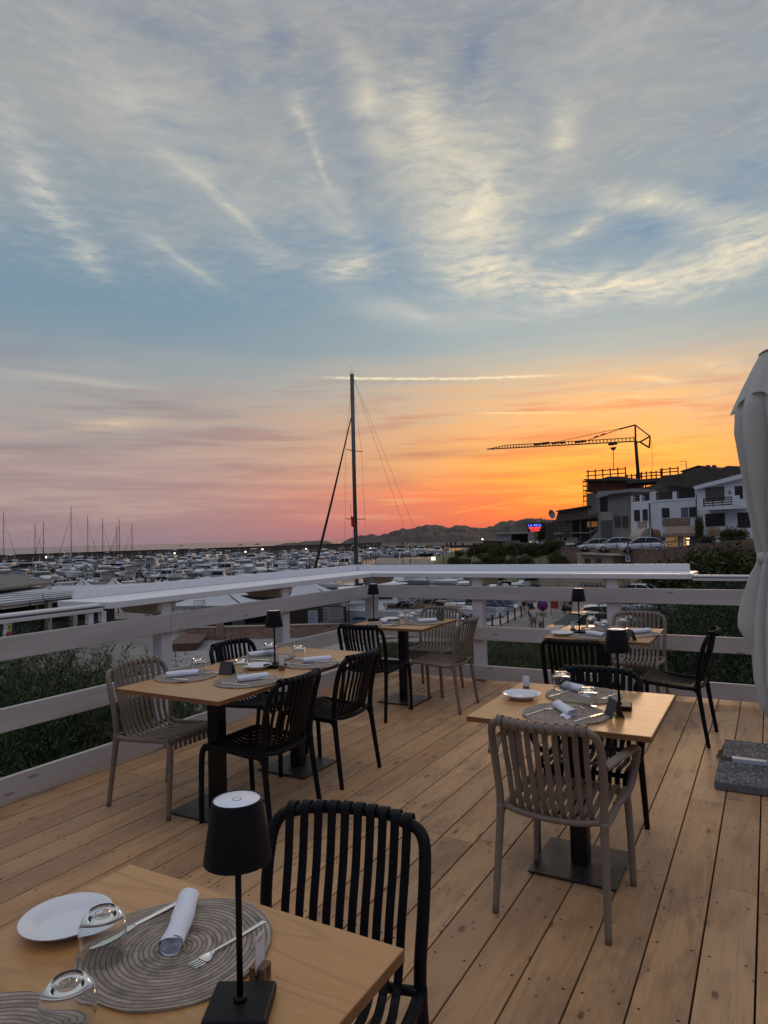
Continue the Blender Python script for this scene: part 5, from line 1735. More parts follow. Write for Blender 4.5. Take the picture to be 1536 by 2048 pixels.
o = MB().lathe([(0, 0.0), (0.45, 0.1), (0.7, 0.3)], 16).build('satellite_dish', mat('pale dish', (0.35, 0.38, 0.42), 0.5), hG.root, loc=(s_, -0.6, z_ - 0.3), rot=(PI / 2 + 0.3, -0.5, 0))
# pergola with wooden posts further left
pg = Wall('pergola', 'wooden pergola behind the neon sign', 'pergola', 1086, 118, 1110, 110)
for x0 in (1091, 1096, 1101, 1106):
    pg.rect('post', bpy.data.materials['grey timber'], x0, 1050, x0 + 1.3, 1088, 0, 0.12)
pg.rect('beam', bpy.data.materials['grey timber'], 1088, 1047, 1109, 1050, -0.3, 0.6)
# glass pavilion
pv = Wall('glass_pavilion', 'small flat-roofed pavilion with pale glazing on the rise', 'pavilion', 989, 122, 1058, 118)
PVF = mat('pavilion frame', (0.36, 0.36, 0.35), 0.7)
pv.rect('roof', PVF, 989, 1064.5, 1057, 1067, -0.3, 5)
for x0 in (990, 996, 1002, 1008, 1014, 1020.5, 1056):
    pv.rect('post', PVF, x0, 1067, x0 + 1.2, 1086, 0, 0.12)
pv.rect('glazing', mat('pale pavilion glass', (0.30, 0.31, 0.31), 0.25), 991, 1068, 1021, 1082, 0.13, 0.16)
pv.rect('parapet', mat('pavilion parapet', (0.22, 0.21, 0.2), 0.9), 989, 1081.5, 1040, 1088, -0.05, -0.003)
pv.rect('back_wall', mat('dark back wall', (0.05, 0.05, 0.052), 0.9), 1021, 1068, 1056, 1087, 4.0, 4.2)
tr = Wall('terrace_wall', 'low brick terrace wall under the glass pavilion', 'wall', 964, 121, 1060, 112)
tr.poly('masonry', STONE, [(964, 1081.5), (1000, 1086), (1060, 1086), (1060, 1100), (990, 1100), (966, 1090)], 0, 1.5)
tr.rect('slab', mat('terrace slab', (0.3, 0.28, 0.25), 0.9), 962, 1079.5, 1000, 1081.3, -0.5, 2)

# neon sign
sgn = Wall('neon_sign', 'blue and red neon restaurant sign reading LA VELA', 'sign', 1054, 108, 1086, 107)
sgn.rect('backing_board', mat('sign backing', (0.012, 0.012, 0.02), 0.6), 1055, 1046, 1085.5, 1063.5, 0.0, 0.15)
sgn.rect('sign_post', FRAMEM, 1069, 1063.7, 1070.2, 1088, 0.02, 0.14)
def text_on(w, txt, m_, x0, x1, yb, size_px, off, parent=None, name='lettering', ext=0.02):
    cu = bpy.data.curves.new(name, 'FONT')
    cu.body = txt
    cu.extrude = ext
    cu.align_x = 'CENTER'
    s0, zb_ = w.L(x0, yb, off)
    s1, _ = w.L(x1, yb, off)
    tmp = bpy.data.objects.new('tmp', cu)
    COL.objects.link(tmp)
    bpy.context.view_layer.update()
    me = bpy.data.meshes.new_from_object(tmp.evaluated_get(bpy.context.evaluated_depsgraph_get()))
    bpy.data.objects.remove(tmp)
    xs_ = [v_.co.x for v_ in me.vertices]
    ys_ = [v_.co.y for v_ in me.vertices]
    zt_ = w.L((x0 + x1) / 2, yb - size_px, off)[1]
    sx, sy = (s1 - s0) / (max(xs_) - min(xs_)), (zt_ - zb_) / (max(ys_) - min(ys_))
    xm_, ym_ = (max(xs_) + min(xs_)) / 2, min(ys_)
    for v_ in me.vertices:
        v_.co = Vector(((s0 + s1) / 2 + (v_.co.x - xm_) * sx, off - v_.co.z, zb_ + (v_.co.y - ym_) * sy))
    me.materials.clear()
    me.materials.append(m_)
    o = bpy.data.objects.new(name, me)
    COL.objects.link(o)
    o.parent = parent or w.root
    return o


text_on(sgn, 'LA VELA', mat('blue neon', (0.05, 0.1, 0.8), 0.5, emis=(0.09, 0.16, 1.0), estr=2.2), 1057.2, 1082.8, 1053.2, 5.0, -0.03, ext=0.05)
text_on(sgn, 'RISTORANTE', mat('red neon', (0.8, 0.03, 0.02), 0.5, emis=(1.0, 0.07, 0.07), estr=1.8), 1058.5, 1081.8, 1058.0, 3.8, -0.03, ext=0.05)
text_on(sgn, 'PIZZERIA', bpy.data.materials['red neon'], 1061.5, 1079.2, 1062.6, 3.7, -0.03, ext=0.05)

# tower crane
cr = Wall('tower_crane', 'tower crane with a long jib against the sunset', 'crane', 970, 140, 1305, 118)
def cl(px, py, off=0.0):
    s, z_ = cr.L(px, py, off)
    return Vector((s, off, z_))


mst = MB()
b0, b1 = cl(1276, 968), cl(1271.2, 882)
b0.x = b1.x + 0.3
for dx_ in (-0.12, 0.12):
    for dy_ in (-0.12, 0.12):
        mst.tube([b0 + Vector((dx_ * 1.2, dy_, 0)), b1 + Vector((dx_ * 0.8, dy_, 0))], 0.11, 5)
nst = 14
for k in range(nst):
    p, q = b0.lerp(b1, k / nst), b0.lerp(b1, (k + 1) / nst)
    mst.tube([p + Vector((-0.12, -0.12, 0)), q + Vector((0.12, -0.12, 0))], 0.05, 4)
    mst.tube([p + Vector((0.12, 0.12, 0)), q + Vector((-0.12, 0.12, 0))], 0.05, 4)
mst.build('mast', CRANEM, cr.root)
MB().tube([b0 + Vector((0, 0, -14)), b0], 0.35, 8).build('mast_foot', CRANEM, cr.root)
jib = MB()
j0, j1 = cl(1272, 882.5), cl(975, 898.5)
jm = cl(1090, 889)
npan = 46
pt_t = []
for k in range(npan + 1):
    t = k / npan
    p = j0.lerp(j1, t)
    h_ = 0.60 * (1 if t < 0.85 else max(0.15, (1 - t) / 0.15))
    pt_t.append((p, h_))
for k in range(npan):
    (p, h0), (q, h1) = pt_t[k], pt_t[k + 1]
    for dy_ in (-0.3, 0.3):
        jib.tube([p + Vector((0, dy_, 0)), q + Vector((0, dy_, 0))], 0.075, 4)
    jib.tube([p + Vector((0, 0, h0)), q + Vector((0, 0, h1))], 0.075, 4)
    jib.tube([p + Vector((0, -0.3, 0)), (p + q) / 2 + Vector((0, 0, h0))], 0.045, 4)
    jib.tube([(p + q) / 2 + Vector((0, 0, h0)), q + Vector((0, 0.3, 0))], 0.045, 4)
jib.build('jib', CRANEM, cr.root)
top_ = cl(1270.5, 850)
rr1, rr2, rr3 = cl(1300, 872.5), cl(1298.5, 895.5), cl(1280, 884)
MB().tube([b1, top_], 0.16, 6).build('apex_frame', CRANEM, cr.root)
cj = MB()
for a, b_ in [(rr1, rr3), (rr3, rr2), (rr1, rr2), (cl(1273, 884), rr3)]:
    cj.tube([a, b_], 0.14, 5)
cj.build('counter_jib', CRANEM, cr.root)
tie = MB()
tie.tube([top_, cl(1240, 858)], 0.13, 5)
tie.tube([cl(1240, 858), cl(1164, 884.5)], 0.06, 4)
tie.tube([top_, cl(1085, 890)], 0.045, 4)
tie.tube([top_, rr1], 0.10, 4)
for a, r_ in [(cl(1206, 869), 0.22), (cl(1192, 873.5), 0.2)]:
    tie.tube([a + Vector((-0.4, 0, -0.1)), a + Vector((0.4, 0, 0.1))], r_ * 0.6, 5)
tie.build('tie_rope', CRANEM, cr.root)
MB().tube([cl(1303, 880), cl(1306, 958)], 0.03, 4).build('hanging_rope', CRANEM, cr.root)
tro = MB()
tro.box(-0.7, 0.7, -0.3, 0.3, -0.35, 0.05, Matrix.Translation(cl(1225.5, 886)))
tro.build('trolley', CRANEM, cr.root)
hk = MB()
c0 = cl(1226.5, 897)
hk.hexa([c0 + Vector(p) for p in [(-0.15, -0.15, -0.3), (0.15, -0.15, -0.3), (0.15, 0.15, -0.3), (-0.15, 0.15, -0.3)]], [c0 + Vector(p) for p in [(-0.55, -0.2, 0.2), (0.55, -0.2, 0.2), (0.55, 0.2, 0.2), (-0.55, 0.2, 0.2)]])
hk.tube([c0, cl(1227, 942)], 0.06, 5)
hk.build('hook_block', CRANEM, cr.root)
MB().tube([cl(1225.8, 888), c0 + Vector((0, 0, 0.2))], 0.025, 4).build('hoist_rope', CRANEM, cr.root)
bl = MB()
for px_, w_ in [(1083, 1.6), (1110, 0.6), (1125, 0.5), (1160, 1.0)]:
    bl.box(-w_, w_, -0.2, 0.2, -0.12, 0.22, Matrix.Translation(cl(px_, 893 - (px_ - 975) * 0.054 + 0.8)))
bl.build('jib_plate', CRANEM, cr.root)
# ================================================================== boats
GEL = mat('white gelcoat', (0.74, 0.76, 0.77), 0.5, var=0.08, vscale=0.8)
GELC = mat('cream gelcoat', (0.62, 0.57, 0.50), 0.5)
NAVY = mat('navy hull', (0.014, 0.022, 0.045), 0.25, coat=0.4)
GREYH = mat('grey hull', (0.16, 0.17, 0.18), 0.45)
TUBEG = mat('grey inflatable tube', (0.20, 0.215, 0.23), 0.6)
BGLASS = mat('boat window', (0.015, 0.02, 0.023), 0.38, spec=0.3)
CANV = {'navy': mat('navy canvas', (0.018, 0.028, 0.06), 0.9), 'grey': mat('grey canvas', (0.13, 0.13, 0.135), 0.9), 'white': mat('white canvas', (0.62, 0.63, 0.64), 0.9), 'green': mat('dark green canvas', (0.02, 0.045, 0.04), 0.9)}
ENG = mat('outboard cowl', (0.02, 0.02, 0.022), 0.3)
ENGW = mat('white outboard cowl', (0.55, 0.56, 0.58), 0.3)
STRIPE = mat('boat stripe', (0.02, 0.05, 0.16), 0.4)
REDS = mat('red antifouling', (0.20, 0.04, 0.03), 0.6)
SSTL = mat('boat rail steel', (0.5, 0.5, 0.5), 0.25, 0.9)
SPAR = mat('mast aluminium', (0.085, 0.088, 0.095), 0.45, 0.4)
SPARD = mat('dark spar', (0.02, 0.02, 0.024), 0.5)
TEAK = mat('teak deck', (0.22, 0.13, 0.07), 0.7)


def hull(mb_, L, B, H, m0=0, m1=None, stern=0.9, sheer=0.25):
    """hull along +X (bow), waterline z = 0"""
    n_, k_ = 13, 5
    vs = []
    for i in range(n_):
        t = i / (n_ - 1)
        x = -L / 2 + L * t
        w_ = B / 2 * (stern + (1 - stern) * math.sin(min(t / 0.35, 1) * PI / 2)) * (1 if t < 0.5 else max(0.0, 1 - ((t - 0.5) / 0.5) ** 2.3))
        top = H * (0.86 + sheer * t ** 2)
        fl = 0.72 - 0.45 * max(0, (t - 0.5) / 0.5)
        xo = L * 0.05 * max(0, (t - 0.6) / 0.4)
        vs += [(x - xo, -w_ * fl * 0.7, -0.25), (x, -w_ * (fl + 0.16), H * 0.30), (x + xo, -w_, top), (x + xo, w_, top), (x, w_ * (fl + 0.16), H * 0.30), (x - xo, w_ * fl * 0.7, -0.25)]
    fs, ms = [], []
    for i in range(n_ - 1):
        for j in range(5):
            fs.append((i * 6 + j, i * 6 + j + 1, (i + 1) * 6 + j + 1, (i + 1) * 6 + j))
    fs.append((5, 4, 3, 2, 1, 0))
    mb_.add(vs, fs, smooth=False, mat=m0)
    return mb_


def outboard(root, x, y, h, m_=None, s=1.0):
    mb_ = MB()
    mb_.hexa([(x - .28 * s, y - .15 * s, h), (x + .12 * s, y - .15 * s, h), (x + .12 * s, y + .15 * s, h), (x - .28 * s, y + .15 * s, h)], [(x - .38 * s, y - .13 * s, h + .5 * s), (x + .04 * s, y - .12 * s, h + .58 * s), (x + .04 * s, y + .12 * s, h + .58 * s), (x - .38 * s, y + .13 * s, h + .5 * s)])
    mb_.box(x - .16 * s, x + .02 * s, y - .06 * s, y + .06 * s, -0.3, h)
    mb_.build('outboard_motor', m_ or ENG, root)


def bimini(root, x0, x1, w, z, zb, m_):
    mb_ = MB()
    rows = []
    for i in range(5):
        t = i / 4
        rows.append([(x0 + (x1 - x0) * t, w * (k - 3) / 3, z + 0.16 * (1 - ((k - 3) / 3) ** 2) + 0.06 * math.sin(PI * t)) for k in range(7)])
    vs = [p for r_ in rows for p in r_]
    mb_.add(vs, [(i * 7 + k, i * 7 + k + 1, (i + 1) * 7 + k + 1, (i + 1) * 7 + k) for i in range(4) for k in range(6)], smooth=True)
    mb_.add([(x, y, z_ - 0.05) for x, y, z_ in vs], [(i * 7 + k, (i + 1) * 7 + k, (i + 1) * 7 + k + 1, i * 7 + k + 1) for i in range(4) for k in range(6)], smooth=True)
    mb_.build('bimini', m_, root)
    fr = MB()
    for sx in (x0, x1):
        for sy in (-w, w):
            fr.tube([(sx, sy, z), ((x0 + x1) / 2, sy, zb)], 0.022, 4)
    fr.build('bimini_frame', SSTL, root)


def windscreen(root, x, w, z0, z1, rake=0.45, wrap=0.7):
    mb_ = MB()
    b0 = [(x - wrap, -w, z0), (x, -w * 0.8, z0), (x + 0.25, 0, z0), (x, w * 0.8, z0), (x - wrap, w, z0)]
    t0 = [(a - rake, b_ * 0.86, z1) for a, b_, c_ in b0]
    n_ = len(b0)
    mb_.add(b0 + t0, [(i, i + 1, n_ + i + 1, n_ + i) for i in range(n_ - 1)])
    mb_.add([(a - .03, b_, c_) for a, b_, c_ in b0 + t0], [(i + 1, i, n_ + i, n_ + i + 1) for i in range(n_ - 1)])
    g = mb_.build('windscreen', BGLASS, root)
    fr = MB()
    fr.tube(t0, 0.03, 4)
    for a, b_ in zip(b0, t0):
        fr.tube([a, b_], 0.02, 4)
    fr.build('screen_frame', GEL, g)


def open_boat(hm, canvas=None, cover=None, engine=ENG, L=6.2):
    t = thing('motorboat', 'x', 'boat')
    H, B = 0.95, 2.3
    h_ = MB()
    hull(h_, L, B, H)
    h_.build('hull', hm, t)
    d = MB()
    d.hexa([(L * .02, -B * .40, H * .9), (L * .47, -B * .05, H * 1.02), (L * .47, B * .05, H * 1.02), (L * .02, B * .40, H * .9)], [(L * .02, -B * .36, H * 1.08), (L * .45, -B * .04, H * 1.12), (L * .45, B * .04, H * 1.12), (L * .02, B * .36, H * 1.08)])
    d.build('foredeck', GEL, t)
    MB().box(-L * .46, -L * .40, -B * .38, B * .38, H * .6, H * 1.0).build('stern_bench', GEL, t)
    if cover is not None:
        c_ = MB()
        rows = []
        for i in range(7):
            q = i / 6
            ww = B * .5 * (0.95 - 0.5 * q ** 2)
            rows.append([(-L * .46 + L * .62 * q, ww * (k - 3) / 3, H * .88 + 0.55 * math.sin(PI * min(1, q * .9 + .15)) * (1 - abs((k - 3) / 3) ** 1.6)) for k in range(7)])
        vs = [p for r_ in rows for p in r_]
        c_.add(vs, [(i * 7 + k, i * 7 + k + 1, (i + 1) * 7 + k + 1, (i + 1) * 7 + k) for i in range(6) for k in range(6)], smooth=True)
        c_.build('boat_cover', cover, t)
    else:
        windscreen(t, L * .12, B * .36, H * 1.02, H * 1.02 + 0.55)
        c_ = MB()
        c_.box(-L * .06, L * .04, -B * .12, B * .12, H * .5, H * 1.35)
        c_.box(-L * .28, -L * .2, -B * .3, B * .3, H * .5, H * 1.1)
        c_.build('console', GELC, t)
    if canvas is not None:
        bimini(t, -L * .34, L * .05, B * .42, 2.35, H, canvas)
    outboard(t, -L * .5 - .15, 0.0, H * .8, engine)
    return t


def cruiser(hm, canvas=None, L=8.6, fly=False):
    t = thing('motorboat', 'x', 'boat')
    H, B = 1.35, 3.0
    h_ = MB()
    hull(h_, L, B, H)
    h_.build('hull', hm, t)
    st = MB()
    for sy in (-1, 1):
        st.add([(-L * .42, sy * (B / 2 - .01) * 1.0, H * .62), (L * .12, sy * (B / 2 + 0.005), H * .66), (L * .12, sy * (B / 2 + 0.005), H * .56), (-L * .42, sy * (B / 2 - .01), H * .52)], [(0, 1, 2, 3) if sy > 0 else (3, 2, 1, 0)])
    st.build('hull_stripe', STRIPE, t)
    d = MB()
    d.hexa([(-L * .12, -B * .42, H * .92), (L * .44, -B * .08, H * 1.02), (L * .44, B * .08, H * 1.02), (-L * .12, B * .42, H * .92)], [(-L * .10, -B * .36, H * 1.25), (L * .30, -B * .10, H * 1.18), (L * .30, B * .10, H * 1.18), (-L * .10, B * .36, H * 1.25)])
    d.build('cabin_trunk', GEL, t)
    ca = MB()
    z0, z1 = H * 1.2, H * 1.2 + 1.05
    ca.hexa([(-L * .22, -B * .38, z0), (L * .16, -B * .34, z0), (L * .16, B * .34, z0), (-L * .22, B * .38, z0)], [(-L * .20, -B * .34, z1), (L * .02, -B * .30, z1), (L * .02, B * .30, z1), (-L * .20, B * .34, z1)])
    cab = ca.build('wheelhouse', GEL, t)
    g = MB()
    g.hexa([(-L * .18, -B * .385, z0 + .25), (L * .125, -B * .352, z0 + .25), (L * .125, B * .352, z0 + .25), (-L * .18, B * .385, z0 + .25)], [(-L * .17, -B * .362, z1 - .18), (L * .055, -B * .328, z1 - .18), (L * .055, B * .328, z1 - .18), (-L * .17, B * .362, z1 - .18)])
    g.build('window', BGLASS, cab)
    rf = MB()
    rf.hexa([(-L * .30, -B * .37, z1 + .005), (L * .05, -B * .33, z1 + .005), (L * .05, B * .33, z1 + .005), (-L * .30, B * .37, z1 + .005)], [(-L * .29, -B * .34, z1 + .10), (L * .03, -B * .30, z1 + .10), (L * .03, B * .30, z1 + .10), (-L * .29, B * .34, z1 + .10)])
    rf.build('roof', GEL, cab)
    if fly:
        windscreen(t, L * -.02, B * .28, z1 + .11, z1 + .55, 0.3, 0.6)
        bimini(t, -L * .26, -L * .04, B * .33, z1 + 1.7, z1 + .2, canvas or CANV['white'])
    elif canvas is not None:
        bimini(t, -L * .46, -L * .2, B * .42, z1 - .05, H, canvas)
    rl_ = MB()
    pts = [(L * .05, B * .42, H * 1.55), (L * .28, B * .30, H * 1.62), (L * .46, 0, H * 1.72), (L * .28, -B * .30, H * 1.62), (L * .05, -B * .42, H * 1.55)]
    rl_.tube(catmull(pts, 3), 0.022, 4)
    for p in pts:
        rl_.tube([p, (p[0], p[1], H * 1.02)], 0.018, 4)
    rl_.build('bow_rail', SSTL, t)
    an_ = MB()
    an_.tube([(-L * .2, 0, z1 + .1), (-L * .24, 0, z1 + (2.6 if fly else 1.9))], 0.022, 4)
    an_.build('antenna', GEL, t)
    if L < 8:
        outboard(t, -L * .5 - .1, -.35, H * .7, ENG, 1.15)
        outboard(t, -L * .5 - .1, .35, H * .7, ENG, 1.15)
    return t


def rib_boat(L=5.6, canvas=None):
    t = thing('inflatable_boat', 'x', 'boat')
    B = 2.1
    pts = [(-L * .5, -B * .40, .42), (-L * .2, -B * .41, .44), (L * .15, -B * .40, .48), (L * .36, -B * .27, .56), (L * .48, 0, .66), (L * .36, B * .27, .56), (L * .15, B * .40, .48), (-L * .2, B * .41, .44), (-L * .5, B * .40, .42)]
    MB().tube(catmull(pts, 4), 0.25, 10).build('inflatable_tube', TUBEG, t)
    h_ = MB()
    hull(h_, L * .9, B * .8, .42)
    h_.build('hull', GEL, t)
    c_ = MB()
    c_.box(-L * .06, L * .04, -.35, .35, .3, 1.25)
    c_.box(-L * .28, -L * .16, -.45, .45, .3, .85)
    c_.build('console', GEL, t)
    if canvas is not None:
        bimini(t, -L * .3, L * .05, .75, 2.1, .6, canvas)
    outboard(t, -L * .5, 0, .55)
    return t


def sailboat(L=10.5, mast=13.5, hm=GEL, fur=SPARD, bigr=False, spr=2, flip=1):
    t = thing('sailboat', 'x', 'sailboat')
    H, B = 1.25 * L / 11, 0.31 * L
    h_ = MB()
    hull(h_, L, B, H, stern=0.75, sheer=0.22)
    h_.build('hull', hm, t)
    st = MB()
    for sy in (-1, 1):
        st.add([(-L * .44, sy * B * .478, H * .66), (L * .05, sy * (B / 2 + 0.006), H * .72), (L * .05, sy * (B / 2 + .006), H * .62), (-L * .44, sy * B * .475, H * .56)], [(0, 1, 2, 3) if sy > 0 else (3, 2, 1, 0)])
    st.build('hull_stripe', STRIPE, t)
    d = MB()
    d.hexa([(-L * .2, -B * .32, H * .9), (L * .22, -B * .18, H * .98), (L * .22, B * .18, H * .98), (-L * .2, B * .32, H * .9)], [(-L * .18, -B * .26, H * .9 + .48), (L * .14, -B * .14, H * .98 + .32), (L * .14, B * .14, H * .98 + .32), (-L * .18, B * .26, H * .9 + .48)])
    d.build('coachroof', GEL, t)
    MB().box(-L * .40, -L * .22, -B * .3, B * .3, H * .92, H * .92 + .12).build('cockpit', TEAK, t)
    xm = L * .08
    MB().tube([(xm, 0, H), (xm, 0, mast)], [(0.20, 0.15) if bigr else (0.10, 0.07)] * 2, 8).build('mast', SPAR, t)
    bo = MB()
    bo.tube([(xm - .1, 0, H + 1.35), (xm - L * .40, 0, H + 1.45)], 0.08, 6)
    b_ = bo.build('boom', SPAR, t)
    MB().tube([(xm - .25, 0, H + 1.53), (xm - L * .2, 0, H + 1.68), (xm - L * .39, 0, H + 1.58)], [.12, .19, .10], 8).build('furled_mainsail', CANV['navy'] if hm is not NAVY else CANV['grey'], b_)
    jt = mast * (.86 if not bigr else .83)
    MB().tube(catmull([(xm + .15, 0, jt), (xm + (L * .48 - xm) * .5, 0, jt * .5 + H * .5 + .05), (L * .48, 0, H * 1.08)], 4), [(.02 if not bigr else .05) + .075 * (k / 8) * (1.0 if not bigr else 1.5) for k in range(9)], 6).build('furled_jib', fur, t)
    rg = MB()
    r_ = 0.014 if not bigr else 0.011
    rg.tube([(xm, 0, mast), (-L * .48, B * .2 * flip, H)], r_, 3)
    if bigr:
        rg.tube([(xm, 0, mast), (-L * .48, -B * .2 * flip, H)], r_, 3)
    spz = [H + (mast - H) * q for q in ((.36, .66) if spr == 2 else (.5,))]
    for sy in (-1, 1):
        prev = (xm, sy * B * .42, H)
        for i, z_ in enumerate(spz):
            w_ = B * (.27 - .05 * i)
            rg.tube([prev, (xm, sy * w_, z_)], r_, 3)
            rg.tube([(xm, sy * .05, z_), (xm - .1, sy * w_, z_ + .03)], 0.035, 4)
            prev = (xm, sy * w_, z_)
        rg.tube([prev, (xm, 0, mast * .985)], r_, 3)
        rg.tube([(xm, sy * B * .40, H), (xm, 0, spz[0])], r_, 3)
    rg.build('standing_rigging', SPARD, t)
    tp = MB()
    tp.tube([(xm, 0, mast), (xm, 0, mast + .75)], 0.014, 4)
    tp.tube([(xm - .35, 0, mast + .15), (xm + .35, 0, mast + .18)], 0.014, 4)
    tp.build('masthead_aerial', SPARD, t)
    return t


MK = 'motorboats moored in the marina'
kinds = [
    ('white open motorboat', Kind(lambda: open_boat(GEL))), ('white open motorboat with navy bimini', Kind(lambda: open_boat(GEL, CANV['navy']))),
    ('white motorboat under a grey cover', Kind(lambda: open_boat(GEL, cover=CANV['grey']))), ('dark-hulled open motorboat with white bimini', Kind(lambda: open_boat(NAVY, CANV['white'], engine=ENGW))),
    ('white cabin cruiser', Kind(lambda: cruiser(GEL, None))), ('white cabin cruiser with navy canopy', Kind(lambda: cruiser(GEL, CANV['navy'], 7.6))),
    ('white flybridge cruiser', Kind(lambda: cruiser(GEL, None, 10.5, True))), ('cream cabin boat with grey canopy', Kind(lambda: cruiser(GELC, CANV['grey'], 7.4))),
    ('grey inflatable boat', Kind(lambda: rib_boat())), ('grey inflatable boat with grey bimini', Kind(lambda: rib_boat(6.4, CANV['grey']))),
    ('white motorboat under a navy cover', Kind(lambda: open_boat(GEL, cover=CANV['navy'], engine=ENGW))), ('cream open motorboat with green bimini', Kind(lambda: open_boat(GELC, CANV['green'])))]
wts = [5, 5, 3, 2, 5, 4, 2, 3, 3, 2, 2, 2]
rnd = random.Random(77)
rows_m = [(122, 'in the row nearest the tent roofs', 60, 470), (134, 'in the second row of the marina', -30, 560), (147, 'in the third row of the marina', -30, 610), (162, 'in the fourth row of the marina', -30, 690), (180, 'in the fifth row of the marina', -30, 700),
          (200, 'in the middle rows of the marina', -30, 720), (222, 'in the sixth row of the marina', -30, 720), (248, 'in the seventh row of the marina', -30, 725), (278, 'in the last row but one before the breakwater', -30, 730), (312, 'in the row below the breakwater', 60, 735)]
RN = ['nearest row', 'second row', 'third row', 'fourth row', 'fifth row', 'sixth row', 'seventh row', 'eighth row', 'ninth row', 'farthest row']


def landmark(px):
    for x_, w_ in [(45, 'near the dark yacht'), (92, 'under the first far masts'), (149, 'before the tallest far mast'), (201, 'after the tallest far mast'), (243, 'under the close pair of masts'), (290, 'just past the far masts'), (349, 'before the middle breakwater lamp'),
                   (410, 'after the middle breakwater lamp'), (491, 'below the open sea boats'), (560, 'past the open sea boats'), (625, 'by the furled sail'), (690, 'between furled sail and mast')]:
        if px < x_:
            return w_
    return 'by the tall yacht mast'


JET = mat('pontoon planks', (0.20, 0.18, 0.16), 0.9, var=0.2)
for ri, (D, where, xa, xb) in enumerate(rows_m):
    step = 4.1 * FPX / D
    px_ = xa + rnd.random() * 5
    while px_ < xb:
        w_ = rnd.random()
        if w_ < 0.93:
            lab, kd = rnd.choices(kinds, wts)[0]
            if D > 200 and 'inflatable' in lab:
                lab, kd = kinds[4]
            DD = D + rnd.uniform(-3, 3)
            p = at(px_, 1100, DD)
            va = math.atan2(p.y - CAM_LOC.y, p.x - CAM_LOC.x)
            hd_ = va + (PI if rnd.random() < 0.55 else 0) + R(rnd.uniform(-32, 32))
            if rnd.random() < 0.12:
                hd_ = va + PI / 2 + R(rnd.uniform(-20, 20))
            sc0 = rnd.uniform(0.86, 1.15)
            kd(lab + ' in the ' + RN[ri] + ', ' + landmark(px_), (p.x, p.y, ZW + 0.02), hd_, MK, (sc0, sc0, sc0 * rnd.uniform(.95, 1.1)))
        px_ += step * rnd.uniform(0.82, 1.25)
    if ri < 9:
        a, b_ = at(xa - 5, 1100, D + 7.5), at(xb, 1100, D + 7.5)
        t = thing('pontoon', 'long wooden mooring pontoon behind the boats %s' % where.replace('in the', 'of the', 1), 'pontoon', (a.x, a.y, 0), math.atan2(b_.y - a.y, b_.x - a.x))
        Lp = math.hypot(b_.x - a.x, b_.y - a.y)
        MB().box(0, Lp, -0.8, 0.8, ZW + .25, ZW + .45).build('walkway', JET, t)
        MB().box(0, Lp, -0.6, 0.6, ZW - .3, ZW + .249).build('floats', GREYH, t)
# the second basin beyond the dark pier
for D, xa, xb, where in [(262, 742, 905, 'just beyond the dark pier'), (285, 738, 905, 'in the middle of the far basin'), (312, 736, 900, 'at the back of the far basin'), (345, 740, 860, 'under the far hills')]:
    px_ = xa + rnd.random() * 6
    while px_ < xb:
        lab, kd = rnd.choices(kinds, wts)[0]
        p = at(px_, 1100, D + rnd.uniform(-4, 4))
        kd(lab + ' ' + where, (p.x, p.y, ZW + 0.02), rnd.uniform(0, 6.28), MK, rnd.uniform(0.85, 1.3))
        px_ += 5.2 * FPX / D * rnd.uniform(0.8, 1.4)
kinds[6][1]('large white cruiser on the far quay under the hills', (*at(823, 1100, 235).xy, -4.4), 2.2, MK, 0.85)

# sailing boats whose masts stand against the sky
SB = [Kind(lambda: sailboat(10.5, 14.5)), Kind(lambda: sailboat(10.0, 13.2, NAVY, spr=1, flip=-1)), Kind(lambda: sailboat(12.5, 19.5, GEL))]
for px_, ty, D, k, hd_, lab in [(1, 1026, 236, 2, 3.6, 'sailing boat with the mast at the very edge of the picture'), (65, 1047, 236, 0, 3.4, 'sailing boat beside the low dark motor yacht'), (92, 1045, 246, 1, 0.4, 'sailing boat just behind the breakwater lamp, second mast from the dark yacht'),
                          (149, 1014, 222, 2, 0.2, 'sailing boat with the tallest mast of the far rows'), (171, 1033, 246, 0, 3.3, 'sailing boat right of the tallest far mast'), (201, 1037, 238, 1, 3.2, 'sailing boat standing alone between the pairs of masts'),
                          (238, 1052, 262, 0, 0.5, 'sailing boat with the shorter mast of the close pair'), (243.5, 1039, 236, 1, 0.3, 'sailing boat with the taller mast of the close pair'), (269, 1048, 240, 0, 0.4, 'sailing boat with the last mast before the open sea view')]:
    p = at(px_, 1100, D)
    va = math.atan2(p.y - CAM_LOC.y, p.x - CAM_LOC.x)
    o = SB[k](lab, (p.x, p.y, ZW), va - PI / 2 + (R(30) if hd_ > 2 else R(150)), 'sailing boats in the marina')
    zt_ = at(px_, ty, D).z
    base_m = {0: 14.5, 1: 13.2, 2: 19.5}[k]
    o.scale = (1, 1, (zt_ - ZW) / base_m)
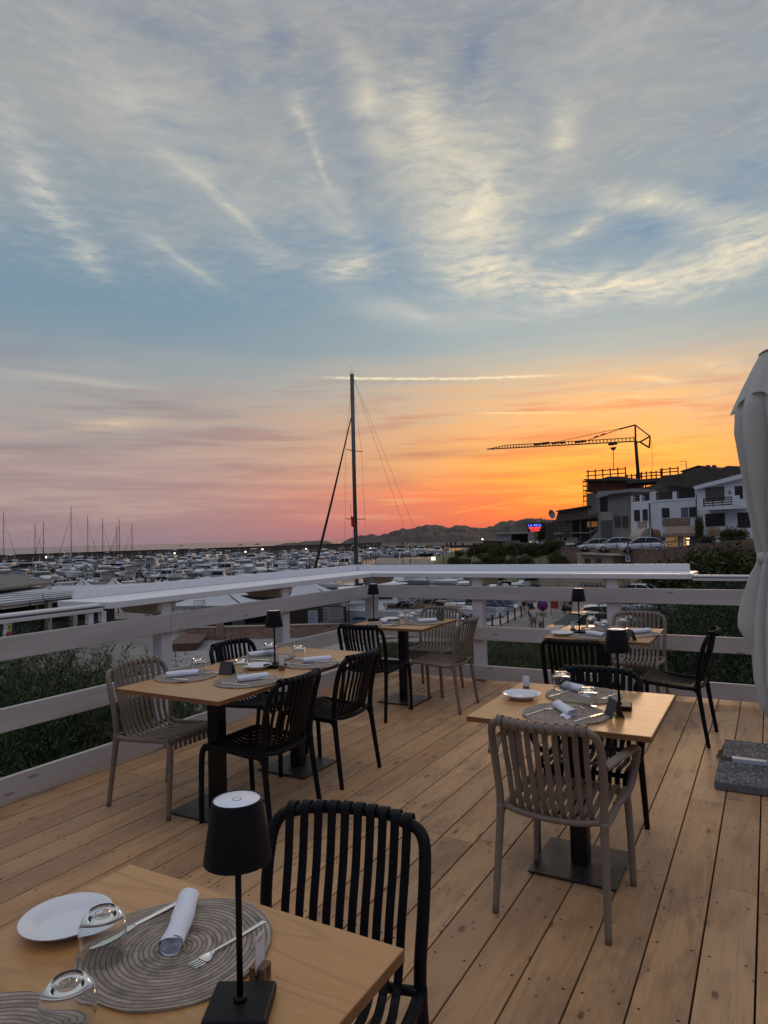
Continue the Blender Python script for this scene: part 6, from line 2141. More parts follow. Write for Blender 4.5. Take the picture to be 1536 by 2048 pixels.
# the big yacht moored close to the deck
Dm = 60.0
pm = at(712, 1100, Dm)
va = math.atan2(pm.y - CAM_LOC.y, pm.x - CAM_LOC.x)
mast_h = at(709.5, 748, Dm).z - ZW
yt = sailboat(15.5, mast_h, GEL, SPARD, True)
yt['label'] = 'large sailing yacht whose tall mast rises above the shelf corner'
hd_ = va + PI / 2 - R(42)
off = 15.5 * .08
yt.rotation_euler = (0, 0, hd_)
yt.location = (pm.x - math.cos(hd_) * off, pm.y - math.sin(hd_) * off, ZW)
rd = MB().tube([(15.5 * .08, 0.55, 9.0), (15.5 * .08, 0.55, 10.3)], 0.02, 4)
rd.add([(1.24, 0.55, 9.3), (1.24 - .5, 0.6, 9.1), (1.24 - .45, 0.55, 8.2), (1.24, 0.55, 8.4)], [(0, 1, 2, 3), (3, 2, 1, 0)])
rd.build('red_pennant', mat('red cloth', (0.35, 0.02, 0.02), 0.8), yt)

# low dark motor yacht and the sport-fishing boat
def dark_yacht():
    t = thing('motor_yacht', 'low dark motor yacht with a sweeping roof at the edge of the marina', 'motor yacht')
    h_ = MB()
    hull(h_, 15, 4.2, 1.7, sheer=0.2)
    h_.build('hull', NAVY, t)
    d = MB()
    d.hexa([(-5, -1.8, 1.5), (5.0, -1.0, 1.7), (5.0, 1.0, 1.7), (-5, 1.8, 1.5)], [(-4.5, -1.6, 2.1), (2.2, -.9, 2.2), (2.2, .9, 2.2), (-4.5, 1.6, 2.1)])
    d.build('superstructure', NAVY, t)
    g = MB()
    g.hexa([(-3.5, -1.5, 2.1), (2.4, -.9, 2.2), (2.4, .9, 2.2), (-3.5, 1.5, 2.1)], [(-3.2, -1.35, 3.1), (-.4, -.9, 3.25), (-.4, .9, 3.25), (-3.2, 1.35, 3.1)])
    g.build('window', BGLASS, t)
    r_ = MB()
    r_.hexa([(-5.4, -1.6, 3.11), (-.2, -1.0, 3.26), (-.2, 1.0, 3.26), (-5.4, 1.6, 3.11)], [(-5.3, -1.5, 3.25), (-.5, -.9, 3.38), (-.5, .9, 3.38), (-5.3, 1.5, 3.25)])
    r_.build('roof', GELC, t)
    return t


dy = dark_yacht()
p = at(38, 1100, 196)
dy.location = (p.x, p.y, ZW)
dy.rotation_euler = (0, 0, math.atan2(p.y - CAM_LOC.y, p.x - CAM_LOC.x) + PI / 2 + R(8))
fb = cruiser(GEL, CANV['grey'], 11.0, True)
tw_ = MB()
for sx in (-1.6, .2):
    for sy in (-1, 1):
        tw_.tube([(sx, sy * 1.1, 2.7), (-.6 + sx * .2, sy * .6, 6.2)], 0.05, 5)
for z_ in (3.9, 5.0, 6.2):
    tw_.tube([(-1.2, -.7, z_), (-1.2, .7, z_), (0, .7, z_), (0, -.7, z_), (-1.2, -.7, z_)], 0.045, 4)
tw_.build('fishing_tower', SSTL, fb)
fb['label'] = 'white sport fishing boat with a tall tubular tower'
p = at(137, 1100, 190)
fb.location = (p.x, p.y, ZW)
fb.rotation_euler = (0, 0, math.atan2(p.y - CAM_LOC.y, p.x - CAM_LOC.x) + R(200))

# boats close to the quay, seen between the rails
NB = 'boats seen between the rails'
for k, px_, D, rel, s_, lab in [
    (5, 742, 55, 84, 1.35, 'large white cruiser with blue stripe behind the corner table'), (3, 812, 56, 100, 1.3, 'dark boat with canvas behind the chairs of the corner table'),
    (4, 690, 56, 95, 1.2, 'white cabin cruiser beside the harbour map board'), (0, 880, 62, 60, 1.2, 'white open boat behind the far deck chairs'), (4, 925, 70, 96, .95, 'white cruiser directly behind the second far railing post'),
    (8, 905, 51, 85, 1.2, 'inflatable boat just above the tent card of the corner table'), (9, 1000, 57, 70, 1.05, 'inflatable boat moored at the near end of the chained walkway'), (11, 948, 52, 40, 0.9, 'small boat with green canopy by the railing post'),
    (2, 760, 98, 60, 1.2, 'covered boat directly under the shelf next to the corner lamp'), (4, 835, 92, 88, 1.25, 'white cruiser just under the far bar shelf'), (5, 880, 100, 40, 1.1, 'cruiser with navy canopy just under the far bar shelf'),
    (7, 925, 96, 60, 1.0, 'cream cabin boat just under the far bar shelf'), (4, 1055, 88, 118, .8, 'white cruiser moored under the shelf near the people'), (0, 1010, 84, 30, 1.1, 'white open motorboat left of the cruiser near the people'), (5, 1092, 98, 75, 1.0, 'second cruiser behind the one near the people'),
    (3, 778, 58, 75, 1.3, 'dark-hulled boat with canopy behind the glasses of the corner table'), (11, 848, 60, 110, 1.25, 'boat with dark green canopy behind the far taupe chair'), (3, 722, 63, 100, 1.3, 'dark-hulled boat beside the corner railing post'), (10, 950, 62, 85, 1.2, 'covered boat behind the second railing post'), (10, 965, 92, 70, 1.0, 'motorboat under a navy cover just under the far bar shelf'), (1, 720, 84, 50, 1.1, 'open motorboat seen past the corner post'), (4, 660, 92, 70, 1.1, 'white cruiser in front of the tent peak')]:
    p = at(px_, 1200, D)
    va = math.atan2(p.y - CAM_LOC.y, p.x - CAM_LOC.x)
    kinds[k][1](lab, (p.x, p.y, ZW + .02), va + R(rel), NB, s_)

# tiny sails and boats on the open sea
for px_, ty, by in [(607, 1075, 1084), (623.5, 1073.5, 1083)]:
    o = SB[0]('tiny sailing boat on the horizon', (*at(px_, 1083, 2600).xy, ZW), 1.0, 'far sailing boats on the horizon')
for px_, D in [(481, 1500), (515, 1400), (362, 1800)]:
    kinds[4][1]('tiny motorboat out on the open sea', (*at(px_, 1088, D).xy, ZW), 0.3, 'far motorboats on the open sea', 1.3)

# ------------------------------------------------------------------ harbour lamps
LAMPG = mat('lit lamp globe', (1, .9, .7), .5, emis=(1.0, .86, .62), estr=6)
def glow_lamp():
    t = thing('harbour_lamp', 'x', 'lamp')
    MB().cyl((0, 0, 0), (0, 0, 4.2), 0.07, 0.05, 6).build('pole', SPARD, t)
    MB().sphere((0, 0, 4.5), 0.36, 10).build('globe', LAMPG, t)
    return t


GLW = Kind(glow_lamp)
for px_, py, D, lab in [(92, 1114.6, 300, 'lit harbour lamp above the dark yacht'), (349, 1106.8, 340, 'lit harbour lamp in the middle of the breakwater'), (491, 1103.6, 370, 'lit harbour lamp left of the open sea boats'), (525, 1098.5, 385, 'lit harbour lamp near the far end of the breakwater'),
                        (612, 1097.8, 395, 'upper one of two lit lamps by the furled sail'), (612.6, 1101.8, 380, 'lower one of two lit lamps by the furled sail'), (740.5, 1097.2, 300, 'lit harbour lamp just past the tall yacht mast'), (955, 1094, 170, 'lit lamp at the foot of the scrub slope'), (965, 1078.4, 135, 'lit lamp at the end of the terrace slab')]:
    p = at(px_, py, D)
    GLW(lab, (p.x, p.y, p.z - 4.5 * D / 350), 0, 'lit harbour lamps', D / 350)
sq = thing('lantern', 'bright square lantern above the orange reflection', 'lamp', (*at(866.5, 1117, 135).xy, 0))
zl = at(866.5, 1117, 135).z
MB().cyl((0, 0, ZG), (0, 0, zl - .35), 0.05, n=6).build('pole', SPARD, sq)
MB().box(-.3, .3, -.3, .3, zl - .33, zl + .3).build('lantern_box', mat('lit lantern', (1, .9, .6), .5, emis=(1.0, .9, .5), estr=2.0), sq)


def street_lamp():
    t = thing('street_lamp', 'x', 'street lamp')
    MB().tube([(0, 0, 0), (0, 0, .6), (0, 0, 4.3)], [.11, .08, .06], 8).build('pole', SPARD, t)
    MB().lathe([(0, 4.3), (.12, 4.32), (.24, 4.75), (.05, 4.95), (0, 5.0)], 8).build('lantern_head', mat('dark lantern head', (0.03, 0.03, 0.032), .4), t)
    return t


SLP = Kind(street_lamp)
for i, (px_, ty, D) in enumerate([(724.5, 1090, 128), (731.5, 1088, 118), (751, 1087, 124), (820, 1090, 122), (886, 1091, 110), (893.5, 1084, 132), (902, 1083, 128), (911, 1082, 132), (925, 1084, 118), (948, 1084, 106), (1033, 1083, 88), (805, 1083, 150)]):
    zt_ = at(px_, ty, D).z
    p = at(px_, ty, D)
    lab = ['first dark street lamp right of the yacht mast', 'second dark street lamp right of the yacht mast', 'third dark street lamp right of the yacht mast', 'dark street lamp in front of the large far cruiser', 'dark street lamp right of the square lantern', 'dark street lamp second right of the square lantern', 'dark street lamp third right of the square lantern',
           'dark street lamp fourth right of the square lantern', 'dark street lamp at the start of the scrub slope', 'dark street lamp on the scrub slope beside a lit lamp', 'dark street lamp in front of the glass pavilion', 'thin dark street lamp between the mast and the square lantern'][i]
    SLP(lab, (p.x, p.y, ZG), 0, 'dark street lamps on the quay', (1, 1, (zt_ - ZG) / 5.0))
inf = thing('information_sign', 'small white and blue information sign on a dark post under the parked cars', 'sign', (*at(1255.5, 1118, 52).xy, 0))
inf.rotation_euler = (0, 0, R(-28))
z0_, z1_ = at(1255.5, 1123, 52).z, at(1255.5, 1112, 52).z
MB().cyl((0, 0.06, ZG), (0, 0.06, at(1255.5, 1083, 52).z), 0.055, n=8).build('post', SPARD, inf)
MB().box(-.19, .19, -.02, .02, z0_, z1_).build('sign_plate', mat('sign white', (.5, .52, .55), .5), inf)
MB().lathe([(0, 0), (.13, 0), (.13, .004)], 20).build('sign_disc', mat('sign blue', (.03, .08, .25), .5), inf, loc=(0, -.022, (z0_ + z1_) / 2 + .03), rot=(PI / 2, 0, 0))
iw = MB(); iw.box(-.014, .014, -.032, -.028, (z0_ + z1_) / 2 - .04, (z0_ + z1_) / 2 + .05); iw.box(-.014, .014, -.032, -.028, (z0_ + z1_) / 2 + .07, (z0_ + z1_) / 2 + .10)
iw.build('symbol', mat('symbol white', (.6, .6, .62), .5), inf)
# ================================================================== vegetation
def leafmat(name, a, b_, c_=None):
    m_ = bpy.data.materials.new(name)
    m_.use_nodes = True
    nt = NT(m_.node_tree)
    b = nt.n['Principled BSDF']
    g = nt.new('ShaderNodeNewGeometry').outputs['Random Per Island']
    cl = nt.ramp(g, [(0, a), (0.55, b_), (0.93, c_ or b_), (1.0, tuple(min(1, v_ * 1.6) for v_ in (c_ or b_)))])
    nt.l.new(cl, b.inputs['Base Color'])
    b.inputs['Roughness'].default_value = 0.7
    b.inputs['Specular IOR Level'].default_value = 0.25
    return m_


TAM = leafmat('tamarisk sprays', (0.026, 0.046, 0.020), (0.060, 0.092, 0.036), (0.115, 0.145, 0.066))
DKG = leafmat('dark shrub leaves', (0.014, 0.026, 0.013), (0.036, 0.058, 0.028), (0.075, 0.102, 0.048))
SCR = leafmat('slope scrub leaves', (0.03, 0.042, 0.016), (0.07, 0.085, 0.034), (0.15, 0.12, 0.04))
BARK = mat('grey brown bark', (0.05, 0.04, 0.032), 0.9, var=0.3, vscale=8)


def shrub(name, rx, ry, h, trunk_h, nclump, nleaf, leaf, wid, m_, seed, droop=0.0, twig=True):
    """crown of many small leaf slivers round branch tips; trunk with limbs"""
    rn = random.Random(seed)
    t = thing(name, 'x', 'shrub')
    cr_, tk = MB(), MB()
    nb = 9
    cz = trunk_h + (h - trunk_h) * 0.5
    rz_ = (h - trunk_h) * 0.5
    lobes = []
    for k in range(nb):
        a = 2 * PI * k / nb + rn.uniform(-.4, .4)
        q = rn.uniform(.25, .72)
        lobes.append(Vector((rx * q * math.cos(a), ry * q * math.sin(a), cz + rz_ * rn.uniform(-.5, .55))))
    lobes.append(Vector((0, 0, cz + rz_ * .45)))
    for lb_ in lobes:
        b0 = Vector((rn.uniform(-.12, .12), rn.uniform(-.12, .12), 0))
        m1 = Vector((lb_.x * .3, lb_.y * .3, trunk_h * .8 + rn.uniform(0, .3)))
        P = catmull([b0, m1, lb_ * .7 + Vector((0, 0, lb_.z * .1)), lb_], 3)
        tk.tube(P, [.07 * (1 - .75 * i / (len(P) - 1)) * (h / 4) for i in range(len(P))], 5)
    vs, fs = [], []
    for k in range(nclump):
        lb_ = rn.choice(lobes)
        rad = Vector((rn.gauss(0, 1), rn.gauss(0, 1), rn.gauss(0, 1)))
        rad = rad.normalized() * (rn.random() ** 0.45)
        c_ = lb_ + Vector((rad.x * rx * .48, rad.y * ry * .48, rad.z * rz_ * .55))
        if c_.z < trunk_h * 0.5:
            c_.z = trunk_h * .5 + rn.random() * .3
        out_d = (c_ - Vector((0, 0, cz - rz_ * .4))).normalized()
        axis = (out_d + Vector((rn.uniform(-.5, .5), rn.uniform(-.5, .5), rn.uniform(-.1, .7) - droop))).normalized()
        ln = leaf * rn.uniform(3.0, 6.0)
        if twig and k % 6 == 0:
            tk.tube([c_ - axis * ln, c_ + axis * ln * .6], [.006, .002], 3)
        for j in range(nleaf):
            s = rn.random()
            p = c_ + axis * ln * (s - .4) + Vector((rn.gauss(0, 1), rn.gauss(0, 1), rn.gauss(0, 1))) * leaf * .5 * (1.3 - s)
            d = (axis + Vector((rn.gauss(0, .6), rn.gauss(0, .6), rn.gauss(0, .6)))).normalized()
            sd = d.cross(Vector((rn.gauss(0, 1), rn.gauss(0, 1), rn.gauss(0, 1)))).normalized()
            L_ = leaf * rn.uniform(.6, 1.4)
            w_ = wid * rn.uniform(.7, 1.3)
            o = len(vs)
            vs += [tuple(p - sd * w_ * .4), tuple(p + d * L_ * .5 - sd * w_), tuple(p + d * L_), tuple(p + d * L_ * .5 + sd * w_)]
            fs.append((o, o + 1, o + 2, o + 3))
    cr_.add(vs, fs)
    tk.build('trunk', BARK, t)
    cr_.build('crown', m_, t)
    return t


TAMK = [Kind(lambda s=s: shrub('tamarisk_bush', 1.7, 1.7, 5.5, 1.0, 3600, 30, .070, .0042, TAM, s)) for s in (3, 9)]
DKK = [Kind(lambda s=s: shrub('evergreen_shrub', 2.1, 2.1, 5.6, .6, 3000, 18, .075, .010, DKG, s)) for s in (5, 21)]
SCK = [Kind(lambda s=s: shrub('scrub_bush', 1.5, 1.5, 1.7, .1, 420, 12, .17, .05, SCR, s, twig=False)) for s in (6, 16)]
LB = 'feathery bushes below the railing'
for k, x, y, z, s_, lab in [(0, -1.9, -4.3, ZG, 1.0, 'feathery green bush behind the near end of the railing'), (1, -2.6, -2.6, ZG, .96, 'feathery green bush behind the first railing post'), (1, -3.4, -5.2, ZG, 1.0, 'feathery bush reaching the top rail at the picture edge'),
                         (0, -4.6, -3.6, ZG, .98, 'feathery bush further out behind the first bush'), (0, -5.6, -1.6, ZG, .84, 'thin feathery bush in front of the gravel yard'), (1, -2.2, -6.3, ZG, .95, 'feathery bush low at the left picture edge'),
                         (1, -3.9, -.3, ZG, .80, 'lower feathery bush by the red-brown rowing boat'), (0, -6.8, -3.2, ZG, .9, 'far feathery bush under the tent roofs'), (1, -1.5, -5.3, ZG, 1.02, 'feathery bush tight against the railing at the picture edge'), (0, -1.6, -3.3, ZG, .93, 'feathery bush tight against the railing behind the taupe chair'), (1, -1.7, -2.0, ZG, .86, 'feathery bush behind the long double table'), (0, -3.3, -3.7, ZG, 1.0, 'feathery bush in the second line behind the taupe chair'), (1, -5.4, -4.9, ZG, 1.02, 'feathery bush under the restaurant posts'), (0, -3.0, -1.2, ZG, .84, 'low feathery bush between the railing and the rowing boat')]:
    TAMK[k](lab, (x, y, z), x * 7, LB, (s_ * 1.04, s_ * 1.04, s_ * (1.02 if y > -4.0 else .96)))
RB = 'dark evergreen shrubs beyond the far railing'
for px_, ty, D, k, lab in [(1350, 1106, 17.5, 0, 'dark shrub that covers the end of the stone wall'), (1432, 1103, 16.5, 1, 'dark shrub directly above the thin handrail'), (1505, 1098, 15, 0, 'dark shrub behind the closed parasol'), (1322, 1178, 14.5, 1, 'dark shrub below the shelf end'),
                       (1392, 1150, 13, 0, 'dark shrub seen between the rails above the side-on chair'), (1470, 1135, 12.2, 1, 'dark shrub between rails right beside the parasol'), (1262, 1285, 12.5, 0, 'low dark shrub behind the table by the parked cars'), (1352, 1250, 11.2, 1, 'low dark shrub behind the side-on black chair'),
                       (1450, 1230, 10.2, 0, 'nearest dark shrub at the foot of the far railing'), (1175, 1318, 12.5, 1, 'lowest dark shrub under the table with the parked cars')]:
    tz_ = at(px_, ty, D).z
    p = at(px_, ty, D)
    hh = (tz_ - ZG) / 6.3
    DKK[k](lab, (p.x, p.y, ZG), px_, RB, (max(.75, min(1.1, hh * 1.0)), max(.75, min(1.1, hh)), hh))
rnd = random.Random(5)
SB2 = 'scrub bushes on the slope'
for i in range(64):
    px_ = 905 + rnd.random() * 262
    t_ = rnd.random()
    Dt, Db = 118 - (px_ - 870) * .085, 104 - (px_ - 870) * .09
    D = Db + (Dt - Db) * t_
    zt_ = at(px_, lerp_pts(top, px_), Dt).z
    t_ = min(t_, .86)
    zz = ZG + (zt_ - ZG) * t_ ** .85 - .45
    p = at(px_, 1100, D)
    SCK[i % 2]('scrub bush on the %s slope %s' % ('upper' if t_ > .66 else 'middle' if t_ > .33 else 'lower', ['above the first quay lamps', 'under the terrace slab', 'under the glass pavilion', 'below the neon sign', 'beside the stone wall'][min(4, int((px_ - 905) / 53))]), (p.x, p.y, zz), rnd.random() * 6, SB2, rnd.uniform(.45, .95))
for i, (px_, D, zo, s_) in enumerate([(1330, 66, -4.2, 1.6), (1360, 64, -3.9, 1.7), (1395, 62, -3.5, 1.7), (1425, 60, -3.2, 1.8), (1458, 58, -2.8, 1.8)]):
    p = at(px_, 1100, D)
    SCK[i % 2]('scrub bush on the stone wall, %s from the left below the painted sun' % ['first', 'second', 'third', 'fourth', 'fifth'][i], (p.x, p.y, zo), i, 'scrub along the stone wall', (s_, s_, s_ * .9))
for px_, py, D, s_, lab in [(1462, 1076, 74, .85, 'dark garden bush right of the painted sun'), (1412, 1083, 75, .5, 'small dark bush left under the painted sun'), (1397, 1055, 79.5, .55, 'climbing plant between the two white houses'), (1085, 1062, 112, 2.0, 'dark tree beside the neon sign')]:
    p = at(px_, py, D)
    if px_ == 1085:
        SCK[0](lab, (p.x, p.y, -.6), 1.0, None, (.75, .75, 2.2))
    elif px_ == 1397:
        SCK[0](lab, (p.x, p.y, -.6), 1.0, None, (.28, .28, 2.0))
    else:
        SCK[0](lab, (p.x, p.y, p.z - .8 * s_), 1.0, None, (s_, s_, s_))
# grass on the lawn below the far railing
gv, gf = [], []
rn = random.Random(12)
for i in range(15000):
    px_, py = rn.uniform(960, 1290), rn.uniform(1283, 1372)
    p = onz(px_, py, ZG)
    h_ = rn.uniform(.10, .34) * (1 + 1.3 * max(0, mnoise.noise(Vector((p.x * .5, p.y * .5, 0)))))
    a = rn.random() * PI
    dx_, dy_ = math.cos(a) * .02, math.sin(a) * .02
    lx, ly = rn.gauss(0, .09), rn.gauss(0, .09)
    o = len(gv)
    gv += [(p.x - dx_, p.y - dy_, ZG), (p.x + dx_, p.y + dy_, ZG), (p.x + lx, p.y + ly, ZG + h_)]
    gf.append((o, o + 1, o + 2))
for i in range(9000):
    px_, py = rn.uniform(740, 960), rn.uniform(1288, 1345)
    p = onz(px_, py, ZG)
    h_ = rn.uniform(.08, .3)
    a = rn.random() * PI
    dx_, dy_ = math.cos(a) * .02, math.sin(a) * .02
    o = len(gv)
    gv += [(p.x - dx_, p.y - dy_, ZG), (p.x + dx_, p.y + dy_, ZG), (p.x + rn.gauss(0, .08), p.y + rn.gauss(0, .08), ZG + h_)]
    gf.append((o, o + 1, o + 2))
gr = MB().add(gv, gf).build('grass', leafmat('lawn grass', (0.03, 0.044, 0.018), (0.06, 0.08, 0.032), (0.13, 0.13, 0.065)))
tag(gr, 'rough green grass below the far railing', 'grass', kind='stuff')

# ================================================================== cars
CARG = mat('car glass', (0.012, 0.015, 0.017), 0.16, spec=0.35)
TYRE = mat('tyre', (0.012, 0.012, 0.013), 0.85)
RIM = mat('alloy rim', (0.30, 0.31, 0.33), 0.35, 0.8)
LAMPC = mat('headlight glass', (0.45, 0.47, 0.50), 0.1, coat=0.5)
TAILR = mat('tail light', (0.25, 0.01, 0.01), 0.2)
CARB = {'white': mat('white car paint', (0.52, 0.55, 0.60), 0.25, coat=0.6), 'silver': mat('silver car paint', (0.30, 0.32, 0.34), 0.25, 0.5, coat=0.6), 'dark': mat('dark car paint', (0.04, 0.042, 0.045), 0.2, coat=0.7), 'gold': mat('champagne car paint', (0.30, 0.27, 0.22), 0.25, 0.4, coat=0.6), 'blue': mat('pale blue car paint', (0.36, 0.44, 0.55), 0.25, coat=0.6)}


def car(col, kind_='hatch'):
    """front toward +X, wheels on z = 0"""
    t = thing('parked_car', 'x', 'car')
    m_ = CARB[col]
    if kind_ == 'suv':
        st = [(-2.18, .45, .95, .62), (-2.12, .36, 1.02, .80), (-1.5, .30, 1.03, .89), (-.5, .27, 1.02, .91), (.6, .27, 1.00, .91), (1.2, .30, .96, .89), (1.75, .33, .88, .84), (2.08, .38, .76, .70), (2.16, .45, .62, .55)]
        gh = [(-2.06, 1.02, .74), (-1.50, 1.46, .60), (-.95, 1.57, .64), (.05, 1.59, .65), (.38, 1.52, .63), (1.30, .97, .76)]
    else:
        st = [(-1.98, .42, .86, .60), (-1.92, .33, .93, .76), (-1.4, .27, .94, .84), (-.4, .24, .92, .86), (.6, .24, .90, .86), (1.1, .26, .86, .85), (1.6, .30, .76, .80), (1.9, .35, .64, .66), (1.98, .42, .54, .50)]
        gh = [(-1.84, .94, .70), (-1.45, 1.38, .58), (-1.0, 1.45, .62), (.05, 1.47, .63), (.4, 1.40, .61), (1.25, .88, .72)]
    b_ = MB()
    vs = []
    for x, zb, zt_, w_ in st:
        vs += [(x, -w_ * .88, zb), (x, -w_, zb + (zt_ - zb) * .35), (x, -w_ * .98, zb + (zt_ - zb) * .75), (x, -w_ * .86, zt_), (x, w_ * .86, zt_), (x, w_ * .98, zb + (zt_ - zb) * .75), (x, w_, zb + (zt_ - zb) * .35), (x, w_ * .88, zb)]
    fs = []
    for i in range(len(st) - 1):
        for j in range(8):
            k = (j + 1) % 8
            fs.append((i * 8 + j, (i + 1) * 8 + j, (i + 1) * 8 + k, i * 8 + k))
    fs += [tuple(range(8)), tuple(reversed(range((len(st) - 1) * 8, len(st) * 8)))]
    b_.add(vs, fs, smooth=True)
    # roof panel and pillars
    rf = []
    for x, z_, w_ in gh[1:5]:
        rf += [(x, -w_, z_ - .03), (x, -w_ * .8, z_ + .02), (x, w_ * .8, z_ + .02), (x, w_, z_ - .03)]
    o = len(b_.v)
    b_.add(rf, [(i * 4 + j, i * 4 + j + 1, (i + 1) * 4 + j + 1, (i + 1) * 4 + j) for i in range(3) for j in range(3)], smooth=True)
    for sy in (-1, 1):
        for (xa, za, wa), (xb, zb, wb) in [(gh[5], gh[4]), (gh[0], gh[1])]:
            b_.tube([(xa, sy * wa, za - .03), (xb, sy * wb, zb - .02)], .028, 5)
        b_.tube([(-.35, sy * .80, .92 if kind_ != 'suv' else 1.0), (-.4, sy * gh[3][2] * 1.0, gh[3][1] - .05)], .022, 5)
        b_.tube([(x, sy * (w_ + .0), z_ - .03) for x, z_, w_ in gh[1:5]], .018, 5)
    b_.build('body', m_, t)
    g = MB()
    vs = []
    for x, z_, w_ in gh:
        zb = gh[0][1] - .06 if x < 0 else gh[5][1] - .05
        wl = .80 if kind_ == 'suv' else .75
        vs += [(x, -wl if 0 else -max(w_, wl * .98), zb), (x, -w_ * .985, z_ - .035), (x, w_ * .985, z_ - .035), (x, max(w_, wl * .98), zb)]
    g.add(vs, [(i * 4 + j, (i + 1) * 4 + j, (i + 1) * 4 + j + 1, i * 4 + j + 1) for i in range(len(gh) - 1) for j in range(3)] + [(0, 1, 2, 3), (23, 22, 21, 20)])
    g.build('glasshouse', CARG, t)
    L2 = st[-1][0]
    for x in (-L2 * .63, L2 * .64):
        for sy in (-1, 1):
            w = MB().lathe([(.20, -.1), (.31, -.09), (.325, -.05), (.325, .05), (.31, .09), (.20, .1)], 20).build('wheel', TYRE, t, loc=(x, sy * (st[3][3] - .10), .325), rot=(PI / 2, 0, 0))
            MB().lathe([(0, .085), (.06, .09), (.10, .075), (.20, .095), (.20, -.095), (0, -.09)], 10).build('rim', RIM, w)
    for sy in (-1, 1):
        zf = st[-2][2]
        MB().sphere((L2 - .20, sy * .58, zf - .06), (.20, .17, .085), 8).build('headlight', LAMPC, t)
        MB().sphere((-L2 + .10, sy * .60, st[1][2] - .10), (.08, .14, .12), 8).build('tail_light', TAILR, t)
        MB().sphere((gh[5][0] - .28, sy * (.93 if kind_ == 'suv' else .88), gh[5][1] + .10), (.08, .12, .07), 8).build('mirror', m_, t)
    MB().box(L2 - .04, L2 + .02, -.42, .42, st[-1][1], st[-1][1] + .16).build('grille', TYRE, t, bevel=.01)
    return t


CK = {}
def put_car(col, kd, px_, D, heading, z, lab, grp):
    k = (col, kd)
    if k not in CK:
        CK[k] = Kind(lambda: car(col, kd))
    p = at(px_, 1100, D)
    va = math.atan2(p.y - CAM_LOC.y, p.x - CAM_LOC.x)
    CK[k](lab, (p.x, p.y, z), va + R(heading), grp, 1.0)


G1, G2 = 'cars parked along the upper road', 'cars in the car park below the deck'
put_car('white', 'suv', 1283, 74, 96, ZR, 'white car in front of the striped awning, frontmost of the upper row', G1)
put_car('white', 'suv', 1231, 78.5, 99, ZR, 'white car second in the upper row, below the grey house', G1)
put_car('white', 'hatch', 1190, 83, 101, ZR, 'white car third in the upper row, partly hidden by the second', G1)
put_car('silver', 'suv', 1147, 96, 168, ZR, 'silver car with its rear to us below the tavern stairs', G1)
put_car('white', 'hatch', 1121, 104, 165, ZR, 'white car with its rear to us left of the silver one', G1)
put_car('silver', 'hatch', 1099, 110, 160, ZR, 'grey car with its rear to us under the pergola', G1)
put_car('white', 'suv', 1080, 118, 160, ZR, 'white car parked right below the neon sign', G1)
put_car('white', 'hatch', 1047, 128, 160, ZR, 'white car behind the open side of the glass pavilion', G1)
put_car('white', 'suv', 953, 150, 90, -2.4, 'white car on the low quay at the foot of the slope', None)
put_car('white', 'hatch', 910, 210, 90, ZG, 'pale car parked far out on the dark pier', None)
put_car('gold', 'suv', 1157, 40.5, 128, ZG, 'champagne car with dark windows, nearest in the car park', G2)
put_car('white', 'hatch', 1208, 46, -80, ZG, 'white car turned to the side behind the champagne car', G2)
put_car('white', 'suv', 1284, 63, -112, ZG, 'white car just below the end of the bar shelf', G2)
put_car('gold', 'hatch', 1258, 57, -100, ZG, 'champagne car in front of the white one under the shelf', G2)
put_car('silver', 'hatch', 1268, 53, -70, ZG, 'grey car half hidden by the dark shrub', G2)

# ================================================================== people
def skin_body(name, verts, edges, radii, m_, parent=None, sub=1):
    me = bpy.data.meshes.new(name)
    me.from_pydata(verts, edges, [])
    o = bpy.data.objects.new(name, me)
    COL.objects.link(o)
    if parent is not None:
        o.parent = parent
    me.materials.append(m_)
    sk = o.modifiers.new('skin', 'SKIN')
    for i, r_ in enumerate(radii):
        me.skin_vertices[0].data[i].radius = (r_, r_) if not isinstance(r_, tuple) else r_
        me.skin_vertices[0].data[i].use_root = (i == 0)
    sk.use_smooth_shade = True
    ss = o.modifiers.new('sub', 'SUBSURF')
    ss.levels = ss.render_levels = sub
    return o


SKIN = mat('sunburnt skin', (0.36, 0.19, 0.12), 0.6)
HAIRD = mat('dark hair', (0.02, 0.014, 0.01), 0.7)
CL = {'white': mat('white shirt', (0.60, 0.62, 0.66), .9), 'navy': mat('navy clothes', (0.02, 0.025, 0.05), .9), 'black': mat('black clothes', (0.015, 0.015, 0.017), .9), 'red': mat('red clothes', (0.35, 0.03, 0.03), .9), 'khaki': mat('khaki shorts', (0.20, 0.16, 0.11), .9), 'grey': mat('grey clothes', (0.15, 0.15, 0.16), .9)}


